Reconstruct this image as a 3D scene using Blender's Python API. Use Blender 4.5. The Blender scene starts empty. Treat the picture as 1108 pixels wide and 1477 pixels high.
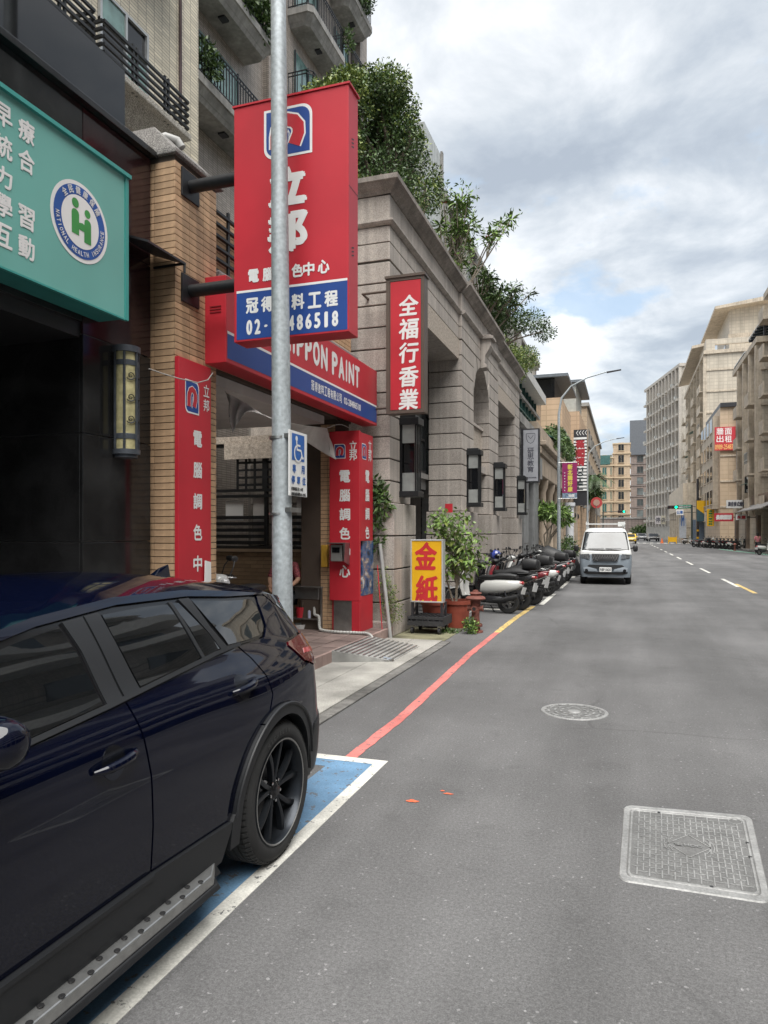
import bpy, bmesh, math, random
import numpy as np
from mathutils import Vector, Matrix
random.seed(7)
SC = bpy.context.scene
COL = SC.collection
R = math.radians

# ---------------------------------------------------------------- camera
CAMH = 1.75
FOC = 1024.0
YAW = math.atan2(903 - 554, FOC)
cd = bpy.data.cameras.new('camera')
cam = bpy.data.objects.new('camera', cd)
COL.objects.link(cam)
cam.location = (0, 0, CAMH)
cam.rotation_euler = (R(90), 0, YAW)
cd.sensor_fit = 'VERTICAL'
cd.sensor_height = 24.0
cd.lens = 24.0 * FOC / 1477
cd.shift_y = 28.5 / 1477
cd.clip_start = 0.05
cd.clip_end = 3000
SC.camera = cam

# ---------------------------------------------------------------- world, sun, exposure
SUN_EL = 68
world = bpy.data.worlds.new("World")
SC.world = world
world.use_nodes = True
nt = world.node_tree
nt.nodes.clear()
def N(t, **k):
    n = nt.nodes.new(t)
    for a, b in k.items():
        if a.startswith('i_'):
            n.inputs[int(a[2:])].default_value = b
        else:
            setattr(n, a, b)
    return n
def L(a, b): nt.links.new(a, b)
out = N('ShaderNodeOutputWorld')
bg = N('ShaderNodeBackground')
sky = N('ShaderNodeTexSky', sky_type='NISHITA', sun_disc=False)
sky.sun_elevation = R(SUN_EL); sky.sun_rotation = R(158)
sky.air_density = 1.0; sky.dust_density = 1.6
tc = N('ShaderNodeTexCoord')
sep = N('ShaderNodeSeparateXYZ'); L(tc.outputs['Generated'], sep.inputs[0])
zz = N('ShaderNodeMath', operation='MAXIMUM', i_1=0.0); L(sep.outputs[2], zz.inputs[0])
za = N('ShaderNodeMath', operation='ADD', i_1=0.22); L(zz.outputs[0], za.inputs[0])
dx = N('ShaderNodeMath', operation='DIVIDE'); L(sep.outputs[0], dx.inputs[0]); L(za.outputs[0], dx.inputs[1])
dy = N('ShaderNodeMath', operation='DIVIDE'); L(sep.outputs[1], dy.inputs[0]); L(za.outputs[0], dy.inputs[1])
cmb = N('ShaderNodeCombineXYZ'); L(dx.outputs[0], cmb.inputs[0]); L(dy.outputs[0], cmb.inputs[1])
n1 = N('ShaderNodeTexNoise', noise_dimensions='2D'); L(cmb.outputs[0], n1.inputs['Vector'])
n1.inputs['Scale'].default_value = 1.25; n1.inputs['Detail'].default_value = 6; n1.inputs['Roughness'].default_value = .5
n1.inputs['Distortion'].default_value = .35
off = N('ShaderNodeVectorMath', operation='ADD'); L(cmb.outputs[0], off.inputs[0]); off.inputs[1].default_value = (3.7, 8.1, 0)
n2 = N('ShaderNodeTexNoise', noise_dimensions='2D'); L(off.outputs[0], n2.inputs['Vector'])
n2.inputs['Scale'].default_value = 3.0; n2.inputs['Detail'].default_value = 9; n2.inputs['Roughness'].default_value = .58
n2.inputs['Distortion'].default_value = .2
# cloud brightness
mixn = N('ShaderNodeMath', operation='MULTIPLY_ADD', i_1=0.55); L(n2.outputs[0], mixn.inputs[0])
half = N('ShaderNodeMath', operation='MULTIPLY', i_1=0.45); L(n1.outputs[0], half.inputs[0]); L(half.outputs[0], mixn.inputs[2])
cr = N('ShaderNodeValToRGB'); L(mixn.outputs[0], cr.inputs[0])
e = cr.color_ramp.elements
CLOUD = [(0.36, (.27, .30, .335)), (0.44, (.34, .37, .40)), (0.50, (.42, .445, .465)), (0.57, (.53, .545, .555)), (0.66, (.70, .70, .70))]
e[0].position = CLOUD[0][0]; e[0].color = CLOUD[0][1] + (1,)
e[1].position = CLOUD[-1][0]; e[1].color = CLOUD[-1][1] + (1,)
for p, c in CLOUD[1:-1]:
    q = e.new(p); q.color = c + (1,)
# brighten towards the horizon haze
# gaps of blue: one band low in the street's direction, more elsewhere round the sky
n3 = N('ShaderNodeTexNoise', noise_dimensions='2D'); off3 = N('ShaderNodeVectorMath', operation='ADD'); off3.inputs[1].default_value = (5.3, 2.2, 0)
L(cmb.outputs[0], off3.inputs[0]); L(off3.outputs[0], n3.inputs['Vector'])
n3.inputs['Scale'].default_value = 1.9; n3.inputs['Detail'].default_value = 7; n3.inputs['Roughness'].default_value = .55
nrm = N('ShaderNodeVectorMath', operation='DOT_PRODUCT'); L(tc.outputs['Generated'], nrm.inputs[0]); nrm.inputs[1].default_value = (-.03, .934, .357)
g2 = N('ShaderNodeMapRange'); L(nrm.outputs['Value'], g2.inputs[0])
for i_, v_ in enumerate((.984, .999, 0, .085)): g2.inputs[i_ + 1].default_value = v_
ga = N('ShaderNodeMath', operation='ADD'); L(g2.outputs[0], ga.inputs[0]); L(n3.outputs[0], ga.inputs[1])
gap = N('ShaderNodeMapRange'); L(ga.outputs[0], gap.inputs[0])
gap.inputs[1].default_value = .60; gap.inputs[2].default_value = .68; gap.inputs[3].default_value = 0; gap.inputs[4].default_value = .8
blue = N('ShaderNodeMixRGB'); blue.inputs[2].default_value = (.30, .40, .52, 1)
L(gap.outputs[0], blue.inputs[0]); L(cr.outputs[0], blue.inputs[1])
# nishita sky carries the blend (strength 0.1), clouds are laid over it
sc_ = N('ShaderNodeMixRGB', blend_type='MULTIPLY'); sc_.inputs[0].default_value = 1; L(blue.outputs[0], sc_.inputs[1])
CLOUD_GAIN = 3.75
sc_.inputs[2].default_value = (CLOUD_GAIN,) * 3 + (1,)
fin = N('ShaderNodeMixRGB'); fin.inputs[0].default_value = .94
L(sky.outputs[0], fin.inputs[1]); L(sc_.outputs[0], fin.inputs[2])
L(fin.outputs[0], bg.inputs[0]); bg.inputs[1].default_value = 0.1
L(bg.outputs[0], out.inputs[0])

sl = bpy.data.lights.new('sun', 'SUN'); sl.energy = 1.5; sl.angle = R(60); sl.color = (1, .97, .92)
sun = bpy.data.objects.new('sun', sl); COL.objects.link(sun)
az = R(158)                       # clockwise from +Y: sun stands right and slightly behind the camera
d_ = Vector((math.sin(az) * math.cos(R(SUN_EL)), math.cos(az) * math.cos(R(SUN_EL)), math.sin(R(SUN_EL))))
sun.rotation_euler = d_.to_track_quat('Z', 'Y').to_euler()
SC.view_settings.view_transform = 'Standard'
SC.view_settings.look = 'None'
SC.view_settings.exposure = 2.25
SC.view_settings.gamma = 1
SC.view_settings.use_curve_mapping = False

# ---------------------------------------------------------------- measured sight lines -> points on real planes
_c, _s = math.cos(YAW), math.sin(YAW)
def ray(u, v):
    a = (u - 554) / FOC; b = (767 - v) / FOC
    return (-_s + _c * a, _c + _s * a, b)
def OX(u, v, X):
    r = ray(u, v); d = X / r[0]; return Vector((X, d * r[1], CAMH + d * r[2]))
def OY(u, v, Y):
    r = ray(u, v); d = Y / r[1]; return Vector((d * r[0], Y, CAMH + d * r[2]))
def GD(u, v, z=0.0):
    r = ray(u, v); d = (z - CAMH) / r[2]; return Vector((d * r[0], d * r[1], z))

# ---------------------------------------------------------------- materials
MATS = {}
def M(name, col=(.5, .5, .5), rough=.6, metal=0.0, var=.12, vs=4.0, bump=0.0, bs=60.0, spec=.5, coat=0.0, rnd=0.0,
      emit=None, wear=0.0, grime=0.0, streak=False, trans=0.0, grain=0.0, gs=150.0):
    if name in MATS: return MATS[name]
    m = bpy.data.materials.new(name); m.use_nodes = True
    t = m.node_tree; b = t.nodes['Principled BSDF']
    def nn(ty, **k):
        n = t.nodes.new(ty)
        for a, v in k.items(): setattr(n, a, v)
        return n
    tcn = nn('ShaderNodeTexCoord')
    base = nn('ShaderNodeRGB'); base.outputs[0].default_value = (*col, 1)
    cur = base.outputs[0]
    def mul(cur, fac):
        mx = nn('ShaderNodeMixRGB', blend_type='MULTIPLY'); mx.inputs[0].default_value = 1
        t.links.new(cur, mx.inputs[1]); t.links.new(fac, mx.inputs[2]); return mx.outputs[0]
    def noise_fac(scale, lo, hi, detail=4, vec=None, a=.3, bb=.7):
        n = nn('ShaderNodeTexNoise'); n.inputs['Scale'].default_value = scale; n.inputs['Detail'].default_value = detail
        t.links.new(vec or tcn.outputs['Object'], n.inputs['Vector'])
        mr = nn('ShaderNodeMapRange'); t.links.new(n.outputs[0], mr.inputs[0])
        mr.inputs[1].default_value = a; mr.inputs[2].default_value = bb; mr.inputs[3].default_value = lo; mr.inputs[4].default_value = hi
        return mr.outputs[0], n
    if var: cur = mul(cur, noise_fac(vs, 1 - var, 1 + var)[0])
    if grain: cur = mul(cur, noise_fac(gs, 1 - grain, 1 + grain, 2, None, .35, .65)[0])
    if grime: cur = mul(cur, noise_fac(1.3, 1 - grime, 1.0, 8, None, .35, .6)[0])
    if streak:
        mp = nn('ShaderNodeMapping'); mp.inputs['Scale'].default_value = (9, 9, .35); t.links.new(tcn.outputs['Object'], mp.inputs[0])
        cur = mul(cur, noise_fac(1.0, .84, 1.05, 6, mp.outputs[0], .38, .6)[0])
    if rnd:
        oi = nn('ShaderNodeObjectInfo'); mr = nn('ShaderNodeMapRange'); t.links.new(oi.outputs['Random'], mr.inputs[0])
        mr.inputs[3].default_value = 1 - rnd; mr.inputs[4].default_value = 1 + rnd
        cur = mul(cur, mr.outputs[0])
    if wear:
        wf_, _ = noise_fac(14, 0, 1, 10, None, .60 - .1 * wear, .62 - .1 * wear); _.inputs['Roughness'].default_value = .75
        mx = nn('ShaderNodeMixRGB'); mx.inputs[2].default_value = (.11, .11, .11, 1); t.links.new(wf_, mx.inputs[0]); t.links.new(cur, mx.inputs[1]); cur = mx.outputs[0]
    t.links.new(cur, b.inputs['Base Color'])
    b.inputs['Roughness'].default_value = rough; b.inputs['Metallic'].default_value = metal
    b.inputs['Specular IOR Level'].default_value = spec
    if coat: b.inputs['Coat Weight'].default_value = coat; b.inputs['Coat Roughness'].default_value = .03
    if trans: b.inputs['Transmission Weight'].default_value = trans
    if emit: b.inputs['Emission Color'].default_value = (*emit[:3], 1); b.inputs['Emission Strength'].default_value = emit[3]
    if bump:
        n = nn('ShaderNodeTexNoise'); n.inputs['Scale'].default_value = bs; n.inputs['Detail'].default_value = 4
        t.links.new(tcn.outputs['Object'], n.inputs['Vector'])
        bp = nn('ShaderNodeBump'); bp.inputs['Strength'].default_value = bump; bp.inputs['Distance'].default_value = .01
        t.links.new(n.outputs[0], bp.inputs['Height']); t.links.new(bp.outputs[0], b.inputs['Normal'])
    MATS[name] = m
    return m

def tile_mat(name, col, mortar, tw, th, rough=.55, axis='x', var=.15):
    """small facade tiles too far away to pick apart: brick texture on the wall's own metres"""
    if name in MATS: return MATS[name]
    m = bpy.data.materials.new(name); m.use_nodes = True
    t = m.node_tree; b = t.nodes['Principled BSDF']
    tcn = t.nodes.new('ShaderNodeTexCoord'); sp = t.nodes.new('ShaderNodeSeparateXYZ'); t.links.new(tcn.outputs['Object'], sp.inputs[0])
    ad = t.nodes.new('ShaderNodeMath'); t.links.new(sp.outputs[0], ad.inputs[0]); t.links.new(sp.outputs[1], ad.inputs[1])
    cb = t.nodes.new('ShaderNodeCombineXYZ'); t.links.new(ad.outputs[0], cb.inputs[0]); t.links.new(sp.outputs[2], cb.inputs[1])
    br = t.nodes.new('ShaderNodeTexBrick'); t.links.new(cb.outputs[0], br.inputs['Vector'])
    br.inputs['Scale'].default_value = 1; br.inputs['Brick Width'].default_value = tw; br.inputs['Row Height'].default_value = th
    br.inputs['Mortar Size'].default_value = th * .11; br.inputs['Mortar Smooth'].default_value = .2; br.offset = .5 if axis == 'o' else 0
    br.inputs['Color1'].default_value = (*[c * (1 + var) for c in col], 1); br.inputs['Color2'].default_value = (*[c * (1 - var) for c in col], 1)
    br.inputs['Mortar'].default_value = (*mortar, 1)
    ns = t.nodes.new('ShaderNodeTexNoise'); ns.inputs['Scale'].default_value = .5; ns.inputs['Detail'].default_value = 6
    mp = t.nodes.new('ShaderNodeMapping'); mp.inputs['Scale'].default_value = (3, 3, .5); t.links.new(tcn.outputs['Object'], mp.inputs[0]); t.links.new(mp.outputs[0], ns.inputs['Vector'])
    mr = t.nodes.new('ShaderNodeMapRange'); t.links.new(ns.outputs[0], mr.inputs[0]); mr.inputs[1].default_value = .3; mr.inputs[2].default_value = .7
    mr.inputs[3].default_value = .82; mr.inputs[4].default_value = 1.08
    mx = t.nodes.new('ShaderNodeMixRGB'); mx.blend_type = 'MULTIPLY'; mx.inputs[0].default_value = 1
    t.links.new(br.outputs[0], mx.inputs[1]); t.links.new(mr.outputs[0], mx.inputs[2]); t.links.new(mx.outputs[0], b.inputs['Base Color'])
    b.inputs['Roughness'].default_value = rough
    bp = t.nodes.new('ShaderNodeBump'); bp.inputs['Strength'].default_value = .5; bp.inputs['Distance'].default_value = .004; bp.invert = True
    t.links.new(br.outputs['Fac'], bp.inputs['Height']); t.links.new(bp.outputs[0], b.inputs['Normal'])
    MATS[name] = m
    return m

# ---------------------------------------------------------------- mesh builder
ORG = {}
def thing(name, label, cat, loc=(0, 0, 0), group=None, local=False):
    o = bpy.data.objects.new(name, None); COL.objects.link(o); o.empty_display_size = .2
    o.location = loc; o['label'] = label; o['category'] = cat
    if group: o['group'] = group
    ORG[o.name] = Vector((0, 0, 0)) if local else Vector(loc)
    return o
def tag(o, label, cat, group=None):
    o['label'] = label; o['category'] = cat
    if group: o['group'] = group
    return o
def copy_tree(o, parent=None):
    c = o.copy(); COL.objects.link(c); c.parent = parent
    for ch in [k for k in o.children]: copy_tree(ch, c)
    return c

class MB:
    def __init__(s): s.v = []; s.f = []; s.m = []
    def add(s, vs, fs, mi=0):
        b = len(s.v); s.v += [tuple(p) for p in vs]; s.f += [tuple(b + i for i in f) for f in fs]; s.m += [mi] * len(fs); return s
    def box(s, x0, x1, y0, y1, z0, z1, mi=0):
        x0, x1 = sorted((x0, x1)); y0, y1 = sorted((y0, y1)); z0, z1 = sorted((z0, z1))
        v = [(x0, y0, z0), (x1, y0, z0), (x1, y1, z0), (x0, y1, z0), (x0, y0, z1), (x1, y0, z1), (x1, y1, z1), (x0, y1, z1)]
        return s.add(v, [(0, 3, 2, 1), (4, 5, 6, 7), (0, 1, 5, 4), (1, 2, 6, 5), (2, 3, 7, 6), (3, 0, 4, 7)], mi)
    def hexa(s, b4, t4, mi=0):
        return s.add(list(b4) + list(t4), [(0, 3, 2, 1), (4, 5, 6, 7), (0, 1, 5, 4), (1, 2, 6, 5), (2, 3, 7, 6), (3, 0, 4, 7)], mi)
    def bar(s, p0, p1, w, h, mi=0, up=(0, 0, 1)):
        p0 = Vector(p0); p1 = Vector(p1); d = (p1 - p0).normalized(); up = Vector(up)
        if abs(d.dot(up)) > .98: up = Vector((1, 0, 0))
        r = d.cross(up).normalized() * w / 2; q = r.cross(d).normalized() * h / 2
        return s.hexa([p0 - r - q, p0 + r - q, p0 + r + q, p0 - r + q], [p1 - r - q, p1 + r - q, p1 + r + q, p1 - r + q], mi)
    def tube(s, pts, r, n=8, mi=0, cap=True):
        pts = [Vector(p) for p in pts]; rs = r if isinstance(r, (list, tuple)) else [r] * len(pts)
        base = len(s.v); up = None
        for i, p in enumerate(pts):
            d = (pts[min(i + 1, len(pts) - 1)] - pts[max(i - 1, 0)])
            d = d.normalized() if d.length > 1e-9 else Vector((0, 0, 1))
            if up is None:
                up = Vector((0, 0, 1)) if abs(d.z) < .9 else Vector((1, 0, 0))
            a = d.cross(up).normalized(); up = a.cross(d).normalized()
            for k in range(n):
                t = 2 * math.pi * k / n
                s.v.append(tuple(p + (a * math.cos(t) + up * math.sin(t)) * rs[i]))
        for i in range(len(pts) - 1):
            for k in range(n):
                a0 = base + i * n + k; a1 = base + i * n + (k + 1) % n
                s.f.append((a0, a1, a1 + n, a0 + n)); s.m.append(mi)
        if cap:
            s.f.append(tuple(base + k for k in range(n))[::-1]); s.m.append(mi)
            s.f.append(tuple(base + (len(pts) - 1) * n + k for k in range(n))); s.m.append(mi)
        return s
    def lathe(s, prof, c=(0, 0, 0), n=20, mi=0, axis='z', cap=False):
        c = Vector(c); base = len(s.v)
        for (r, h) in prof:
            for k in range(n):
                t = 2 * math.pi * k / n
                if axis == 'z': p = (r * math.cos(t), r * math.sin(t), h)
                elif axis == 'x': p = (h, r * math.cos(t), r * math.sin(t))
                else: p = (r * math.sin(t), h, r * math.cos(t))
                s.v.append(tuple(c + Vector(p)))
        for i in range(len(prof) - 1):
            for k in range(n):
                a0 = base + i * n + k; a1 = base + i * n + (k + 1) % n
                s.f.append((a0, a1, a1 + n, a0 + n)); s.m.append(mi)
        if cap:
            s.f.append(tuple(base + k for k in range(n))[::-1]); s.m.append(mi)
            s.f.append(tuple(base + (len(prof) - 1) * n + k for k in range(n))); s.m.append(mi)
        return s
    def ball(s, c, r, n=10, mi=0, sc=(1, 1, 1)):
        c = Vector(c); base = len(s.v); m = n // 2
        for i in range(m + 1):
            ph = math.pi * i / m
            for k in range(n):
                t = 2 * math.pi * k / n
                s.v.append((c.x + r * sc[0] * math.sin(ph) * math.cos(t), c.y + r * sc[1] * math.sin(ph) * math.sin(t), c.z + r * sc[2] * math.cos(ph)))
        for i in range(m):
            for k in range(n):
                a0 = base + i * n + k; a1 = base + i * n + (k + 1) % n
                s.f.append((a0, a0 + n, a1 + n, a1)); s.m.append(mi)
        return s
    def loft(s, secs, n=14, mi=0, axis='x', e=2.6, cap=True):
        """secs: (t, cy, cz, hy, hz) rings along an axis; axis x: ring in y,z"""
        base = len(s.v)
        for (t, cy, cz, hy, hz) in secs:
            for k in range(n):
                a = 2 * math.pi * k / n; ca, sa = math.cos(a), math.sin(a)
                y = cy + hy * math.copysign(abs(ca) ** (2 / e), ca); z = cz + hz * math.copysign(abs(sa) ** (2 / e), sa)
                s.v.append((t, y, z) if axis == 'x' else ((y, t, z) if axis == 'y' else (y, z, t)))
        for i in range(len(secs) - 1):
            for k in range(n):
                a0 = base + i * n + k; a1 = base + i * n + (k + 1) % n
                s.f.append((a0, a1, a1 + n, a0 + n)); s.m.append(mi)
        if cap:
            s.f.append(tuple(base + k for k in range(n))[::-1]); s.m.append(mi)
            s.f.append(tuple(base + (len(secs) - 1) * n + k for k in range(n))); s.m.append(mi)
        return s
    def prism(s, pts, h0, h1, axis='z', mi=0):
        """polygon in the other two axes, extruded along axis"""
        n = len(pts); f = {'z': lambda a, b, h: (a, b, h), 'x': lambda a, b, h: (h, a, b), 'y': lambda a, b, h: (a, h, b)}[axis]
        v = [f(a, b, h0) for a, b in pts] + [f(a, b, h1) for a, b in pts]
        return s.add(v, [tuple(range(n))[::-1], tuple(range(n, 2 * n))] + [(i, (i + 1) % n, n + (i + 1) % n, n + i) for i in range(n)], mi)
    def build(s, name, mat, parent=None, smooth=False, bevel=0.0, kind=None, label=None, angle=35):
        me = bpy.data.meshes.new(name)
        o0 = ORG.get(parent.name, Vector((0, 0, 0))) if parent is not None else Vector((0, 0, 0))
        vs = [(a - o0.x, b - o0.y, c - o0.z) for a, b, c in s.v] if parent is not None else s.v
        me.from_pydata(vs, [], s.f)
        for m in (mat if isinstance(mat, (list, tuple)) else [mat]): me.materials.append(m)
        if any(s.m): me.polygons.foreach_set('material_index', s.m)
        bm = bmesh.new(); bm.from_mesh(me); bmesh.ops.recalc_face_normals(bm, faces=bm.faces); bm.to_mesh(me); bm.free()
        if smooth:
            me.polygons.foreach_set('use_smooth', [True] * len(me.polygons)); me.set_sharp_from_angle(angle=R(angle))
        me.update()
        o = bpy.data.objects.new(name, me); COL.objects.link(o)
        if parent is not None: o.parent = parent; ORG[o.name] = o0
        if bevel:
            md = o.modifiers.new('bevel', 'BEVEL'); md.width = bevel; md.segments = 2; md.limit_method = 'ANGLE'; md.angle_limit = R(40)
        if kind: o['kind'] = kind
        if label: o['label'] = label
        return o
def struct(mb, name, mat, **k): return mb.build(name, mat, kind='structure', **k)
def boxpart(name, b, mat, parent, **k): return MB().box(*b).build(name, mat, parent, **k)

# ---------------------------------------------------------------- lettering and flat marks
_g = {}
def glyph(ch):
    if ch in _g: return _g[ch]
    c = bpy.data.curves.new('glyph', 'FONT'); c.body = ch; c.size = 1; c.resolution_u = 3
    o = bpy.data.objects.new('glyph', c); COL.objects.link(o)
    dg = bpy.context.evaluated_depsgraph_get(); me = bpy.data.meshes.new_from_object(o.evaluated_get(dg))
    vs = [(v.co.x, v.co.y) for v in me.vertices]; fs = [tuple(p.vertices) for p in me.polygons]
    bpy.data.objects.remove(o); bpy.data.curves.remove(c); bpy.data.meshes.remove(me)
    if not vs: vs = [(0, 0)]; fs = []
    x0 = min(a for a, b in vs); x1 = max(a for a, b in vs); y0 = min(b for a, b in vs); y1 = max(b for a, b in vs)
    _g[ch] = (vs, fs, x0, x1, y0, y1)
    return _g[ch]
class Plane:
    def __init__(s, c, r, u, n): s.c = Vector(c); s.r = Vector(r).normalized(); s.u = Vector(u).normalized(); s.n = Vector(n).normalized()
    def p(s, a, b, o=0): return s.c + s.r * a + s.u * b + s.n * o
def facing(c, d):
    """plane of writing: d = '-y','+x','-x','up' is where it faces"""
    return {'-y': lambda: Plane(c, (1, 0, 0), (0, 0, 1), (0, -1, 0)), '+x': lambda: Plane(c, (0, 1, 0), (0, 0, 1), (1, 0, 0)),
            '-x': lambda: Plane(c, (0, -1, 0), (0, 0, 1), (-1, 0, 0)), 'up': lambda: Plane(c, (1, 0, 0), (0, 1, 0), (0, 0, 1))}[d]()
def write(mb, pl, s, x, y, w, h, bold=.0, mi=0, off=.003, shear=0, rot=0):
    """string s inside the box w x h centred at x,y of plane pl (h is the height of the ink)"""
    vs, fs, x0, x1, y0, y1 = glyph(s)
    kx = (w - 2 * bold) / max(x1 - x0, 1e-6); ky = (h - 2 * bold) / max(y1 - y0, 1e-6)
    sh = [(0, 0)] if not bold else [(-bold, 0), (bold, 0), (0, bold), (0, -bold), (-bold * .7, -bold * .7), (bold * .7, bold * .7), (0, 0)]
    ca, sa = math.cos(rot), math.sin(rot)
    for i, (a, b) in enumerate(sh):
        q = []
        for (p, r_) in vs:
            X = (p - (x0 + x1) / 2) * kx + a; Y = (r_ - (y0 + y1) / 2) * ky + b
            X += shear * Y
            q.append(pl.p(x + X * ca - Y * sa, y + X * sa + Y * ca, off + i * .0002))
        mb.add(q, fs, mi)
def vwrite(mb, pl, s, x, y0, y1, w, h, bold=0, mi=0, off=.003, shear=0):
    n = len(s)
    for i, ch in enumerate(s):
        y = y0 + (y1 - y0) * (i / (n - 1) if n > 1 else 0)
        g = glyph(ch); asp = min(1, (g[3] - g[2])), min(1, (g[5] - g[4]))
        write(mb, pl, ch, x, y, w * max(.55, asp[0] / .92) if asp[0] < .8 else w, h * max(.4, asp[1] / .92) if asp[1] < .75 else h, bold, mi, off, shear)
def flat(mb, pl, pts, mi=0, off=.002):
    mb.add([pl.p(a, b, off) for a, b in pts], [tuple(range(len(pts)))], mi)
def stroke(mb, pl, pts, w, mi=0, off=.003):
    n = len(pts); L_, R_ = [], []
    for i, (a, b) in enumerate(pts):
        p, q = pts[max(i - 1, 0)], pts[min(i + 1, n - 1)]
        dx_, dy_ = q[0] - p[0], q[1] - p[1]; l = math.hypot(dx_, dy_) or 1
        ww = w[i] if isinstance(w, (list, tuple)) else w
        nx, ny = -dy_ / l * ww / 2, dx_ / l * ww / 2
        L_.append(pl.p(a + nx, b + ny, off)); R_.append(pl.p(a - nx, b - ny, off))
    mb.add(L_ + R_, [(i, i + 1, n + i + 1, n + i) for i in range(n - 1)], mi)
def circ(r, n=32, c=(0, 0), a0=0, a1=360): return [(c[0] + r * math.cos(R(a0 + (a1 - a0) * i / n)), c[1] + r * math.sin(R(a0 + (a1 - a0) * i / n))) for i in range(n + (0 if a1 - a0 == 360 else 1))]
def paint_logo(mb, pl, x, y, w, h, k=(0, 1, 2), off=.003):
    """square with an arch; k = material indices white, blue, red"""
    def sq(f, r=.22):
        o = [(-.5, .5)] + [(.5 - r + r * math.cos(t), .5 - r + r * math.sin(t)) for t in [R(90 - 15 * i) for i in range(7)]] + [(.5, -.5)] + [(-.5 + r + r * math.cos(t), -.5 + r + r * math.sin(t)) for t in [R(270 - 15 * i) for i in range(7)]]
        return [(x + a * w * f, y + b * h * f) for a, b in o]
    flat(mb, pl, sq(1), k[0], off); flat(mb, pl, sq(.9), k[1], off + .001)
    path = [(-.24, -.30), (-.24, -.05), (-.22, .08), (-.14, .19), (0, .235), (.13, .19), (.215, .08), (.22, -.06), (.13, -.28)]
    P = [(x + a * w, y + b * h) for a, b in path]
    stroke(mb, pl, P, .31 * w, k[0], off + .002); stroke(mb, pl, P, .245 * w, k[2], off + .003)
    Q = [(x - .05 * w, y - .33 * h), (x - .04 * w, y - .1 * h), (x + .01 * w, y + .04 * h), (x + .04 * w, y - .02 * h), (x + .03 * w, y - .15 * h), (x - .02 * w, y - .34 * h)]
    flat(mb, pl, Q, k[0], off + .004)
    Q2 = [(x + (a - x) * .55, y - .12 * h + (b - y + .12 * h) * .72) for a, b in Q]
    flat(mb, pl, Q2, k[1], off + .005)

# ---------------------------------------------------------------- foliage
def leaves(name, blobs, n, size, mats, parent=None, seed=1, shell=.5, kind=None, droop=.2, asp=.45, orient=None):
    """blobs: (x,y,z,rx,ry,rz). n leaf blades (two triangles each, folded) spread through their volume"""
    rng = np.random.default_rng(seed); B = np.array(blobs, float)
    wts = (B[:, 3] * B[:, 4] * B[:, 5]) ** .72; wts /= wts.sum()
    idx = rng.choice(len(B), n, p=wts)
    d = rng.normal(size=(n, 3)); d /= np.linalg.norm(d, axis=1)[:, None]
    rad = shell + (1 - shell) * rng.random(n) ** .6
    rad = np.where(rng.random(n) < .12, rad * 1.13, rad)
    P = B[idx, :3] + d * rad[:, None] * B[idx, 3:]
    sz = size * (.6 + .8 * rng.random(n))
    dirv = d * .7 + rng.normal(size=(n, 3)) * .6; dirv[:, 2] -= droop
    dirv /= np.linalg.norm(dirv, axis=1)[:, None]
    side = np.cross(dirv, rng.normal(size=(n, 3))); side /= np.linalg.norm(side, axis=1)[:, None]
    nor = np.cross(side, dirv)
    a = P; t = P + dirv * sz[:, None]; m = P + dirv * sz[:, None] * .45
    l = m + side * (sz * asp / 2)[:, None] + nor * (sz * .08)[:, None]; r = m - side * (sz * asp / 2)[:, None] + nor * (sz * .08)[:, None]
    V = np.stack([a, l, t, r], 1).reshape(-1, 3)
    Fs = (np.arange(n)[:, None] * 4 + np.array([[0, 1, 2, 3]])).reshape(-1, 4)
    o0 = ORG.get(parent.name, Vector((0, 0, 0))) if parent is not None else Vector((0, 0, 0))
    V = V - np.array(o0)
    me = bpy.data.meshes.new(name); me.vertices.add(4 * n); me.vertices.foreach_set('co', V.ravel())
    me.loops.add(4 * n); me.loops.foreach_set('vertex_index', Fs.ravel().astype(np.int32))
    me.polygons.add(n); me.polygons.foreach_set('loop_start', (np.arange(n) * 4).astype(np.int32)); me.polygons.foreach_set('loop_total', np.full(n, 4, np.int32))
    for mm in mats: me.materials.append(mm)
    hi = rng.random(n)
    me.polygons.foreach_set('material_index', (hi * len(mats)).astype(np.int32).clip(0, len(mats) - 1))
    me.update(calc_edges=True); me.validate()
    o = bpy.data.objects.new(name, me); COL.objects.link(o)
    if parent is not None: o.parent = parent; ORG[o.name] = o0
    if kind: o['kind'] = kind
    return o
def limbs(base, tips, r0, seed=1, mb=None, wig=.12, n=6):
    rng = random.Random(seed); mb = mb or MB(); base = Vector(base)
    for t in tips:
        t = Vector(t); L0 = (t - base).length; mid1 = base.lerp(t, .35) + Vector((rng.uniform(-1, 1), rng.uniform(-1, 1), rng.uniform(.2, 1))) * wig * L0
        mid2 = base.lerp(t, .7) + Vector((rng.uniform(-1, 1), rng.uniform(-1, 1), rng.uniform(0, 1))) * wig * L0
        mb.tube([base, mid1, mid2, t], [r0, r0 * .7, r0 * .45, r0 * .2], n)
    return mb
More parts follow.
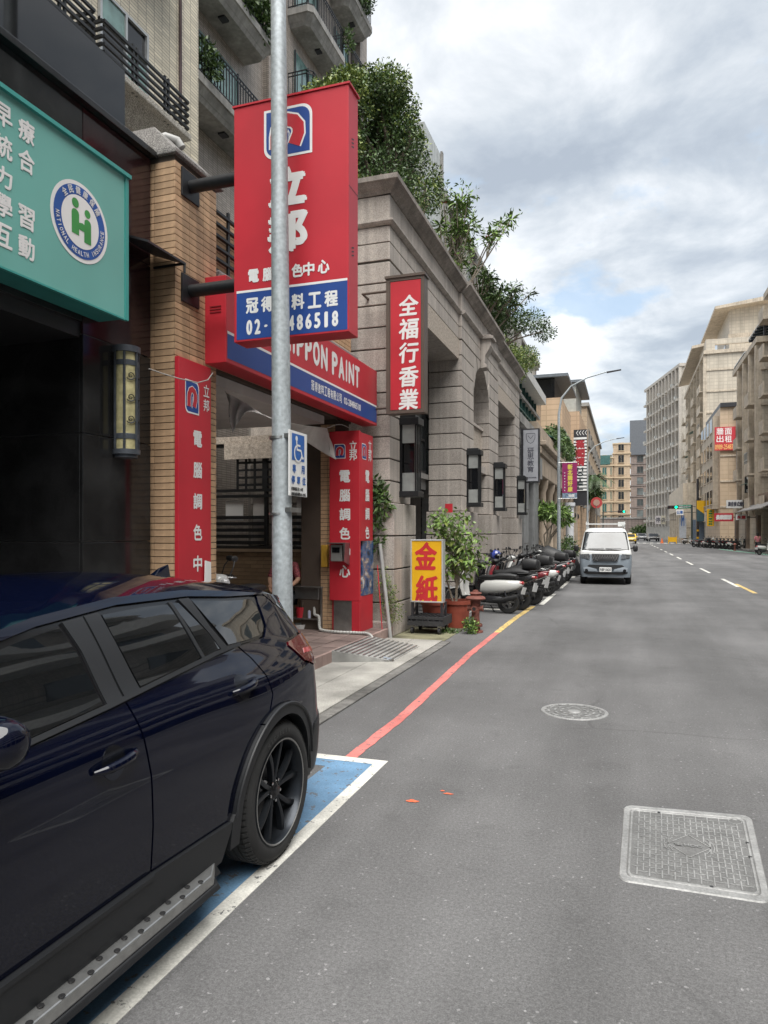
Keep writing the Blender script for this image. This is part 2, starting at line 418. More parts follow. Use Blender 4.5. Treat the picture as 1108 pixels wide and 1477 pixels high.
# ================================================================ shared materials
white_paint = M('white_paint', (.62, .61, .56), .7, var=.12, vs=9, grime=.35, grain=.12, gs=90, wear=.15)
blue_paint = M('blue_road_paint', (.13, .25, .39), .7, var=.15, vs=7, grime=.35, wear=.3, grain=.12, gs=90)
red_line = M('red_road_paint', (.60, .18, .16), .7, var=.12, vs=8, grime=.3, grain=.12, wear=.3)
yellow_line = M('yellow_road_paint', (.60, .43, .15), .7, var=.12, vs=8, grime=.3, grain=.12, wear=.5)
red_sign = M('red_sign_film', (.50, .026, .04), .42, var=.06, vs=1.5, spec=.4, grime=.14)
blue_sign = M('blue_sign_film', (.018, .06, .25), .42, var=.05, vs=2, spec=.4)
white_sign = M('white_sign_film', (.74, .74, .73), .45, var=.04)
teal_sign = M('teal_sign_face', (.15, .40, .355), .45, var=.04, vs=.8, grime=.08)
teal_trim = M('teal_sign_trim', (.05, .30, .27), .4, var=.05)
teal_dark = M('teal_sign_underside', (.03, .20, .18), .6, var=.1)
black_metal = M('black_metal', (.02, .021, .023), .45, metal=.3, var=.15, vs=20)
dark_metal = M('dark_metal', (.045, .045, .05), .45, metal=.4, var=.15)
steel = M('stainless_steel', (.42, .42, .41), .35, metal=.9, var=.12, vs=12, grime=.3)
galv = M('galvanised_steel', (.44, .48, .50), .55, metal=.35, var=.2, vs=28, grime=.2, streak=True)
grey_pipe = M('grey_pipe', (.32, .32, .31), .55)
granite_black = M('black_granite', (.018, .018, .0185), .12, var=.35, vs=3, spec=.42, grain=.5, gs=260, grime=.3, rnd=.12)
granite_maroon = M('maroon_granite', (.028, .013, .014), .12, var=.3, vs=3, spec=.42, grain=.5, gs=260)
joint_grey = M('pale_joint', (.30, .30, .29), .7)
dark_glass = M('dark_glass', (.008, .009, .011), .04, spec=.5, var=.05)
window_glass = M('window_glass', (.09, .105, .105), .12, spec=.6, var=.5, vs=.5, rnd=.6)
green_glass = M('green_glass', (.04, .11, .10), .1, spec=.6, var=.3)
brick_mat = M('buff_brick_tile', (.47, .31, .185), .6, var=.14, vs=14, rnd=.16, grain=.1, streak=True, grime=.15)
mortar_dark = M('dark_mortar', (.075, .055, .042), .9)
stone_mat = M('pinkish_granite', (.43, .385, .345), .72, var=.09, vs=2.5, rnd=.09, grain=.22, gs=75, streak=True, bump=.12, bs=200, grime=.12)
stone_dark = M('weathered_cornice', (.31, .275, .245), .8, var=.2, vs=3, grain=.2, gs=60, streak=True, grime=.4)
stone_joint = M('stone_joint', (.13, .115, .10), .9)
carved = M('carved_stone', (.40, .345, .29), .85, var=.3, vs=20, bump=.8, bs=26, grain=.25, gs=70)
washed = M('washed_pebble_stone', (.20, .19, .18), .85, var=.35, vs=60, grain=.5, gs=110, bump=.6, bs=90)
washed_light = M('washed_stone_light', (.33, .315, .28), .85, var=.25, vs=60, grain=.35, gs=60, bump=.5, bs=90, streak=True)
cement = M('grey_cement', (.32, .31, .29), .85, var=.2, vs=2, grain=.1, streak=True, grime=.3)
soffit_mat = M('pale_soffit', (.52, .50, .48), .8, var=.08)
concrete_slab = M('pavement_concrete', (.36, .35, .32), .85, var=.16, vs=2.2, grain=.2, gs=70, grime=.4, rnd=.06, bump=.2)
paver_mat = M('brown_pavers', (.20, .15, .135), .6, var=.2, vs=5, rnd=.12, grain=.12, grime=.3)
pink_riser = M('pink_riser_tile', (.38, .27, .24), .7, var=.15, grime=.35)
tan_tile = tile_mat('tan_facade_tile', (.68, .62, .49), (.28, .25, .20), .23, .065)
grey_tile = tile_mat('greybrown_facade_tile', (.36, .315, .275), (.15, .13, .11), .23, .065)
orange_tile = tile_mat('orange_facade_tile', (.54, .38, .25), (.44, .31, .2), .9, .35, var=.06)
beige_tile = tile_mat('beige_facade_tile', (.50, .445, .36), (.42, .37, .30), .6, .5, var=.06)
pinkgrey_tile = tile_mat('pinkgrey_facade_tile', (.27, .215, .19), (.17, .14, .12), .9, .5, var=.05)
apricot_tile = tile_mat('apricot_facade_tile', (.48, .37, .26), (.42, .32, .22), .9, .5, var=.06)
black_plastic = M('black_plastic', (.018, .018, .019), .5, var=.1)
rubber = M('rubber', (.022, .022, .022), .8, var=.2, vs=12, bump=.1)
chrome = M('chrome', (.65, .65, .66), .12, metal=1.0, var=0)
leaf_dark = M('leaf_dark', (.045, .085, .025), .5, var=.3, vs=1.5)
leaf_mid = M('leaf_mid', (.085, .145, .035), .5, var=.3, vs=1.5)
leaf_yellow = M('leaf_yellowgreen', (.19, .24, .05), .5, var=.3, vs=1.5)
leaf_bright = M('leaf_bright', (.20, .32, .07), .45, var=.3, vs=3)
bark = M('bark', (.12, .095, .07), .9, var=.3, vs=8, bump=.5, bs=30)
pale_bark = M('pale_bark', (.27, .23, .18), .85, var=.25, vs=10)
terracotta = M('terracotta_plastic', (.33, .075, .045), .6, var=.15, vs=6, grime=.25)

# asphalt
def asphalt_mat():
    m = bpy.data.materials.new('asphalt'); m.use_nodes = True
    t = m.node_tree; b = t.nodes['Principled BSDF']
    tcn = t.nodes.new('ShaderNodeTexCoord'); O = tcn.outputs['Object']
    def ns(scale, detail, lo, hi, a, bb, rough=.5, vec=None):
        n = t.nodes.new('ShaderNodeTexNoise'); n.inputs['Scale'].default_value = scale; n.inputs['Detail'].default_value = detail; n.inputs['Roughness'].default_value = rough
        t.links.new(vec or O, n.inputs['Vector'])
        r = t.nodes.new('ShaderNodeMapRange'); t.links.new(n.outputs[0], r.inputs[0])
        for i, v in enumerate((a, bb, lo, hi)): r.inputs[i + 1].default_value = v
        return r.outputs[0], n
    cur = None
    base = t.nodes.new('ShaderNodeRGB'); base.outputs[0].default_value = (.118, .117, .118, 1); cur = base.outputs[0]
    def mul(c, f):
        mx = t.nodes.new('ShaderNodeMixRGB'); mx.blend_type = 'MULTIPLY'; mx.inputs[0].default_value = 1
        t.links.new(c, mx.inputs[1]); t.links.new(f, mx.inputs[2]); return mx.outputs[0]
    mp = t.nodes.new('ShaderNodeMapping'); mp.inputs['Scale'].default_value = (1.3, .16, 1); t.links.new(O, mp.inputs[0])
    cur = mul(cur, ns(.8, 6, .80, 1.14, .35, .65, .55, mp.outputs[0])[0])      # long wheel-track bands
    cur = mul(cur, ns(.45, 7, .80, 1.12, .35, .65, .6)[0])                       # patches
    cur = mul(cur, ns(3.5, 8, .88, 1.0, .34, .44, .65)[0])                      # sparse darker stains
    g, gn = ns(150, 3, .66, 1.36, .3, .7, .7); cur = mul(cur, g)
    g2, gn2 = ns(60, 2, .86, 1.14, .35, .65); cur = mul(cur, g2)
    v = t.nodes.new('ShaderNodeTexVoronoi'); v.inputs['Scale'].default_value = 95; t.links.new(O, v.inputs['Vector'])
    vr = t.nodes.new('ShaderNodeMapRange'); t.links.new(v.outputs['Color'], vr.inputs[0]); vr.inputs[1].default_value = .90; vr.inputs[2].default_value = .97; vr.inputs[3].default_value = 1; vr.inputs[4].default_value = 2.1
    cur = mul(cur, vr.outputs[0])                                                # pale aggregate
    # hairline cracks: thin borders of big cells, broken up by noise
    vo = t.nodes.new('ShaderNodeTexVoronoi'); vo.feature = 'DISTANCE_TO_EDGE'; vo.inputs['Scale'].default_value = .33
    nz = t.nodes.new('ShaderNodeTexNoise'); nz.inputs['Scale'].default_value = 2.2; nz.inputs['Detail'].default_value = 6; t.links.new(O, nz.inputs['Vector'])
    mv = t.nodes.new('ShaderNodeMixRGB'); mv.inputs[0].default_value = .22; t.links.new(O, mv.inputs[1]); t.links.new(nz.outputs['Color'], mv.inputs[2]); t.links.new(mv.outputs[0], vo.inputs['Vector'])
    c1 = t.nodes.new('ShaderNodeMapRange'); t.links.new(vo.outputs['Distance'], c1.inputs[0]); c1.inputs[1].default_value = .0; c1.inputs[2].default_value = .006; c1.inputs[3].default_value = .75; c1.inputs[4].default_value = 1
    msk, _ = ns(.25, 3, 0, 1, .5, .58)
    mxx = t.nodes.new('ShaderNodeMixRGB'); mxx.inputs[1].default_value = (1, 1, 1, 1); t.links.new(msk, mxx.inputs[0]); t.links.new(c1.outputs[0], mxx.inputs[2])
    cur = mul(cur, mxx.outputs[0])
    t.links.new(cur, b.inputs['Base Color']); b.inputs['Roughness'].default_value = .85; b.inputs['Specular IOR Level'].default_value = .3
    bp = t.nodes.new('ShaderNodeBump'); bp.inputs['Strength'].default_value = .55; bp.inputs['Distance'].default_value = .006
    t.links.new(gn.outputs[0], bp.inputs['Height']); t.links.new(bp.outputs[0], b.inputs['Normal'])
    return m
asphalt = asphalt_mat()

# ================================================================ ground and road
struct(MB().add([(-400, -200, -.05), (400, -200, -.05), (400, 900, -.05), (-400, 900, -.05)], [(0, 1, 2, 3)]), 'ground', cement)
struct(MB().add([(-5.2, -60, 0), (12.0, -60, 0), (12.0, 420, 0), (-5.2, 420, 0)], [(0, 1, 2, 3)]), 'road', asphalt)
E4 = .004
def sheet(pts, z=E4): return MB().add([(a, b, z) for a, b in pts], [tuple(range(len(pts)))])
# parking bay for the disabled: white rim, blue band
mb = MB()
YE = 5.13; XO = -1.716; W = .088
mb.box(XO - W, XO, -2.2, YE - .1, 0, .003); mb.box(-3.9, XO, YE - .1, YE, 0, .003)
struct(mb, 'white_bay_line', white_paint)
mb = MB(); mb.box(XO - W - .32, XO - W, -2.2, YE - .1, 0, .002); mb.box(-3.75, XO - W - .32, YE - .25, YE - .1, 0, .002)
mb.hexa([(XO - W - .32, YE - .72, 0), (XO - W - .32, YE - .9, 0), (-2.75, YE - .25, 0), (-2.9, YE - .25, 0)], [(XO - W - .32, YE - .72, .002), (XO - W - .32, YE - .9, .002), (-2.75, YE - .25, .002), (-2.9, YE - .25, .002)])
struct(mb, 'blue_bay_band', blue_paint)
def ribbon(pts, w, z=.004, jag=0.0, seed=3, step=.12):
    rng = random.Random(seed); P = []
    for i in range(len(pts) - 1):
        a, b = Vector((*pts[i], 0)), Vector((*pts[i + 1], 0)); n = max(1, int((b - a).length / step))
        for k in range(n): P.append(a.lerp(b, k / n))
    P.append(Vector((*pts[-1], 0))); m = MB(); vs = []
    for i, p in enumerate(P):
        d = (P[min(i + 1, len(P) - 1)] - P[max(i - 1, 0)]).normalized(); nrm = Vector((-d.y, d.x, 0))
        for s in (1, -1):
            q = p + nrm * s * (w / 2 + rng.uniform(-jag, jag)); vs.append((q.x, q.y, z))
    m.add(vs, [(2 * i, 2 * i + 1, 2 * i + 3, 2 * i + 2) for i in range(len(P) - 1)])
    return m
struct(ribbon([(-2.02, 5.13), (-2.0, 6.4), (-2.05, 8.0), (-2.11, 10.0), (-2.12, 12.3)], .10, jag=.006), 'red_kerb_line', red_line)
struct(ribbon([(-2.12, 12.3), (-2.12, 14.2), (-2.06, 16.9)], .11, jag=.006), 'yellow_kerb_line', yellow_line)
mb = MB()
for y0 in (17.3, 22.6, 28.0):        # scooter bays
    mb.box(-1.98, -1.86, y0, y0 + 3.1, 0, .004)
    for k in range(4): mb.box(-2.75, -1.985, y0 + k * .93, y0 + .08 + k * .93, 0, .004)
mb.box(-3.4, -2.45, 15.9, 16.02, 0, .004); mb.box(-3.3, -3.2, 14.2, 15.88, 0, .004)
struct(mb, 'scooter_bay_lines', white_paint)
mb = MB()
for y0 in range(20, 110, 8): mb.box(3.36 - .002 * y0, 3.48 - .002 * y0, y0 + 5, y0 + 9, 0, .004)
mb.box(-1.5, 10, 113, 113.6, 0, .004)
for k in range(12): mb.box(-1.5 + k * 1.0, -1.0 + k * 1.0, 116, 119.5, 0, .004)
struct(mb, 'lane_dashes', white_paint)
struct(MB().box(3.42, 3.54, 22.5, 26.3, 0, .005), 'yellow_centre_dash', yellow_line)
struct(ribbon([(10.4, 50), (10.2, 62), (8.9, 78)], .5, z=.004), 'green_edge_band', M('green_road_paint', (.20, .42, .30), .8, var=.1, grime=.2))
mb = MB()
for (x, y, a, b) in [(-1.31, 4.42, .04, .022), (-1.12, 4.62, .032, .012), (-1.17, 4.66, .014, .01)]:
    pts = [(x + a * math.cos(R(k * 30)) * (1 + .3 * math.sin(k * 2.1)), y + b * math.sin(R(k * 30)) * (1 + .3 * math.cos(k * 1.7)), E4) for k in range(12)]
    mb.add(pts, [tuple(range(12))])
struct(mb, 'orange_spray_marks', M('orange_spray', (.72, .14, .06), .8, var=.2, vs=40, grime=.3))

# left pavement of concrete slabs
mb = MB().box(-3.72, -2.74, 5.22, 11.0, -.02, .012)
pav = struct(mb, 'pavement', M('slab_joint', (.10, .095, .085), .9)); ORG[pav.name] = Vector((0, 0, 0))
xs = [-3.71, -3.235, -2.75]; ys = [5.23, 6.2, 7.15, 8.1, 9.05, 9.95, 10.95]
for i in range(2):
    for j in range(6):
        MB().box(xs[i] + .004, xs[i + 1] - .004, ys[j] + .004, ys[j + 1] - .004, 0, .03).build('concrete_slab', concrete_slab, pav, bevel=.004)
for j in range(6): MB().box(-2.745, -2.62, ys[j] + .004, ys[j + 1] - .004, 0, .02).build('kerb_stone', M('kerb_dark', (.17, .165, .155), .9, var=.3, vs=9, grime=.5, grain=.3), pav, bevel=.006)
struct(MB().box(-5.3, -2.75, 11.0, 12.6, -.02, .008), 'mossy_concrete', M('mossy_concrete', (.22, .21, .13), .9, var=.3, vs=3, grime=.5, grain=.2))
struct(MB().box(-5.3, -3.72, -60, 5.2, -.02, .006), 'granite_pavement', M('dark_paving', (.09, .09, .09), .6, var=.2))
for nm, b in (('left_far_pavement', (-5.3, -3.3, 27, 112, 0, .12)), ('right_pavement', (10.6, 14.5, -60, 112, 0, .12)), ('far_right_pavement', (8.5, 14.5, 122, 230, 0, .12))):
    struct(MB().box(*b), nm, concrete_slab)

# raised shop floor with pavers
PZ = .17
plat = struct(MB().box(-9.5, -3.70, 5.9, 11.2, 0, PZ - .02), 'raised_shop_floor', mortar_dark); ORG[plat.name] = Vector((0, 0, 0))
k = 0
for i in range(10):
    for j in range(14):
        x1 = -3.70 - i * .30; y0 = 6.85 + j * .30
        if y0 + .3 > 11.2: continue
        MB().box(x1 - .292, x1 - .004, y0 + .004, y0 + .292, PZ - .03, PZ + random.uniform(-.002, .002)).build('paver', paver_mat, plat)
for j in range(9):
    MB().box(-3.715, -3.665, 6.0 + j * .58, 6.57 + j * .58, 0, PZ + .004).build('riser_tile', pink_riser, plat, bevel=.005)
struct(MB().box(-9.5, -3.72, 5.9, 6.85, PZ - .02, PZ), 'shop_floor_edge', paver_mat)

# weeds and moss
def weeds(name, label, cx, cy, z, n, r, h, seed, mats):
    o = leaves(name, [(cx, cy, z + h * .5, r, r, h * .6)], n, .05, mats, None, seed, shell=.1, droop=-.3)
    tag(o, label, 'weeds'); return o
weeds('weed_clump', 'small green weed tuft on the pale pavement slab beside the car', -3.6, 7.35, .03, 160, .10, .05, 3, [leaf_mid, leaf_bright])
weeds('weed_clump', 'leafy green weed growing round the foot of the rusty hydrant', -2.52, 12.0, .0, 420, .13, .26, 4, [leaf_mid, leaf_dark, leaf_bright])
weeds('weed_clump', 'low weeds in the road joint beside the plant cart', -2.9, 12.0, .0, 200, .2, .05, 5, [leaf_mid, leaf_dark])

# manhole covers
iron = M('cast_iron_pale', (.30, .30, .295), .6, metal=.35, var=.15, vs=9, grain=.15, gs=80, grime=.25)
iron_d = M('cast_iron_dark', (.135, .135, .133), .75, metal=.2, var=.2, vs=9, grain=.2, gs=120)
t = thing('manhole_cover', 'large rectangular pale metal manhole cover with woven ribs in the road', 'manhole cover', (0, 0, 0))
c0, c1, c2, c3 = GD(893, 1270), GD(1112, 1304), GD(1083, 1178), GD(901, 1162)
def bl(a, b): p = c0.lerp(c1, a); q = c3.lerp(c2, a); return p.lerp(q, b)
def rr(ins, rad, z, n=6):
    out_ = []
    for (cx, cy, a0) in ((1 - ins - rad, 1 - ins - rad, 0), (ins + rad, 1 - ins - rad, 90), (ins + rad, ins + rad, 180), (1 - ins - rad, ins + rad, 270)):
        for i in range(n + 1):
            p = bl(cx + rad * math.cos(R(a0 + 90 * i / n)), cy + rad * math.sin(R(a0 + 90 * i / n))); out_.append((p.x, p.y, z))
    return out_
def ring(mb, o_, i_): n = len(o_); mb.add(o_ + i_, [(k, (k + 1) % n, n + (k + 1) % n, n + k) for k in range(n)])
mb = MB(); a_ = rr(0, .07, .006); b_ = rr(.045, .045, .006); ring(mb, a_, b_); ring(mb, rr(-.006, .07, 0), a_); ring(mb, b_, rr(.05, .045, .001)); mb.build('frame', iron, t)
mb = MB(); mb.add(rr(.05, .045, .0015), [tuple(range(28))]); mb.build('plate', iron_d, t)
mb = MB(); ring(mb, rr(.058, .04, .0055), rr(.072, .035, .0055)); ring(mb, rr(.055, .04, .0015), rr(.058, .04, .0055)); ring(mb, rr(.072, .035, .0055), rr(.075, .03, .0015)); mb.build('rim', iron, t)
mb = MB(); nx, ny = 18, 15
def rib(a0, b0, a1, b1, w):
    p, q = bl(a0, b0), bl(a1, b1); mb.bar((p.x, p.y, .003), (q.x, q.y, .003), w, .0045)
for i in range(nx):
    for j in range(ny):
        a = .10 + .80 * (i + .5) / nx; b = .10 + .80 * (j + .5) / ny
        if abs(a - .5) / .19 + abs(b - .5) / .17 < 1 or (a > .82 and b > .86): continue
        if (i + j) % 2: rib(a - .036, b, a + .036, b, .0065)
        else: rib(a, b - .042, a, b + .042, .0065)
o = mb.build('rib', iron, t); o['kind'] = 'stuff'
mb = MB(); D = [(.5, .36), (.66, .5), (.5, .64), (.34, .5), (.5, .36)]
for i in range(4): rib(*D[i], *D[i + 1], .006)
for s_ in (.155, .185):
    for a0 in (140, 320):
        P = [(.5 + s_ * math.cos(R(a0 + q)), .5 + .85 * s_ * math.sin(R(a0 + q))) for q in (0, 20, 40, 60, 80)]
        for i in range(4): rib(*P[i], *P[i + 1], .005)
pc = bl(.5, .5); rv = (bl(.6, .5) - bl(.4, .5)); pl = Plane((pc.x, pc.y, .0035), rv, Vector((-rv.y, rv.x, 0)), (0, 0, 1))
write(mb, pl, '電', -.055, 0, .045, .035, .0008); write(mb, pl, 'HDC', .02, 0, .09, .032, .0008)
pc2 = bl(.87, .895)
for i in range(16):
    an = [R(22.5 * (i + k_)) for k_ in (0, 1)]
    p_, q_ = [(.87 + .05 * math.cos(x_), .895 + .035 * math.sin(x_)) for x_ in an]; rib(*p_, *q_, .004)
mb.build('emblem', iron, t)
mb = MB()
for a, b in ((.28, .93), (.63, .07), (.93, .45), (.93, .62)):
    p = bl(a, b); mb.lathe([(.0, .0062), (.010, .0062)], (p.x, p.y, 0), 10)
mb.build('key_hole', black_plastic, t)

t = thing('manhole_cover', 'round pale metal manhole cover further up the lane', 'manhole cover', (-.475, 7.13, 0))
mb = MB(); RR = .315
mb.lathe([(RR + .004, 0), (RR, .007), (RR - .03, .007), (RR - .034, .002)], (-.475, 7.13, 0), 40); mb.build('frame', iron, t)
MB().lathe([(0, .0022), (RR - .03, .0022)], (-.475, 7.13, 0), 40).build('plate', iron_d, t)
mb = MB()
for r_, w_ in ((.245, .02), (.185, .02), (.125, .02)):
    for k in range(10):
        a0 = k * 36 + (18 if r_ == .185 else 0)
        pts = [(r_ * math.cos(R(a0 + q * 7)) - .475, r_ * math.sin(R(a0 + q * 7)) + 7.13, .005) for q in range(4)]
        for i in range(3): mb.bar(pts[i], pts[i + 1], w_, .006)
for k in range(20):
    a_ = R(18 * k); mb.bar((-.475 + .262 * math.cos(a_), 7.13 + .262 * math.sin(a_), .005), (-.475 + .283 * math.cos(a_), 7.13 + .283 * math.sin(a_), .005), .02, .006)
mb.lathe([(0, .008), (.06, .008), (.065, .002)], (-.475, 7.13, 0), 20); o = mb.build('rib', iron, t); o['kind'] = 'stuff'

# ================================================================ black granite building (left edge)
BX = -4.41
t = thing('granite_clinic_building', 'black polished granite shopfront building at the left edge of the photo', 'building', (BX, 3, 0))
MB().box(-7.5, BX - .03, 4.96, 5.84, 0, 5.4).box(-10, BX - .03, -9, 5.84, 3.6, 5.4).box(-10, -7.5, -9, 5.84, 0, 3.6).box(-9.5, BX - .03, -9, -2, 0, 3.6).build('core', joint_grey, t)
def panel(n, b, m, **k): return MB().box(*b).build('granite_panel', m, t, bevel=.003)
zs = [0, .62, 1.43 + .3 - .02, 2.43 + .02, 3.5, 4.3, 5.38]
zs = [0, .8, 1.66, 2.60, 3.45, 4.35, 5.40]
for i in range(6):       # corner column, street face and the face of the entrance recess
    panel('s', (BX - .03, BX, 4.93 + .003, 5.845, zs[i] + .004, zs[i + 1] - .004), granite_maroon if i >= 4 else granite_black)
    if i < 4:
        panel('r', (-5.34, BX - .033, 4.93, 4.96, zs[i] + .003 - (.0 if i else 0), zs[i + 1] - .003), granite_black)
        panel('r', (-7.4, -5.346, 4.93, 4.96, zs[i] + .003, zs[i + 1] - .003), granite_black)
for j in range(9):       # frieze above the sign
    panel('f', (BX - .03, BX, 4.93 - .003 - 1.05 * (j + 1) + .006, 4.93 - .003 - 1.05 * j, 4.35, 5.40), granite_black)
    panel('f', (BX - .03, BX, 4.93 - .003 - 1.05 * (j + 1) + .006, 4.93 - .003 - 1.05 * j, 3.55, 4.345), granite_black)
MB().box(BX - .1, BX + .07, -6, 5.87, 5.403, 5.46).box(BX - .1, BX + .04, -6, 5.86, 5.46, 5.49).build('ledge', granite_black, t, bevel=.004)
for j in range(5):
    y1 = 5.57 - j * 2.15
    MB().box(BX - .10, BX - .08, y1 - 2.13, y1, 5.49, 6.11).build('glass_pane', dark_glass, t)
MB().box(BX - .085, BX - .05, 3.40, 3.44, 5.49, 6.13).build('glass_clip', chrome, t)
# entrance recess ceiling, ground-floor glass, ceiling lamp panel
MB().box(-7.5, BX - .03, -2, 4.93, 3.42, 3.55).build('recess_ceiling', M('dark_ceiling', (.02, .02, .021), .5), t)
MB().box(-7.5, -7.45, -2, 4.93, 0, 3.42).build('recess_glass', dark_glass, t)
MB().box(-6.9, -6.1, 3.2, 3.9, 3.40, 3.418).build('ceiling_lamp', M('dull_lamp_panel', (.35, .36, .36), .6), t)

# sign of the clinic
t = thing('clinic_sign', 'wide teal shop sign with white characters and a round health insurance emblem', 'sign', (-4.12, 3, 3.6))
SZ0, SZ1, SX, SY = 3.59, 4.85, -4.12, 5.135
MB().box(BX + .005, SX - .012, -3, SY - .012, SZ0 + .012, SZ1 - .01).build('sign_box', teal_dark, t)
MB().box(SX - .01, SX, -3, SY - .03, SZ0 + .012, SZ1 - .02).build('sign_face', teal_sign, t)
MB().box(SX - .25, SX + .03, -3, SY + .03, SZ1 - .02, SZ1 + .012).box(SX - .02, SX + .012, SY - .028, SY + .012, SZ0, SZ1 - .022).box(SX - .02, SX + .008, -3, SY - .03, SZ0 - .004, SZ0 + .010).build('trim', teal_trim, t)
pl = facing((SX, 0, 0), '+x')
mb = MB()
def put(ch, u0, v0, u1, v1, bold=.004):
    a = OX(u0, v1, SX); b = OX(u1, v0, SX); c = OX((u0 + u1) / 2, (v0 + v1) / 2, SX)
    write(mb, pl, ch, c.y, c.z, (b.y - a.y), .155 if ch not in '力互' else .145, bold)
y1_, y2_ = OX(38, 190, SX).y, OX(5, 180, SX).y
for ch, v in (('療', 189), ('合', 232), ('習', 314), ('動', 357)):
    c = OX(37, v, SX); write(mb, pl, ch, y1_, c.z, .15, .165, .005)
for ch, v in (('早', 167), ('統', 212), ('力', 256), ('學', 297), ('互', 340)):
    c = OX(6, v, SX); write(mb, pl, ch, y2_, c.z, .15, .165 if ch != '力' else .15, .005)
for col_, s_ in ((-.36, '兒童感覺發'), (-.72, '語言職能治')):
    for ch, v in zip(s_, (162, 207, 250, 292, 334)): write(mb, pl, ch, y2_ + col_, OX(6, v, SX).z, .15, .16, .005)
mb.build('lettering', white_sign, t)
ec = OX(115.5, 321, SX)
mb = MB(); el = Plane(ec, (0, 1, 0), (0, 0, 1), (1, 0, 0))
kz = (OX(115, 264, SX).z - OX(115, 378, SX).z) / 2; ky = (OX(157, 330, SX).y - OX(75, 300, SX).y) / 2
RE = (kz + ky) / 2
flat(mb, el, circ(RE, 48), 0, .003); flat(mb, el, circ(RE * .90, 48), 1, .005); flat(mb, el, circ(RE * .655, 48), 0, .007)
gm = M('emblem_green', (.05, .27, .07), .5)
def gl(pts): flat(mb, el, [(a * RE, b * RE) for a, b in pts], 2, .009)
flat(mb, el, circ(.12 * RE, 24, (-.19 * RE, .42 * RE)), 2, .009); flat(mb, el, circ(.105 * RE, 24, (.235 * RE, .30 * RE)), 2, .009)
gl([(-.31, -.36)] + [(-.19 + .13 * math.cos(R(a)), .16 + .11 * math.sin(R(a))) for a in range(180, -1, -30)] + [(-.06, -.03), (.06, .0), (.12, -.02)] + [(.24 + .125 * math.cos(R(a)), .05 + .11 * math.sin(R(a))) for a in range(150, -1, -30)] + [(.365, -.46), (.12, -.46), (.12, -.2), (-.06, -.2), (-.06, -.36)])
for i, ch in enumerate('全民健康保險'):
    a = R(135 - i * 19); write(mb, el, ch, RE * .78 * math.cos(a), RE * .78 * math.sin(a), .17 * RE, .19 * RE, .0012, 0, .008, 0, a - R(90))
sL = 'NATIONAL HEALTH INSURANCE'
for i, ch in enumerate(sL):
    if ch == ' ': continue
    a = R(183 + i * 7.5 * 24 / 24); write(mb, el, ch, RE * .78 * math.cos(a), RE * .78 * math.sin(a), (.075 if ch != 'I' else .02) * RE, .125 * RE, .001, 0, .008, 0, a + R(90))
mb.build('emblem', [white_sign, M('emblem_blue', (.02, .09, .33), .5), gm], t)

# wall lantern of the clinic
t = thing('wall_lantern', 'cylindrical iron wall lantern with cream glass and scrollwork on black granite', 'wall lamp', (BX, 5.3, 2.6))
lc = OX(181, 580, BX + .06); z0, z1 = OX(181, 655, BX + .1).z, OX(181, 499, BX + .1).z
cy = lc.y; cx = BX + .07; rl = .112
lan_m = M('lantern_bluegrey_iron', (.075, .085, .10), .5, metal=.3, var=.2, vs=20)
mb = MB()
for a, b, r_ in ((z0, z0 + .045, rl + .012), (z1 - .055, z1, rl + .014), (z0 - .03, z0, rl - .01)): mb.lathe([(0, a), (r_, a), (r_, b), (0, b)], (cx, cy, 0), 24)
for a in (0, 60, -60, 110, -110): mb.box(cx + rl * math.cos(R(a)) - .008, cx + rl * math.cos(R(a)) + .008, cy + rl * math.sin(R(a)) - .008, cy + rl * math.sin(R(a)) + .008, z0 + .04, z1 - .05)
mb.box(BX, BX + .03, cy - .05, cy + .05, z0, z1)
mb.build('frame', lan_m, t, smooth=True)
H_ = z1 - z0
MB().lathe([(rl - .012, z0 + .04), (rl - .012, z1 - .05)], (cx, cy, 0), 24).build('cream_glass', M('cream_lamp_glass', (.50, .45, .24), .35, var=.25, vs=18, grime=.2), t, smooth=True)
for zz_ in (z0 + .12 * H_ + .02, z1 - .2 * H_ + .02): MB().lathe([(rl - .006, zz_), (rl - .004, zz_ + .045), (rl - .01, zz_ + .05)], (cx, cy, 0), 24).build('band', lan_m, t)
mb = MB()
for k in range(3):
    zc = z0 + H_ * (.30 + .20 * k) + .02
    pts = []
    for i in range(22):
        a = i * .42; r_ = .042 * (1 - i / 26); yy = -.06 + r_ * math.cos(a + 3.6); zz_ = zc + r_ * math.sin(a + 3.6)
        th_ = yy / rl; pts.append((cx + rl * math.cos(th_) + .001, cy + rl * math.sin(th_), zz_))
    mb.tube(pts, .0045, 5)
    pts = [(cx + rl * math.cos(th_) + .001, cy + rl * math.sin(th_), zc - .035 + .03 * math.sin((th_ + .6) * 1.3)) for th_ in [-.6 + .12 * i for i in range(16)]]
    mb.tube(pts, .0045, 5)
mb.build('scroll', black_metal, t)

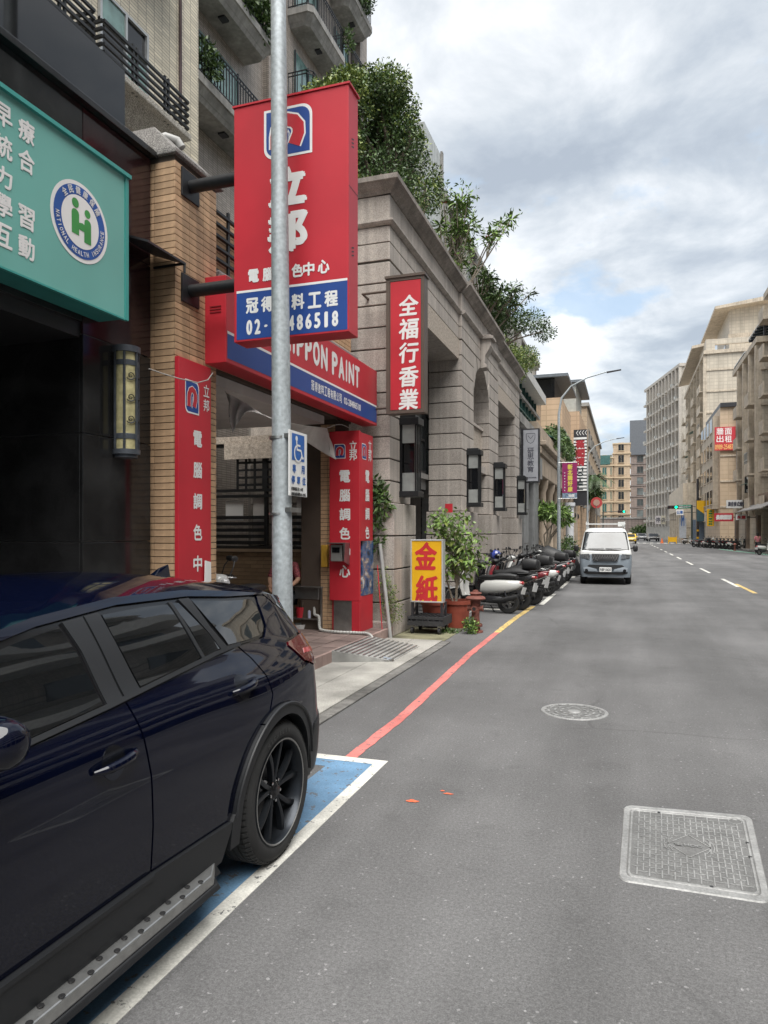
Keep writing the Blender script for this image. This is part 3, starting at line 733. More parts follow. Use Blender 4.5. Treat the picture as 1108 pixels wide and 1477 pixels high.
# ================================================================ paint shop building: brick pillar, lintel, interior
t = thing('paint_shop_building', 'two-storey shop front faced with narrow buff brick tiles behind the red signs', 'building', (-4.15, 8, 0))
PX, PY0, PY1, PT = -4.15, 5.88, 6.62, 5.43
MB().box(-5.2, PX - .012, PY0 + .012, PY1 - .012, 0, PT).box(-5.2, -4.36, 6.6, 11.08, 3.55, 5.38).box(-5.0, -4.40, 10.50, 11.08, 0, 3.6).build('wall', mortar_dark, t)
rh = .0655; n_obj = 0; rest = MB(); _bm = {}
def brick(x0, x1, y0, y1, z0, z1, parent, mat=brick_mat):
    """alike tiles share one mesh"""
    key = (round(x1 - x0, 3), round(y1 - y0, 3), round(z1 - z0, 3), mat.name)
    if key not in _bm:
        o = MB().box(-(x1 - x0) / 2, (x1 - x0) / 2, -(y1 - y0) / 2, (y1 - y0) / 2, -(z1 - z0) / 2, (z1 - z0) / 2).build('brick', mat)
        _bm[key] = o.data
    else:
        o = bpy.data.objects.new('brick', _bm[key]); COL.objects.link(o)
    o.parent = parent; o.location = Vector(((x0 + x1) / 2, (y0 + y1) / 2, (z0 + z1) / 2)) - ORG.get(parent.name, Vector((0, 0, 0)))
    return o
rows = int(PT / rh)
for i in range(rows - 1, -1, -1):
    z0 = i * rh + .004; z1 = (i + 1) * rh - .004
    for k in range(3):
        y0 = PY0 + k * .245; y1 = PY0 + (k + 1) * .245 - .004
        if n_obj < 225: brick(PX - .014, PX, y0, y1, z0, z1, t); n_obj += 1
        else: rest.box(PX - .014, PX, y0, y1, z0, z1)
    for (x0, x1) in ((PX - .24, PX - .016), (PX - .48, PX - .244)):
        if n_obj < 225 or (x0 > PX - .3 and n_obj < 290): brick(x0, x1, PY0, PY0 + .014, z0, z1, t); n_obj += 1
        else: rest.box(x0, x1, PY0, PY0 + .014, z0, z1)
# upper band between pillar and stone building
for i in range(int(1.8 / rh)):
    z0 = 3.58 + i * rh + .004; z1 = z0 + rh - .008
    for k in range(18): rest.box(-4.36, -4.348, 6.64 + k * .245, 6.64 + (k + 1) * .245 - .004, z0, z1)
for i in range(int(3.5 / rh)):
    for k in range(2): rest.box(-4.65 + k * .125, -4.53 + k * .125, 10.488, 10.50, i * rh + .004, (i + 1) * rh - .004)
o = rest.build('brick_course', brick_mat, t); o['kind'] = 'stuff'
MB().box(-5.4, PX + .03, PY0 - .03, PY1 + .1, PT, PT + .05).hexa([(-5.2, PY0 - .02, PT + .05), (PX + .0, PY0 - .02, PT + .05), (PX + .0, PY1 + .15, PT + .05), (-5.2, PY1 + .15, PT + .05)], [(-5.2, PY0 + .05, PT + .34), (PX - .28, PY0 + .05, PT + .34), (PX - .28, PY1 + .1, PT + .34), (-5.2, PY1 + .1, PT + .34)]).build('pebble_planter', washed, t, bevel=.01)
MB().box(-5.1, -4.2, 6.75, 7.4, 4.35, 4.62).box(-5.1, -4.15, 9.6, 10.9, 4.35, 4.62).build('pebble_ledge', washed, t, bevel=.03)
e_ = OX(262, 205, -4.35)
mb = MB(); mb.tube([(-4.60, e_.y - .16, e_.z - .10), (-4.58, e_.y - .12, e_.z - .0), (-4.5, e_.y - .06, e_.z + .05), (-4.40, e_.y, e_.z + .02), (-4.36, e_.y + .02, e_.z - .05)], [.04, .042, .044, .044, .044], 14); mb.build('vent_elbow', grey_pipe, t, smooth=True)
# decorative bar rails on the front
for (ya, yb, za) in ((6.75, 8.2, 4.62),):
    for k in range(6):
        MB().box(-4.30, -4.26, ya, yb, za + k * .13, za + .03 + k * .13).box(-4.6, -4.30, ya, ya + .03, za + k * .13, za + .03 + k * .13).build('rail_bar', black_metal, t)
    MB().box(-4.295, -4.27, ya + .3, ya + .34, za, za + .75).build('rail_post', black_metal, t)
# small dark awning left of the pillar
aw = thing('metal_awning', 'small dark sheet metal awning tucked beside the brick pillar', 'awning', (-4.2, 5.85, 3.9))
a0 = OY(218, 360, 5.845); 
mb = MB(); mb.hexa([(-4.405, 5.86, a0.z + .0), (-4.05, 5.86, a0.z - .16), (-4.05, 6.1, a0.z - .16), (-4.405, 6.1, a0.z)], [(-4.405, 5.86, a0.z + .02), (-4.05, 5.86, a0.z - .14), (-4.05, 6.1, a0.z - .14), (-4.405, 6.1, a0.z + .02)]); mb = MB()
q0, q1, q2 = OY(217, 366, 5.87), OY(270, 392, 5.60), OY(218, 400, 5.87)
mb.hexa([(-4.40, 5.30, q0.z - .02), (-4.02, 5.30, q0.z - .16), (-4.02, 5.87, q0.z - .16), (-4.40, 5.87, q0.z - .02)], [(-4.40, 5.30, q0.z), (-4.02, 5.30, q0.z - .14), (-4.02, 5.87, q0.z - .14), (-4.40, 5.87, q0.z)])
mb.build('roof_sheet', dark_metal, aw)
mb = MB(); mb.bar((-4.03, 5.86, q0.z - .15), (-4.38, 5.86, q0.z - .15), .02, .02); mb.tube([(-4.03, 5.86, q0.z - .16), (-4.03, 5.86, q0.z - .24)], .012, 6); mb.build('bracket', black_metal, aw)
# interior: soffit, back wall with low brick wall and black gridded window, side wall
MB().box(-8.1, -4.42, 6.64, 10.1, 3.42, 3.54).build('soffit', soffit_mat, t)
BW = 10.95
MB().box(-9.4, -4.46, BW + .012, BW + .22, .0, 1.42).build('low_wall', mortar_dark, t)
nlow = 0
for i in range(18):
    for k in range(11):
        x1 = -4.47 - k * .245 - (.12 if i % 2 else 0); z0 = .17 + i * .068
        if z0 + .064 > 1.40: continue
        if nlow < 10: pass
        o = brick(x1 - .241, x1, BW, BW + .014, z0, z0 + .062, t, M('tan_brick_tile', (.34, .24, .15), .6, var=.12, rnd=.14, grime=.2)); nlow += 1; o.name = 'low_wall_brick'
MB().box(-9.4, -4.46, BW - .03, BW + .25, 1.40, 1.45).build('sill', M('sill_tan', (.30, .22, .15), .6), t)
# black window frame with bars
wf = MB()
wl, wr, wz0, wz1 = -7.35, -4.75, 1.45, 3.3
for x in (wl, wl + .28, -5.95, -5.55, wr): wf.box(x, x + .06, BW + .05, BW + .11, wz0, wz1)
for z in (wz0, 2.35, 2.45, wz1 - .06): wf.box(wl, wr + .06, BW + .04, BW + .10, z, z + .05)
for k in range(5): wf.box(-6.98, -5.95, BW + .06, BW + .09, wz0 + .08 + k * .11, wz0 + .14 + k * .11); wf.box(-5.5, wr, BW + .06, BW + .09, wz0 + .08 + k * .11, wz0 + .14 + k * .11)
for k in range(5): wf.box(-6.5, -5.55, BW + .06, BW + .08, 2.55 + k * .13, 2.59 + k * .13)
for k in range(6): wf.box(-6.5 + k * .17, -6.46 + k * .17, BW + .055, BW + .075, 2.5, 3.2)
wf.build('window_frame', black_metal, t)
for (x0, x1, z0, z1, m_) in ((-6.75, -6.4, 1.95, 2.3, white_sign), (-6.2, -5.95, 1.8, 2.35, soffit_mat), (-5.35, -5.2, 1.7, 2.9, soffit_mat), (-4.95, -4.85, 1.5, 2.9, grey_pipe)):
    MB().box(x0, x1, BW + .112, BW + .128, z0, z1).build('shelf_item', m_, t)
MB().box(-8.1, wl, BW + .02, BW + .2, 1.45, 3.42).build('plaster_wall', M('stone_clad_grey', (.20, .19, .18), .8, var=.2, vs=3), t)
MB().box(-7.35, -4.42, BW + .0, BW + .2, 3.3, 3.42).box(-4.69, -4.42, BW + .02, BW + .2, 1.45, 3.3).build('relief_panel', carved, t)
MB().box(-6.7, -4.8, BW - .02, BW - .001, 3.02, 3.30).build('relief_panel', carved, t)
mb = MB(); mb.tube([(-4.72, BW - .05, 1.45), (-4.72, BW - .05, 3.3)], .03, 8); mb.tube([(-4.6, BW - .05, .2), (-4.6, BW - .05, 3.3)], .022, 8); mb.build('wall_pipe', grey_pipe, t, smooth=True)

# shop fascia sign
t = thing('fascia_sign', 'red and blue fascia sign reading NIPPON PAINT over the shop front', 'sign', (-3.9, 8.7, 3.5))
FX, FY0, FY1, FZ0, FZ1 = -3.9, 6.40, 11.08, 3.50, 4.40
MB().box(FX - .26, FX, FY0, FY1, FZ0, FZ1).build('sign_box', red_sign, t, bevel=.006)
def band(mb, y0, y1, z0, z1, mi=0, off=.002): mb.add([(FX + off, y0, z0), (FX + off, y1, z0), (FX + off, y1, z1), (FX + off, y0, z1)], [(0, 1, 2, 3)], mi)
zb = 3.80
mb = MB(); band(mb, FY0 + .02, FY1 - .02, FZ0 + .045, zb, 0); band(mb, FY0 + .02, FY1 - .02, zb, zb + .028, 1, .003); mb.build('blue_band', [blue_sign, white_sign], t)
pl = facing((FX, 0, 0), '+x'); mb = MB()
ya, yb = OX(519, 550, FX).y, OX(416, 515, FX).y
zt = 4.12; hh = .33; per = (ya - yb) / 9.55     # PPON PAINT
y = ya
adv = {'N': 1.02, 'I': .5, 'P': .95, 'O': 1.0, 'A': 1.0, 'T': .9, ' ': .45}
for ch in reversed('NIPPON PAINT'):
    w_ = per * adv[ch]
    if ch != ' ': write(mb, pl, ch, y - w_ / 2, zt, w_ * (.86 if ch != 'I' else .42), hh, .017)
    y -= w_
yy = OX(470, 570, FX).y; 
s = '冠得塗料工程有限公司'
y0_, y1_ = OX(451, 565, FX).y, OX(491, 585, FX).y
for i, ch in enumerate(s): write(mb, pl, ch, y0_ + (y1_ - y0_) * i / 9, 3.675, (y1_ - y0_) / 10.5, .13, .003)
y2_, y3_ = OX(496, 585, FX).y, OX(520, 598, FX).y
write(mb, pl, '02-28486518', (y2_ + y3_) / 2, 3.67, y3_ - y2_, .10, .004)
mb.build('lettering', white_sign, t)
mb = MB(); paint_logo(mb, pl, 7.15, 4.11, .5, .42); mb.build('logo', [white_sign, blue_sign, red_sign], t)
mb = MB()
for k in range(3): mb.box(FX - .19, FX - .06, FY0 - .008, FY0, 4.02 + k * .03, 4.03 + k * .03)
mb.build('vent_slots', M('dark_red', (.22, .01, .015), .5), t)

# red boards on the two pillars
def board(mb_parent, pl, x, zt_, zb_, w, chars='電腦調色中心', y0=None, y1=None, cs=.2, name='lettering', lg=None, cn=None):
    mb = MB(); vwrite(mb, pl, chars, x, y0, y1, cs, cs * 1.06, cs * .032); 
    vwrite(mb, pl, '立邦', cn[0], cn[1], cn[2], cn[3], cn[3] * 1.2, cn[3] * .018)
    mb.build(name, white_sign, mb_parent)
    mb = MB(); paint_logo(mb, pl, *lg); mb.build('logo', [white_sign, blue_sign, red_sign], mb_parent)
t = thing('pillar_board', 'tall red board with white characters on the near brick pillar behind the dark car', 'sign', (-4.1, 6.3, .3))
X = PX + .05
ya, yb = OX(258, 600, X).y, OX(304.5, 600, X).y
zt1 = OX(258, 513, X).z; 
MB().box(PX + .002, X, ya, yb, .4, zt1).build('board', red_sign, t, bevel=.004)
pl = facing((X, 0, 0), '+x'); yc = OX(285, 700, X).y
board(t, pl, yc, zt1, .4, yb - ya, y0=OX(284, 633, X).z, y1=OX(284, 858, X).z, cs=.155, lg=(OX(277, 573, X).y, OX(277, 573, X).z, .24, .33), cn=(OX(297.5, 575, X).y, OX(297, 564, X).z, OX(297, 585, X).z, .105))
mb = MB(); c = OX(299, 842, X + .03); mb.prism([(c.y - .05, c.z - .5), (c.y + .09, c.z - .5), (c.y + .07, c.z + .22), (c.y - .03, c.z + .24)], X + .02, X + .03, 'x'); o = mb.build('folded_paper', white_sign); tag(o, 'white folded cloth hanging in front of the near red pillar board', 'cloth')
mb = MB(); P = [OX(215, 532, PX + .1), OX(235, 539, PX + .08), OX(258, 546, PX + .12), OX(285, 552, PX + .12), OX(300, 548, PX + .12), OX(307, 538, PX + .12)]
mb.tube(P, .006, 5); o = mb.build('cable', M('grey_cable', (.3, .29, .27), .7)); tag(o, 'loose pale cable drooping across the top of the near pillar board', 'cable')

t = thing('pillar_board', 'red character boards wrapped round the far shop pillar with steel plate below', 'sign', (-4.1, 10.4, .3))
Y = 10.40; xa, xb = -4.46, -3.95
zt_, zm = OY(490, 622, Y).z, OY(490, 866, Y).z
MB().box(xa, xb - .003, Y, Y + .06, zm, zt_).box(xb - .12, xb, Y + .062, 11.02, OX(530, 780, xb).z, zt_ - .02).box(xb - .12, xb, Y + .062, 11.02, PZ, OX(530, 858, xb).z).box(xa + .02, xb - .12, Y + .062, 11.0, PZ, zt_ - .04).build('board', red_sign, t, bevel=.004)
MB().box(xa + .06, xb - .14, Y + .03, Y + .06, PZ, zm - .004).build('steel_plate', steel, t)
MB().box(xb - .13, xb - .004, Y + .0, Y + .06, PZ, zm - .004).build('red_edge', red_sign, t)
pl = facing((0, Y, 0), '-y')
board(t, pl, OY(497.5, 700, Y).x, zt_, zm, .5, y0=OY(497, 687, Y).z, y1=OY(497, 824, Y).z, cs=.185, lg=(OY(490.5, 652, Y).x, OY(490, 651, Y).z, .19, .23), cn=(OY(509.5, 650, Y).x, OY(509, 643, Y).z, OY(509, 657, Y).z, .13))
pl = facing((xb, 0, 0), '+x')
board(t, pl, 10.75, 0, 0, .5, chars='電腦調色', y0=OX(528, 687, xb).z, y1=OX(528, 768, xb).z, cs=.19, lg=(10.60, OX(524, 651, xb).z, .2, .25), cn=(10.87, OX(533, 643, xb).z, OX(533, 658, xb).z, .15))
def poster_mat():
    m = M('poster_print', (.3, .35, .42), .3, var=0)
    t_ = m.node_tree; b = t_.nodes['Principled BSDF']
    tcn = t_.nodes.new('ShaderNodeTexCoord'); n = t_.nodes.new('ShaderNodeTexNoise'); n.inputs['Scale'].default_value = 5; n.inputs['Detail'].default_value = 8; n.inputs['Roughness'].default_value = .7
    t_.links.new(tcn.outputs['Object'], n.inputs['Vector']); r = t_.nodes.new('ShaderNodeValToRGB'); t_.links.new(n.outputs[0], r.inputs[0])
    r.color_ramp.elements[0].position = .38; r.color_ramp.elements[0].color = (.01, .015, .03, 1); r.color_ramp.elements[1].position = .62; r.color_ramp.elements[1].color = (.55, .6, .65, 1)
    q = r.color_ramp.elements.new(.5); q.color = (.04, .12, .28, 1); q = r.color_ramp.elements.new(.56); q.color = (.3, .2, .12, 1)
    t_.links.new(r.outputs[0], b.inputs['Base Color']); return m
MB().box(xb - .05, xb + .004, Y + .12, 11.03, OX(530, 858, xb).z + .003, OX(530, 780, xb).z - .003).build('poster', poster_mat(), t)
# ================================================================ street lamp pole in front + disabled parking sign
def street_lamp(name, label, x, y, h, r0, r1, arm, group=None, near=False, lean=0.0):
    t = thing(name, label, 'street lamp', (x, y, 0), group)
    MB().tube([(x + lean, y, 0), (x + lean * .5, y, h * .4), (x, y, h * .8)], [r0, r0 * .82, r1], 20 if near else 10).build('pole', galv, t, smooth=True)
    z = h * .8
    pts = [(x, y, z), (x + arm * .05, y, z + h * .08), (x + arm * .22, y, z + h * .135), (x + arm * .5, y, z + h * .172), (x + arm * .85, y, z + h * .195)]
    MB().tube(pts, [r1, r1 * .85, r1 * .7, r1 * .6, r1 * .5], 8).build('arm', galv, t, smooth=True)
    e_ = pts[-1]
    MB().hexa([(e_[0] + .0, y - .06, e_[2] - .05), (e_[0] + .55, y - .05, e_[2] + .02), (e_[0] + .55, y + .05, e_[2] + .02), (e_[0], y + .06, e_[2] - .05)], [(e_[0] + .0, y - .06, e_[2] + .0), (e_[0] + .55, y - .05, e_[2] + .06), (e_[0] + .55, y + .05, e_[2] + .06), (e_[0], y + .06, e_[2] + .0)]).build('lamp_head', dark_metal, t)
    return t
NPX, NPY = -2.955, 5.71
t = street_lamp('street_lamp', 'thick galvanised lamp post standing right behind the dark car', NPX, NPY, 9.6, .098, .062, 2.0, near=True, lean=.06)
mb = MB(); mb.box(NPX - .045, NPX + .035, NPY - .092, NPY - .083, 1.0, 1.28); 
MB().lathe([(.20, 0), (.20, .02), (.1, .03)], (NPX, NPY, 0), 20).build('base_flange', galv, t, smooth=True)
mb = MB()
a, b = OX(419, 770, NPX + .09), OX(423, 812, NPX + .09)
mb.box(NPX + .02, NPX + .085, NPY - .06, NPY - .05, OX(419, 811, NPX).z, OX(419, 768, NPX).z)
o = mb.build('number_plate', M('yellow_plate', (.5, .36, .08), .6, var=.2, vs=40), t)
MB().tube([(NPX + .025, NPY, 1.92), (NPX + .025, NPY, 1.90)], .098, 20).build('strap', steel, t, smooth=True)
MB().tube([(NPX + .025, NPY, 2.60), (NPX + .025, NPY, 2.575)], .095, 20).build('strap', steel, t, smooth=True)
t = thing('parking_sign', 'white and blue disabled parking sign strapped to the near lamp post', 'sign', (-2.78, 5.77, 2))
sx = -2.78; ya, yb = OX(417.5, 660, sx).y, OX(443, 660, sx).y; zt, zb_ = OX(420, 620, sx).z, OX(430, 716, sx).z
MB().box(sx - .012, sx, ya, yb, zb_, zt).build('plate', white_sign, t, bevel=.003)
for z in (1.945, 2.60): MB().box(sx - .12, sx - .012, ya + .05, yb - .1, z - .02, z + .02).build('bracket', steel, t)
pl = facing((sx, (ya + yb) / 2, (zt + zb_) / 2), '+x'); w = yb - ya; h = zt - zb_
mb = MB(); flat(mb, pl, [(-w * .37, h * .46), (-w * .37, h * .05), (w * .33, h * .05), (w * .33, h * .46)], 0, .002)
flat(mb, pl, circ(.024, 16, (-.045, h * .39)), 1, .004)
stroke(mb, pl, [(-.045, h * .35), (-.035, h * .22), (.045, h * .215), (.075, h * .10), (.10, h * .11)], .022, 1, .0045)
stroke(mb, pl, [(-.04, h * .29), (.03, h * .285)], .017, 1, .005)
stroke(mb, pl, circ(.073, 20, (-.015, h * .165), 120, 345), .018, 1, .0048)
for ch, x, y in (('專', -.09, -.045), ('用', .09, -.045), ('停', -.11, -.145), ('車', .0, -.145), ('位', .11, -.145)): write(mb, pl, ch, x, y, .07, .075, .002, 0)
write(mb, pl, '停車時間 限 3 小時', -.03, -.225, .24, .035, .0008, 2); write(mb, pl, '違規者處新臺幣600-1200元', 0, -.27, .30, .033, .0008, 2)
mb.build('lettering', [M('sign_blue', (.02, .12, .42), .4), white_sign, black_plastic], t)

# ================================================================ big red projecting sign
t = thing('projecting_sign', 'big red and blue two-sided box sign on black tubes above the shop', 'sign', (-3.0, 6.12, 3.57))
X0, X1, Y0, Y1, Z0, Z1 = -3.57, -2.385, 6.0, 6.24, 3.57, 5.82
MB().box(X0, X1, Y0, Y1, Z0, Z1).build('sign_box', red_sign, t, bevel=.006)
MB().box(X0 - .012, X1 + .015, Y0 - .012, Y1 + .012, Z1 + .001, Z1 + .018).build('top_rim', red_sign, t)
zb1 = OY(420, 405, Y0).z
zb1 = 4.035
pl = facing((0, Y0, 0), '-y'); mb = MB(); flat(mb, pl, [(X0 + .03, Z0 + .02), (X1 - .01, Z0 + .02), (X1 - .01, zb1), (X0 + .03, zb1)], 0, .002)
flat(mb, pl, [(X0 + .03, zb1), (X1 - .01, zb1), (X1 - .01, zb1 + .022), (X0 + .03, zb1 + .022)], 1, .003); mb.build('blue_band', [blue_sign, white_sign], t)
def yc(u, v): p = OY(u, v, Y0); return p.x, p.z
mb = MB()
c = yc(415, 268); c2 = yc(415, 333)
write(mb, pl, '立', c[0], c[1], .40, .37, .024); write(mb, pl, '邦', c2[0], c2[1], .42, .40, .022)
for ch, u, v in zip('電腦調色中心', (366, 387, 408, 429, 445.5, 467), (398, 395.5, 393, 390, 388, 384.5)):
    c = yc(u, v); write(mb, pl, ch, c[0], c[1], .118, .128, .005)
for ch, u, v in zip('冠得塗料工程', (364, 386, 408, 430, 454, 478), (441, 438.5, 437, 435, 433, 430.5)):
    c = yc(u, v); write(mb, pl, ch, c[0], c[1], .135, .148, .006)
a, b = yc(354, 472), yc(490, 460)
s = '02-28486518'; wch = (b[0] - a[0]) / 11
for i, ch in enumerate(s):
    write(mb, pl, ch, a[0] + wch * (i + .5), (a[1] + b[1]) / 2 + .0, wch * (.72 if ch not in '1-' else .4), .145 if ch != '-' else .022, .007)
mb.build('lettering', white_sign, t)
mb = MB(); c = yc(415.5, 190); paint_logo(mb, pl, c[0], c[1], .50, .47); mb.build('logo', [white_sign, blue_sign, red_sign], t)
mb = MB()
for zc in (5.28, 4.28):
    for k in range(3): mb.add([(X1 + .002, Y0 + .07, zc + k * .035), (X1 + .002, Y0 + .13, zc + .02 + k * .035), (X1 + .002, Y0 + .13, zc + .033 + k * .035), (X1 + .002, Y0 + .07, zc + .013 + k * .035)], [(0, 1, 2, 3)])
mb.build('vent_slots', black_metal, t)
MB().box(X1, X1 + .002, Y0 + .01, Y1 - .005, 4.90, 4.905).build('panel_joint', black_metal, t)
for z in (5.21, 4.165):
    tb = MB().tube([(-4.14, 6.12, z), (X0, 6.12, z)], .062, 16).build('support_tube', black_metal, t, smooth=True)
    MB().box(-4.149, -4.13, 5.97, 6.27, z - .14, z + .14).build('flange', black_metal, tb, bevel=.004)

# ================================================================ stone arcade building
t = thing('stone_arcade_building', 'pinkish granite arcade building with a central arch and tall pillars', 'building', (-3.75, 19, 0))
SXF = -3.75
piers = [(11.3, 12.5, 0), (16.5, 17.9, .07), (20.1, 21.6, .07), (25.5, 26.6, 0)]
CH = .37
def block(b, m=stone_mat, nm='stone_block', bv=.008): return MB().box(*b).build(nm, m, t, bevel=bv)
core = MB()
for (y0, y1, pr) in piers:
    core.box(SXF - .70, SXF + pr - .03, y0 + .03, y1 - .03, 0, 6.4)
core.box(-8.5, SXF - .72, 11.33, 26.5, 6.3, 7.3); core.box(SXF - .72, SXF - .03, 11.33, 26.55, 6.32, 7.5)
core.build('core', stone_joint, t)
for (y0, y1, pr) in piers:
    z = 0; i = 0
    while z < 6.28:
        hgt = CH if z > 2.2 else .56
        z1 = min(z + hgt, 6.30)
        ex = .09 if z < 2.2 else 0
        x1 = SXF + pr + ex
        block((SXF - .74 - ex * .5, x1, y0 - ex * .6, y1 + ex * .6, z + .012, z1 - .012)); z = z1; i += 1
# wall above the piers: courses between piers and over openings
def course(y0, y1, z0, z1, x1, n):
    for k in range(n):
        a = y0 + (y1 - y0) * k / n; b = y0 + (y1 - y0) * (k + 1) / n
        block((SXF - .05, x1, a + .006, b - .006, z0 + .008, z1 - .008))
# corner face towards the camera
for k, (xa, xb) in enumerate(((-5.4, -4.52), (-6.4, -5.42))):
    for z in [6.31 - CH * i for i in range(16)]:
        if z > .3: block((xa, xb, 11.33, 11.6, z - CH + .012, z - .012))
for (z0, z1, n) in ((6.32, 6.62, 14), (6.62, 6.90, 14)):
    for (a, b, pr, nn) in ((11.3, 16.5, 0, 5), (16.5, 18.05, .07, 2), (19.95, 21.6, .07, 2), (21.6, 26.6, 0, 5)):
        course(a, b, z0, z1, SXF + pr, nn)
    for k in range(3): block((-6.4 + k * .88, -6.4 + (k + 1) * .88 - .01 + (.0 if k < 2 else .0), 11.30, 11.34, z0 + .008, z1 - .008))
for (a, b, pr, nn) in ((11.3, 16.5, 0, 4), (16.5, 21.6, .07, 5), (21.6, 26.6, 0, 4)): course(a, b, 6.98, 7.42, SXF - .0 + pr, nn)
for k in range(3): block((-6.4 + k * .88, -6.4 + (k + 1) * .88 - .01, 11.30, 11.34, 6.98, 7.41))
def mould(z, prof, m=stone_dark, nm='moulding'):
    for (a, b, pr) in ((11.3, 16.5, 0), (16.5, 21.6, .08), (21.6, 26.6, 0)):
        mb = MB(); P = [(SXF + pr - .3, z)] + [(SXF + pr + x, z + dz) for x, dz in prof] + [(SXF + pr - .3, z + prof[-1][1])]
        n = len(P); ya = a - (.0 if a > 11.4 else prof[-2][0]) ; yb = b + (.0 if b < 26 else .05)
        vs = []
        for yy_, sgn in ((ya, 0), (yb, 1)):
            for (x, zz_) in P: vs.append((x, yy_ if not (a < 11.4 and sgn == 0) else 11.3 - max(0, x - SXF), zz_))
        mb.add(vs, [tuple(range(n)), tuple(range(n, 2 * n))] + [(i, (i + 1) % n, n + (i + 1) % n, n + i) for i in range(n)])
        mb.build(nm, m, t)
    mb = MB(); P = [(11.35, z)] + [(11.3 - x, z + dz) for x, dz in prof] + [(11.35, z + prof[-1][1])]; n = len(P)
    vs = [(-6.6, y, zz_) for y, zz_ in P] + [((SXF + max(0, 11.3 - y)) if y < 11.34 else SXF, y, zz_) for y, zz_ in P]
    mb.add(vs, [tuple(range(n)), tuple(range(n, 2 * n))] + [(i, (i + 1) % n, n + (i + 1) % n, n + i) for i in range(n)])
    mb.build(nm, m, t)
mould(6.90, [(.01, 0), (.05, .02), (.08, .05), (.08, .08), (.0, .08)], stone_mat)
mould(7.42, [(.02, 0), (.06, .05), (.11, .08), (.16, .14), (.20, .16), (.20, .24), (.0, .25)], stone_dark, 'cornice')
# lintels
for (a, b) in ((12.5, 16.5), (21.6, 25.5)):
    MB().box(SXF - .74, SXF - .02, a, b, 5.86, 6.30).build('lintel_core', stone_joint, t)
    MB().box(SXF - .03, SXF - .0, a, b, 5.84, 6.31).build('carved_lintel', carved, t)
    MB().box(SXF - .73, SXF - .03, a, b, 5.83, 5.858).build('lintel_underside', stone_mat, t)
# arch between the inner piers
AC, AR, AS = 19.0, 1.1, 5.05; xo = SXF + .07
NSEG = 9
for k in range(NSEG):
    a0, a1 = math.pi * k / NSEG, math.pi * (k + 1) / NSEG
    g = .006
    def pt(a): 
        c_, s_ = math.cos(a), math.sin(a)
        ry = AC + AR * c_, AS + AR * s_
        # outer edge reaches the square surround
        kx = 1.1 / max(abs(c_), 1e-3); kz = (6.30 - AS) / max(s_, 1e-3); q = min(kx, kz, 9); q = max(q, AR + .0)
        return ry, (AC + q * c_, AS + q * s_)
    (i0, o0_), (i1, o1) = pt(a0 + g), pt(a1 - g)
    im, om = pt((a0 + a1) / 2)
    P = [i0, o0_]
    if abs(math.cos(a0)) > .66 and abs(math.cos(a1)) < .66 : P.append((AC + 1.1, 6.30))
    if abs(math.cos(a1)) > .66 and abs(math.cos(a0)) < .66 : P.append((AC - 1.1, 6.30))
    P += [o1, i1, im]
    mb = MB(); mb.prism([(p[0], p[1]) for p in P], SXF - .7, xo - (.0 if k % 2 else .01), 'x'); mb.build('voussoir', stone_mat, t, bevel=.006)
course(18.05, 19.95, 6.32, 6.62, xo, 2); course(18.05, 19.95, 6.62, 6.90, xo, 2)
# keystone bracket
mb = MB(); P = [(xo, 6.12), (xo + .16, 6.14), (xo + .17, 6.2), (xo + .10, 6.26), (xo + .12, 6.45), (xo + .22, 6.62), (xo + .27, 6.72), (xo + .27, 6.88), (xo, 6.88)]
mb.prism([(a, b) for a, b in P], 18.80, 19.2, 'y'); mb.build('keystone', stone_mat, t, bevel=.008)
MB().box(xo, xo + .34, 18.72, 19.28, 6.882, 6.96).box(xo, xo + .28, 18.76, 19.24, 6.965, 7.0).build('keystone_cap', stone_dark, t, bevel=.01)
MB().box(SXF - .25, SXF - .16, 17.9, 20.1, 3.6, 4.6).build('carved_panel', carved, t)
MB().box(SXF - .7, SXF - .02, 17.9, 20.1, 3.38, 3.58).box(SXF - .3, SXF - .1, 17.9, 20.1, 4.61, 4.68).build('panel_ledge', stone_mat, t)
# back wall of the arcade, shutters, ceiling
BK = -6.3
MB().box(-6.6, BK, 11.6, 26.6, 0, 6.3).box(-6.6, SXF - .75, 26.3, 26.6, 0, 6.3).build('inner_wall', M('arcade_wall', (.25, .23, .21), .8, var=.12, streak=True), t)
MB().box(-6.6, SXF - .75, 11.6, 26.5, 3.0, 3.12).build('inner_floor', M('arcade_slab', (.22, .21, .2), .8), t)
for (a, b) in ((12.7, 16.2), (17.2, 21.0), (22.0, 26.0)):
    MB().box(BK, BK + .03, a, b, 3.3, 5.6).build('arcade_window', window_glass, t)
    w_ = MB()
    for k in range(5): w_.box(BK + .03, BK + .07, a + (b - a) * k / 4 - .03, a + (b - a) * k / 4 + .03, 3.3, 5.6)
    for z in (3.3, 4.4, 5.0, 5.57): w_.box(BK + .032, BK + .068, a, b, z, z + .05)
    w_.build('window_frame', black_metal, t)
for (a, b) in ((12.9, 16.0), (17.4, 20.8), (22.2, 25.8)):
    m_ = MB()
    for k in range(18): m_.box(BK, BK + .03 + .012 * (k % 2), a, b, .9 + k * .11, .9 + k * .11 + .10)
    o = m_.build('shutter_slat', M('grey_shutter', (.27, .28, .28), .45, metal=.4, grime=.2), t); o['kind'] = 'stuff'
    MB().box(BK - .01, BK + .02, a, b, .1, .9).build('shop_glass', dark_glass, t)
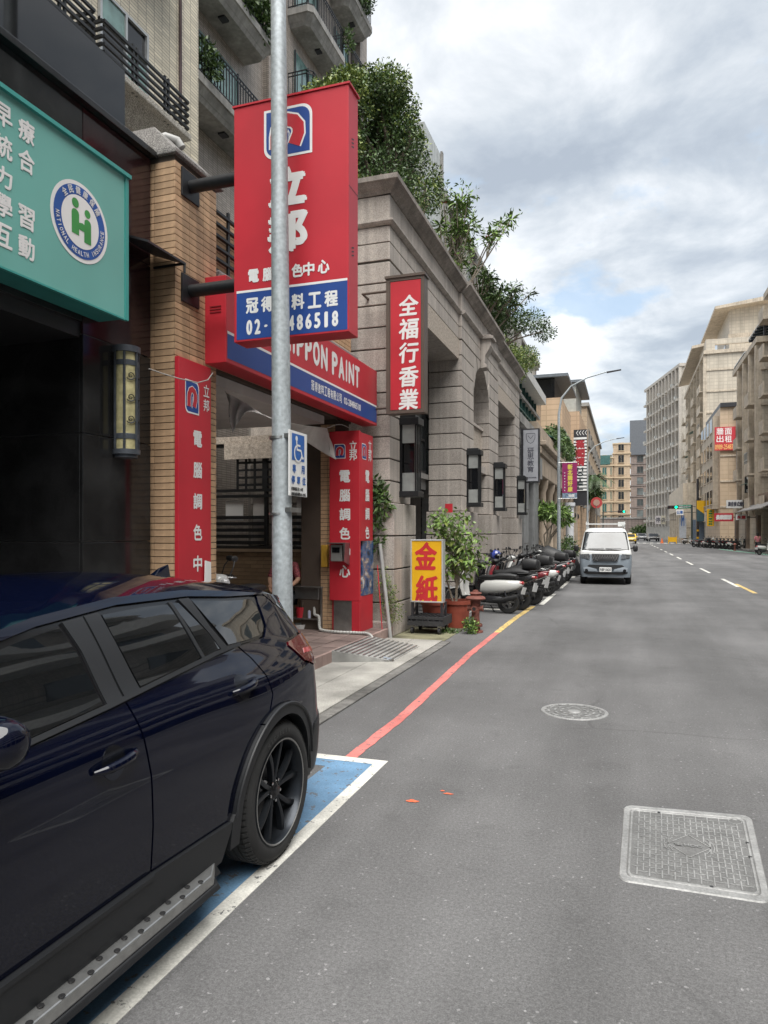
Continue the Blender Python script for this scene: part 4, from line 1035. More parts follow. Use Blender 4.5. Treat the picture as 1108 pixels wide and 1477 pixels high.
# first bay: framed dark windows above a fascia with small emblem, behind the sign
AX = -4.55
MB().box(AX - .03, AX, 12.5, 16.45, 2.75, 3.15).build('bay_fascia', M('bay_fascia_grey', (.10, .10, .10), .5), t)
mb = MB(); pl = facing((AX, 14.6, 2.95), '+x'); write(mb, pl, '全福行香業', .2, 0, 1.4, .2, .004); flat(mb, pl, circ(.12, 16, (-.9, 0)), 0, .003); mb.build('bay_lettering', M('dull_gold', (.25, .24, .22), .5), t)
w_ = MB()
for k in range(6): w_.box(AX - .04, AX, 12.5 + k * .78, 12.55 + k * .78, 3.15, 5.82)
for z in (3.15, 3.9, 4.65, 5.3): w_.box(AX - .039, AX - .002, 12.5, 16.45, z, z + .05)
w_.build('window_frame', black_metal, t)
MB().box(AX - .05, AX - .045, 12.5, 16.45, 3.15, 5.82).build('bay_glass', M('bay_dark_glass', (.04, .045, .045), .15, spec=.6), t)
MB().box(AX - .12, AX - .04, 12.5, 14.2, 1.95, 2.74).build('roller_box', M('grey_shutter', (.27, .28, .28)), t)

# box lanterns on the piers
lan_glass = M('lantern_frosted', (.30, .31, .30), .4, var=.2)
def lantern(y, label, x=SXF):
    L_ = thing('box_lantern', label, 'wall lamp', (x, y, 2.3), 'box lanterns on the stone pillars')
    z0, z1, w, d = 2.36, 3.74, .30, .30
    MB().box(x, x + d + .05, y - w / 2 - .03, y + w / 2 + .03, z0 - .0, z0 + .10).box(x, x + d + .05, y - w / 2 - .03, y + w / 2 + .03, z1 - .12, z1).box(x, x + d - .02, y - w / 2 + .02, y + w / 2 - .02, z1, z1 + .05).build('lantern_cap', black_metal, L_, bevel=.006)
    f = MB()
    for yy_ in (y - w / 2, y + w / 2 - .025, y - .012):
        for xx in (x + .02, x + d - .02): f.box(xx, xx + .025, yy_, yy_ + .025, z0 + .1, z1 - .12)
    f.box(x + .0, x + .03, y - w / 2, y + w / 2, z0, z1)
    f.build('lantern_frame', black_metal, L_)
    g = MB().box(x + .035, x + d - .025, y - w / 2 + .02, y + w / 2 - .02, z0 + .1, z0 + .42).box(x + .035, x + d - .025, y - w / 2 + .02, y + w / 2 - .02, z1 - .44, z1 - .12); g.build('frosted_glass', lan_glass, L_)
    MB().box(x + .06, x + d - .05, y - w / 2 + .05, y + w / 2 - .05, z0 + .42, z1 - .44).build('clear_glass', dark_glass, L_)
    return L_
lantern(12.0, 'black box lantern directly below the red vertical incense shop sign'); lantern(17.2, 'black box lantern on the pillar left of the arch', SXF + .07)
lantern(20.9, 'black box lantern on the pillar right of the arch', SXF + .07); lantern(26.1, 'black box lantern on the last pillar before the grey building')

# vertical incense shop sign
t = thing('vertical_sign', 'tall red box sign with white brush characters in a brown metal frame', 'sign', (-3.4, 11, 3.67))
Y = 10.92; a, b = OY(557, 420, Y), OY(612, 412, Y); xa, xb = a.x, b.x; z1 = 5.85; z0 = 3.66
brn = M('brown_frame', (.10, .075, .06), .5, metal=.2, var=.1)
MB().box(xa, xb, Y + .012, Y + .22, z0, z1).build('sign_box', brn, t, bevel=.005)
for bb in ((xa, xb, Y, Y + .012, z1 - .05, z1), (xa, xb, Y, Y + .012, z0, z0 + .05), (xa, xa + .06, Y, Y + .012, z0 + .05, z1 - .05), (xb - .05, xb, Y, Y + .012, z0 + .05, z1 - .05)): MB().box(*bb).build('frame', brn, t)
MB().box(xa - .02, xb + .02, Y - .02, Y + .24, z1, z1 + .04).build('top_cap', brn, t)
MB().box(xa + .075, xb - .06, Y + .004, Y + .011, z0 + .06, z1 - .06).build('sign_face', red_sign, t)
pl = facing((0, Y + .004, 0), '-y'); mb = MB()
for ch, v in zip('全福行香業', (440, 474, 508.5, 543, 576)):
    p = OY(589.5, v, Y); write(mb, pl, ch, p.x, p.z, .33, .335, .009, shear=.07)
mb.build('lettering', white_sign, t)
for z in (z1 - .16, z0 + .12):
    MB().tube([(xa, Y + .11, z), (xa - .45, Y + .11, z), (xa - .45, 11.3, z)], .022, 8).build('bracket_arm', brn, t, smooth=True)

# ================================================================ towers behind
def rail(name, pts, z0, h, parent, step=.12, vertical=True, mat=black_metal, rb=.012):
    mb = MB()
    for i in range(len(pts) - 1):
        a, b = Vector((*pts[i], 0)), Vector((*pts[i + 1], 0)); n = max(1, int((b - a).length / step))
        for z in (z0 + .08, z0 + h * .88, z0 + h): mb.bar((a.x, a.y, z), (b.x, b.y, z), .03, .03)
        for k in range(n + 1):
            p = a.lerp(b, k / n); mb.bar((p.x, p.y, z0), (p.x, p.y, z0 + h), rb * 2, rb * 2, up=(1, 0, 0))
    return mb.build(name, mat, parent)
t = thing('apartment_tower', 'tall tan tiled apartment tower with barred window ledges at upper left', 'building', (-8.2, 5, 0))
WX = -8.2; WE = 12.4
MB().box(-14, WX, -6, WE, 0, 30).build('wall', tan_tile, t)
def window_bay(y0, y1, zb):       # recessed window, sill slab and 5-bar rail
    MB().box(WX - .02, WX + .004, y0, y1, zb + .1, zb + 1.75).build('window_recess', dark_glass, t)
    fr = MB()
    al = M('aluminium_frame', (.45, .46, .46), .4, metal=.5)
    for y in (y0, (y0 + y1) / 2, y1 - .05): fr.box(WX + .005, WX + .06, y, y + .05, zb + .1, zb + 1.75)
    for z in (zb + .1, zb + 1.2, zb + 1.70): fr.box(WX + .006, WX + .055, y0, y1, z, z + .05)
    w = fr.build('window_frame', al, t)
    MB().box(WX + .01, WX + .03, y0 + .05, (y0 + y1) / 2, zb + 1.22, zb + 1.70).box(WX + .01, WX + .03, (y0 + y1) / 2 + .05, y1 - .05, zb + .15, zb + 1.18).build('pane', M('aqua_pane', (.16, .27, .25), .15, spec=.6, var=.3), w)
    ex = .7
    MB().hexa([(WX, y0 - .3, zb - .35), (WX + .25, y0 - .3, zb - .35), (WX + .25, y1 + .3, zb - .35), (WX, y1 + .3, zb - .35)], [(WX, y0 - .45, zb), (WX + ex * .7, y0 - .45, zb), (WX + ex * .7, y1 + .45, zb), (WX, y1 + .45, zb)]).build('sill_slab', washed_light, t)
    MB().box(WX, WX + .62, y0 - .5, y1 + .5, zb + .0, zb + .12).build('ledge', washed_light, t, bevel=.02)
    for k in range(5):
        z = zb + .24 + k * .12
        MB().bar((WX + .55, y0 - .5, z), (WX + .55, y1 + .5, z), .04, .045).bar((WX + .1, y0 - .5, z), (WX + .53, y0 - .5, z), .04, .045).bar((WX + .1, y1 + .5, z), (WX + .53, y1 + .5, z), .04, .045).build('rail_bar', black_metal, t)
    for y in (y0 + .2, y1 - .2): MB().box(WX + .52, WX + .56, y - .02, y + .02, zb, zb + .8).box(WX + .52, WX + .56, y + .08, y + .12, zb, zb + .8).build('rail_post', black_metal, t)
for zb in (8.95, 12.05, 15.15, 18.2): 
    window_bay(9.5, 10.75, zb); window_bay(6.4, 8.3, zb); window_bay(1.4, 3.2, zb)
MB().tube([(WX + .03, 11.75, 8), (WX + .03, 11.75, 28)], .03, 6).build('rain_pipe', M('maroon_pipe', (.06, .03, .03), .5), t)

t = thing('balcony_tower', 'grey-brown tiled apartment tower with planted balconies and black railings', 'building', (-11, 20, 0))
VX = -10.8
MB().box(-18, VX, 9, 28.4, 0, 34).build('wall', grey_tile, t)
MB().box(VX, VX + .35, 27.6, 28.4, 0, 34).box(VX, VX + .2, 19.9, 20.5, 0, 34).build('pilaster', grey_tile, t)
def balcony(y0, y1, zb, x1=-9.9, planted=0):
    c = .16
    def rg(d, z): return [(VX, y0 + d, z), (x1 - d - c, y0 + d, z), (x1 - d, y0 + c + d, z), (x1 - d, y1 - c - d, z), (x1 - d - c, y1 - d, z), (VX, y1 - d, z)]
    mb = MB(); lv = [rg(.22, zb), rg(.16, zb + .1), rg(.14, zb + .12), rg(.04, zb + .28), rg(0, zb + .30), rg(0, zb + .52)]
    n = 6
    for i in range(len(lv)): mb.v += lv[i]
    for i in range(len(lv) - 1):
        for k in range(n): mb.f.append((i * n + k, i * n + (k + 1) % n, (i + 1) * n + (k + 1) % n, (i + 1) * n + k)); mb.m.append(0)
    mb.f.append(tuple(range(n))[::-1]); mb.f.append(tuple(range((len(lv) - 1) * n, len(lv) * n))); mb.m += [0, 0]
    s_ = mb.build('balcony_slab', cement, t)
    P = [(p[0], p[1]) for p in rg(.05, 0)]
    rail('railing', [(P[0][0], P[0][1]), P[1], P[2], P[3], P[4], P[5]], zb + .52, 1.0, t, .14)
    ym = (y0 + y1) / 2
    MB().box(-10.45, -10.25, ym - .12, ym + .12, zb - .05, zb + .0).build('ceiling_light', dark_metal, t)
    MB().box(VX, VX + .03, y0 + .5, y1 - .7, zb + .52, zb + 2.6).build('balcony_door', M('aqua_pane', (.16, .27, .25)), t)
    f = MB()
    for y in (y0 + .5, ym, y1 - .7): f.box(VX + .03, VX + .07, y - .03, y + .03, zb + .52, zb + 2.6)
    f.build('door_frame', dark_metal, t)
for (y0, y1) in ((14.7, 19.0), (21.6, 24.7), (25.1, 27.7)):
    for k in range(6): balcony(y0, y1, 12.55 + 3.15 * k - (3.15 if y0 > 21 and False else 0))
for k in range(6):
    zb = 12.55 + 3.15 * k
    MB().box(VX, VX + .02, 20.7, 21.4, zb + .9, zb + 2.3).build('window', window_glass, t); MB().box(VX, VX + .02, 9.6, 12.5, zb + .4, zb + 2.4).build('window', window_glass, t)
# balcony greenery
def plantlet(x, y, z, r, n, seed, label, mats=(leaf_mid, leaf_dark), tall=1.0, size=.14):
    o = leaves('balcony_plant', [(x, y, z + r * .6 * tall, r * .5, r, r * tall)], n, size, list(mats), None, seed, shell=.1, droop=.1)
    tag(o, label, 'plant', 'plants on the tower balconies'); return o
plantlet(-10.0, 17.4, 16.4, .7, 1300, 11, 'bushy balcony plant spilling over the railing left of the lamp post')
plantlet(-10.0, 18.4, 16.3, .5, 900, 12, 'green balcony plant hanging just right of the lamp post', tall=1.5)
plantlet(-9.95, 15.5, 13.3, .5, 500, 13, 'sparse creeper on the lowest balcony railing')
plantlet(-9.9, 26.4, 22.7, .9, 1300, 14, 'feathery bush on the highest balcony against the sky')
plantlet(-9.9, 24.9, 20.0, .45, 200, 15, 'thin plants by the railing of the second highest balcony')
plantlet(-9.9, 27.4, 19.4, .5, 250, 16, 'straggly twigs on the balcony at the tower corner')

# long lower block further along
t = thing('terrace_block', 'long weathered grey apartment block stepping down behind the roof garden', 'building', (-10, 50, 0))
MB().box(-18, -9.4, 36, 80, 0, 19.6).build('wall', pinkgrey_tile, t)
MB().box(-18, -9.1, 35.8, 80, 19.6, 19.9).box(-9.4, -9.1, 35.8, 80, 16.5, 16.75).box(-9.4, -9.1, 35.8, 80, 13.4, 13.65).build('ledge', cement, t)
for k in range(9):
    for z in (10.6, 13.9, 17.0): MB().box(-9.4, -9.36, 37.5 + k * 4.6, 40.2 + k * 4.6, z, z + 1.6).build('window', window_glass, t)
    MB().box(-9.4, -8.9, 36.4 + k * 4.6, 36.9 + k * 4.6, 8, 19.6).build('fin', cement, t)
t = thing('rooftop_shaft', 'pale metal clad shaft rising behind the big roof tree', 'roof structure', (-9, 31, 0))
a_, b_ = OX(612, 300, -8.6), OX(637, 300, -8.6)
MB().box(-12, -8.6, a_.y, b_.y, 7, OX(637, 226, -8.6).z).build('cladding', M('pale_cladding', (.40, .42, .41), .6, streak=True), t)
MB().box(-8.6, -8.5, b_.y - .25, b_.y, 7, OX(637, 222, -8.6).z).build('edge_trim', cement, t)
# roof terrace floor of the arcade
struct(MB().box(-9.0, SXF - .3, 11.4, 36, 7.3, 7.44), 'roof_terrace', cement)

# ================================================================ roof garden trees
def tree(name, label, base, blobs, n, size, mats, seed, r0=.1, tips=None, shell=.45, bmat=bark, cat='tree', wig=.12, asp=.45, droop=.2):
    t = thing(name, label, cat, base)
    rng = random.Random(seed)
    tips = tips or [(b[0] + rng.uniform(-.3, .3) * b[3], b[1] + rng.uniform(-.3, .3) * b[4], b[2] + rng.uniform(-.2, .5) * b[5]) for b in blobs for _ in range(2)]
    fork = Vector(base) + (Vector((np.mean([b[0] for b in blobs]), np.mean([b[1] for b in blobs]), np.mean([b[2] for b in blobs]))) - Vector(base)) * .3
    mb = MB().tube([base, Vector(base).lerp(fork, .5) + Vector((.03, .02, 0)), fork], [r0, r0 * .85, r0 * .7], 8); mb.build('trunk', bmat, t, smooth=True)
    limbs(fork, tips, r0 * .6, seed, None, wig).build('branches', bmat, t, smooth=True)
    leaves('crown', blobs, n, size, mats, t, seed, shell, asp=asp, droop=droop)
    return t
rng = random.Random(5)
bl_ = []
for i in range(44):
    y = 14.6 + 2.9 * rng.random(); f = (y - 14.6) / 2.9
    zt_ = 12.0 - 1.0 * f ** 2 - .6 * max(0, .3 - f)
    z = 7.9 + (zt_ - 7.9) * rng.random() ** .75
    x = -5.45 + rng.uniform(-.9, .95) * (1.0 if z < zt_ - .8 else .6)
    r = rng.uniform(.38, .62); bl_.append((x, y, z, r, r * 1.1, r * .8))
for y in (17.9, 18.5, 19.2): bl_.append((-4.9, y, 8.5, .55, .6, .6))
hi = [b for b in bl_ if b[2] >= 10.4]
t = tree('roof_tree', 'big dense dark bushy tree on the roof corner behind the red sign', (-5.4, 16.0, 7.44), bl_, 31000, .08, [leaf_dark, leaf_dark, leaf_mid], 5, .16, shell=.55)
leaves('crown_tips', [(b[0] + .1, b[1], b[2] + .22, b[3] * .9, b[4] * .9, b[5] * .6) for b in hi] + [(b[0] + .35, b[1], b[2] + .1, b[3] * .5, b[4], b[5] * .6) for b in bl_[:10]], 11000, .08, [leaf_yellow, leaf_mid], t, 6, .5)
t = tree('roof_shrub', 'yellow-green shrub beside the balcony above the red sign', (-6.3, 14.4, 7.44), [(-6.2, 14.2, 11.1, .55, .6, .35), (-5.8, 14.5, 11.5, .5, .5, .35), (-6.4, 14.0, 10.7, .5, .6, .4), (-6.0, 14.3, 10.2, .6, .7, .6), (-6.0, 14.3, 9.2, .6, .7, .8)], 12000, .08, [leaf_yellow, leaf_yellow, leaf_mid], 8, .07)

# plumerias with individual leaves
def plumeria(label, base, tips, seed, ll=.30, lw=.075, per=11, mats=(leaf_mid, leaf_bright), flowers=0, bulk=0):
    t = thing('plumeria_tree', label, 'tree', base); rng = random.Random(seed)
    mb = MB(); base = Vector(base); ends = []
    for tp in tips:
        tp = Vector(tp); m = base.lerp(tp, .45) + Vector((rng.uniform(-.12, .12), rng.uniform(-.12, .12), rng.uniform(-.1, .1)))
        mb.tube([base, m, tp], [.034, .022, .013], 6); ends.append(tp)
        for _ in range(3):
            e_ = m.lerp(tp, rng.uniform(.3, .8)) + Vector((rng.uniform(-.35, .45), rng.uniform(-.4, .4), rng.uniform(.15, .45)))
            mb.tube([m.lerp(tp, .25), (m + e_) / 2 + Vector((0, 0, .05)), e_], [.022, .017, .012], 5); ends.append(e_)
    mb.build('trunk', pale_bark if flowers else bark, t, smooth=True)
    me = []
    for mi in mats:
        lm = MB(); W_ = lw / 2
        lm.add([(0, 0, 0), (ll * .3, W_ * .8, .008), (ll * .65, W_, -.0), (ll, 0, -.045), (ll * .65, -W_, .0), (ll * .3, -W_ * .8, .008), (ll * .33, 0, -.008), (ll * .66, 0, -.014)],
               [(0, 6, 1), (1, 6, 7, 2), (2, 7, 3), (0, 5, 6), (5, 4, 7, 6), (4, 3, 7)])
        o = lm.build('leaf', mi); me.append(o.data); bpy.data.objects.remove(o)
    cnt = 0; extra = MB()
    for e_ in ends:
        for k in range(per):
            az = 2 * math.pi * k / per + rng.uniform(-.3, .3); el_ = rng.uniform(-.5, .75); s_ = rng.uniform(.65, 1.15)
            if cnt >= 290: break
            o = bpy.data.objects.new('leaf', me[rng.randrange(len(me))]); COL.objects.link(o); o.parent = t
            o.location = e_ - base + Vector((0, 0, rng.uniform(-.05, .03))); o.rotation_euler = (rng.uniform(-.5, .5), -el_, az); o.scale = (s_, s_, s_); cnt += 1
    for k in range(flowers):
        e_ = ends[rng.randrange(len(ends))]
        f = MB()
        for j in range(5): a = R(72 * j); f.add([(e_.x, e_.y, e_.z + .08), (e_.x + .07 * math.cos(a - .4), e_.y + .07 * math.sin(a - .4), e_.z + .12), (e_.x + .09 * math.cos(a), e_.y + .09 * math.sin(a), e_.z + .1), (e_.x + .07 * math.cos(a + .4), e_.y + .07 * math.sin(a + .4), e_.z + .12)], [(0, 1, 2, 3)])
        f.build('flower', M('pink_flower', (.55, .06, .12), .6), t)
    if bulk: leaves('foliage', [(e_.x, e_.y, e_.z, .3, .3, .25) for e_ in ends], bulk, .13, list(mats), t, seed, .2, asp=.3)
    return t
rng = random.Random(21)
tp = [(-4.3 + rng.uniform(-.6, 1.35), 18.8 + rng.uniform(-1.4, 1.4), 9.5 + rng.uniform(-.6, 1.0)) for _ in range(11)]
plumeria('plumeria with long leaves and pink flowers leaning over the stone cornice', (-4.4, 18.2, 7.5), tp, 3, flowers=6, bulk=1400)
tp = [(-4.2 + rng.uniform(-.5, 1.2), 22.6 + rng.uniform(-1.2, 1.6), 9.2 + rng.uniform(-.7, .8)) for _ in range(9)]
plumeria('plumeria tree with broad leaf tufts above the second half of the cornice', (-4.3, 21.6, 7.5), tp, 4, ll=.36, lw=.10, per=8, mats=(leaf_mid, leaf_dark), bulk=1500)
rng = random.Random(9)
t = tree('roof_shrub', 'twiggy small-leaved tree leaning furthest over the cornice towards the road', (-4.2, 24.0, 7.5), [(-3.7, 24.3, 8.9, .8, .9, .4), (-3.1, 24.8, 9.0, .6, .8, .4), (-2.7, 25.2, 8.7, .45, .7, .3), (-4.2, 24.0, 9.2, .8, .9, .6), (-4.3, 23.2, 8.6, .8, .9, .6)], 6000, .085, [leaf_mid, leaf_dark], 31, .06, shell=.2, wig=.08)
t = tree('roof_shrub', 'pale green drooping shrub at the far end of the stone building roof', (-4.4, 26.2, 7.5), [(-4.3, 26.0, 8.2, .6, 1.0, .7), (-4.0, 27.2, 8.1, .5, .9, .7), (-3.6, 27.6, 8.4, .5, .7, .5), (-4.5, 25.0, 8.1, .6, .8, .5)], 9000, .08, [leaf_mid, leaf_yellow], 32, .05, shell=.3)
t = tree('roof_shrub', 'dark shrubs growing along the wall behind the plumerias', (-5.8, 21, 7.44), [(-5.6, 20.0 + 1.3 * k, 8.6 + .5 * math.sin(k), .8, .9, 1.0) for k in range(7)], 16000, .1, [leaf_dark, leaf_mid], 33, .06)
# ================================================================ dark blue SUV
CX = -2.67; SIDE = -1.752; YR = 4.33; YW = 3.415
car = thing('parked_suv', 'dark navy five-door SUV parked in the blue bay in the near left corner', 'car', (CX, 2.0, 0))
navy = M('navy_car_paint', (.0014, .0024, .0095), .3, metal=.0, var=0, spec=.0, coat=1.0)
clad = M('matte_cladding', (.012, .013, .015), .5, var=.08, bump=.05, bs=400)
gloss_black = M('gloss_black_trim', (.008, .008, .009), .18, spec=.5)
tint = M('tinted_car_glass', (.004, .005, .006), .0, spec=.8, var=0, coat=.4)
rim_m = M('dark_alloy', (.028, .032, .038), .3, metal=.7, var=.1)
alu = M('brushed_aluminium', (.38, .38, .37), .33, metal=.85, var=.12, vs=30)
redglass = M('tail_light_red', (.07, .003, .006), .05, spec=.6, coat=1)
def interp(x, T):
    if x <= T[0][0]: return T[0][1]
    for (a, va), (b, vb) in zip(T, T[1:]):
        if x <= b:
            f = (x - a) / (b - a); return va + (vb - va) * f
    return T[-1][1]
def smooth_tab(T, n=3):
    xs_ = np.linspace(T[0][0], T[-1][0], 160); ys_ = np.interp(xs_, [t[0] for t in T], [t[1] for t in T])
    for _ in range(n):
        k = np.ones(9) / 9; ys_ = np.convolve(np.pad(ys_, 4, mode='edge'), k, 'valid')
    return xs_, ys_
_sideT = smooth_tab([(.1, .06), (.22, .03), (.40, .012), (.60, .0), (.78, .0), (.92, .012), (.98, .022), (1.04, .05), (1.12, .10), (1.17, .125), (1.30, .185), (1.42, .25), (1.50, .31), (1.56, .37)], 1)
_rearT = smooth_tab([(.1, .12), (.25, .05), (.40, .0), (.58, .0), (.66, .03), (.80, .05), (.95, .06), (1.08, .10), (1.16, .17), (1.30, .33), (1.42, .48), (1.56, .60)], 1)
# outline in plan: side straight, slight taper to the rear, rounded corner, tail
CR = .42
_pl = []
yy = -3.0
for i in range(60): y = -.2 + (YR - CR - (-.2)) * i / 59; _pl.append((SIDE - .035 * max(0, (y - 3.0) / .9) ** 2 - .03 * max(0, (1.2 - y) / 1.4) ** 2, y))
x_c = _pl[-1][0]
for i in range(1, 31):
    a = math.pi / 2 * i / 30; _pl.append((x_c - CR * (1 - math.cos(a)) * 1.15, YR - CR + CR * math.sin(a) ** .95))
x_e = _pl[-1][0]
for i in range(1, 16): _pl.append((x_e + (CX - x_e) * i / 15, YR + .03 * math.sin(math.pi / 2 * i / 15)))
_pl = np.array(_pl); _seg = np.hypot(*np.diff(_pl, axis=0).T); _sl = np.concatenate([[0], np.cumsum(_seg)]) - .2
S_END = _sl[-1]
_tan = np.gradient(_pl, axis=0); _tan /= np.linalg.norm(_tan, axis=1)[:, None]
def surf(s, z, off=0.0):
    x = np.interp(s, _sl, _pl[:, 0]); y = np.interp(s, _sl, _pl[:, 1])
    tx = np.interp(s, _sl, _tan[:, 0]); ty = np.interp(s, _sl, _tan[:, 1]); l = math.hypot(tx, ty); nx, ny = ty / l, -tx / l
    f = min(1, max(0, (s - 3.75) / .75)); f = f * f * (3 - 2 * f)
    ins = (1 - f) * np.interp(z, *_sideT) + f * np.interp(z, *_rearT)
    # rear fender swell and shoulder crease
    sw = .022 * math.exp(-((s - YW) / .55) ** 2) * math.exp(-((z - .78) / .25) ** 2)
    g = (off - ins + sw)
    return Vector((x + nx * g, y + ny * g, z))
def snorm(s, z):
    e_ = .004; a = surf(s + e_, z) - surf(s - e_, z); b = surf(s, z + e_) - surf(s, z - e_); n = a.cross(b); n.normalize(); return n
def roofz(s): return interp(s, [(.3, 1.02), (.7, 1.06), (1.25, 1.28), (1.6, 1.375), (2.0, 1.435), (2.45, 1.468), (2.95, 1.462), (3.3, 1.43), (3.6, 1.39), (4.0, 1.345), (5.5, 1.32)])
def patch(name, poly, mat, parent, off=0.0, rim=.0, step=.06, both=True, bevel_in=0.004):
    """panel cut out of the body surface; poly in (arc length, height)"""
    bm = bmesh.new(); vs = [bm.verts.new((a, b, 0)) for a, b in poly]; f_ = bm.faces.new(vs); f_.normal_update()
    bmesh.ops.triangulate(bm, faces=bm.faces[:], ngon_method='EAR_CLIP')
    a0, a1 = min(p[0] for p in poly), max(p[0] for p in poly); b0, b1 = min(p[1] for p in poly), max(p[1] for p in poly)
    for (lo_, hi_, ax) in ((a0, a1, 0), (b0, b1, 1)):
        st = min(step, .05) if ax == 0 else .022
        k = math.ceil(lo_ / st) * st
        while k < hi_:
            co = [0, 0, 0]; co[ax] = k; no = [0, 0, 0]; no[ax] = 1
            bmesh.ops.bisect_plane(bm, geom=bm.verts[:] + bm.edges[:] + bm.faces[:], plane_co=co, plane_no=no, dist=1e-6); k += st
    bmesh.ops.remove_doubles(bm, verts=bm.verts[:], dist=1e-4)
    bm.verts.ensure_lookup_table()
    P2 = [(v.co.x, v.co.y) for v in bm.verts]; F = [tuple(v.index for v in f.verts) for f in bm.faces]
    bed = [(e_.verts[0].index, e_.verts[1].index) for e_ in bm.edges if len(e_.link_faces) == 1]
    bnd = {i for ed in bed for i in ed}
    bm.free()
    res = []
    for sgn in ((1, -1) if both else (1,)):
        V = []; Nn = []; 
        for (a, b) in P2:
            p = surf(a, b, off); n = snorm(a, b)
            if sgn < 0: p.x = 2 * CX - p.x; n.x = -n.x
            V.append(p); Nn.append(n)
        nv = len(V); faces = [f if sgn > 0 else f[::-1] for f in F]; loops = []
        # orient
        n_f = len(faces)
        rimv = {}; topv = {}
        for i in bnd:
            topv[i] = len(V); V.append(V[i].copy()); rimv[i] = len(V); V.append(V[i] - Nn[i] * max(rim, .012))
        rf = [(topv[i], topv[j], rimv[j], rimv[i]) for i, j in bed]
        me = bpy.data.meshes.new(name); o0 = ORG[parent.name]
        me.from_pydata([tuple(v - o0) for v in V], [], faces + rf); me.materials.append(mat)
        me.update()
        # face direction: flip those pointing inwards
        bm2 = bmesh.new(); bm2.from_mesh(me); bm2.faces.ensure_lookup_table()
        for f in bm2.faces[:n_f]:
            n0 = Nn[f.verts[0].index]
            if f.normal.dot(n0) < 0: f.normal_flip()
        bm2.to_mesh(me); bm2.free()
        me.polygons.foreach_set('use_smooth', [True] * len(me.polygons))
        cust = []
        for p in me.polygons:
            for li in p.loop_indices:
                vi = me.loops[li].vertex_index
                cust.append(tuple(Nn[vi]) if p.index < n_f else tuple(p.normal))
        me.normals_split_custom_set(cust)
        o = bpy.data.objects.new(name, me); COL.objects.link(o); o.parent = parent; ORG[o.name] = o0; res.append(o)
    return res[0]
def arc(c, r, a0, a1, n=22, ry=None): return [(c[0] + r * math.cos(R(a0 + (a1 - a0) * i / n)), c[1] + (ry or r) * math.sin(R(a0 + (a1 - a0) * i / n))) for i in range(n + 1)]
WC = (YW, .365); RA, RO = .405, .468
belt = [(1.0, 1.035), (1.6, 1.05), (2.2, 1.09), (2.38, 1.105), (3.0, 1.158), (3.22, 1.17)]
def bz(s): return interp(s, belt)
# dark shell under the panels
patch('inner_shell', [(-.1, .25), (WC[0] - RA - .03, .25), (WC[0] - RA - .03, .36)] + arc(WC, RA + .02, 180, 0) + [(WC[0] + RA + .03, .25), (S_END, .25), (S_END, 1.30), (4.2, 1.33), (3.6, 1.38), (3.0, 1.45), (2.3, 1.455), (1.75, 1.38), (1.2, 1.24), (.7, 1.0), (-.1, .9)], gloss_black, car, off=-.022, step=.1)
# doors
dl = patch('front_door', [(1.12, .41), (2.335, .415), (2.335, .60), (2.325, .80), (2.30, .95), (2.275, bz(2.27) - .008), (1.9, bz(1.9) - .008), (1.5, bz(1.5) - .008), (1.05, bz(1.05) - .01), (1.07, .7)], navy, car, step=.05)
rd = patch('rear_door', [(2.345, .415), (2.925, .392)] + [p for p in arc(WC, RO + .003, 172, 108, 14)] + [(3.285, .845), (3.325, .90), (3.305, 1.0), (3.25, 1.10), (3.185, bz(3.18) - .006), (2.9, bz(2.9) - .008), (2.6, bz(2.6) - .008), (2.285, bz(2.29) - .008), (2.31, .95), (2.335, .80), (2.345, .6)], navy, car, step=.05)
# rear quarter, pillar and hatch side in one pressing
quarter = [p for p in arc(WC, RO + .003, 107, 12, 20)] + [(3.93, .60), (4.10, .64), (4.22, .655)] + [(4.22, .93), (3.98, .935), (3.82, .985), (3.705, 1.095), (3.72, 1.12), (3.95, 1.135), (4.22, 1.125), (4.22, 1.16), (4.02, 1.20), (3.80, 1.315), (3.70, 1.385), (3.62, 1.388), (3.60, 1.34), (3.575, 1.22), (3.50, 1.17), (3.36, 1.163), (3.20, bz(3.2) - .006), (3.262, 1.10), (3.318, 1.0), (3.338, .90), (3.30, .842)]
patch('rear_quarter_panel', quarter, navy, car, step=.05)
patch('hatch', [(4.232, .655), (S_END, .66), (S_END, .93), (4.62, .93), (4.232, .93)], navy, car, step=.06)
patch('hatch_upper', [(4.232, 1.128), (4.6, 1.105), (S_END, 1.10), (S_END, 1.15), (4.6, 1.155), (4.232, 1.16)], navy, car, step=.06)
patch('hatch_middle', [(4.64, .935), (S_END, .935), (S_END, 1.095), (4.62, 1.10), (4.66, 1.0)], navy, car, step=.06)
tl = patch('tail_light', [(3.715, 1.096), (3.83, .992), (3.985, .942), (4.25, .936), (4.63, .936), (4.65, 1.0), (4.6, 1.098), (4.25, 1.118), (3.95, 1.128), (3.73, 1.113)], redglass, car, off=.010, step=.04)
patch('light_bar', [(3.86, 1.03), (4.25, 1.00), (4.55, 1.0), (4.55, 1.025), (4.25, 1.03), (3.88, 1.055)], M('tail_light_clear', (.30, .03, .04), .1, coat=1), tl, off=.0135, step=.05, both=True)
patch('rear_bumper', [(3.895, .30), (S_END, .30), (S_END, .655), (4.22, .648), (4.10, .632), (3.935, .592), (3.90, .50)], clad, car, off=.006, step=.06)
patch('rear_glass', [(3.82, 1.318), (4.04, 1.205), (4.24, 1.168), (4.6, 1.16), (S_END, 1.155), (S_END, 1.31), (4.3, 1.33), (3.95, 1.34)], tint, car, off=-.004, step=.06)
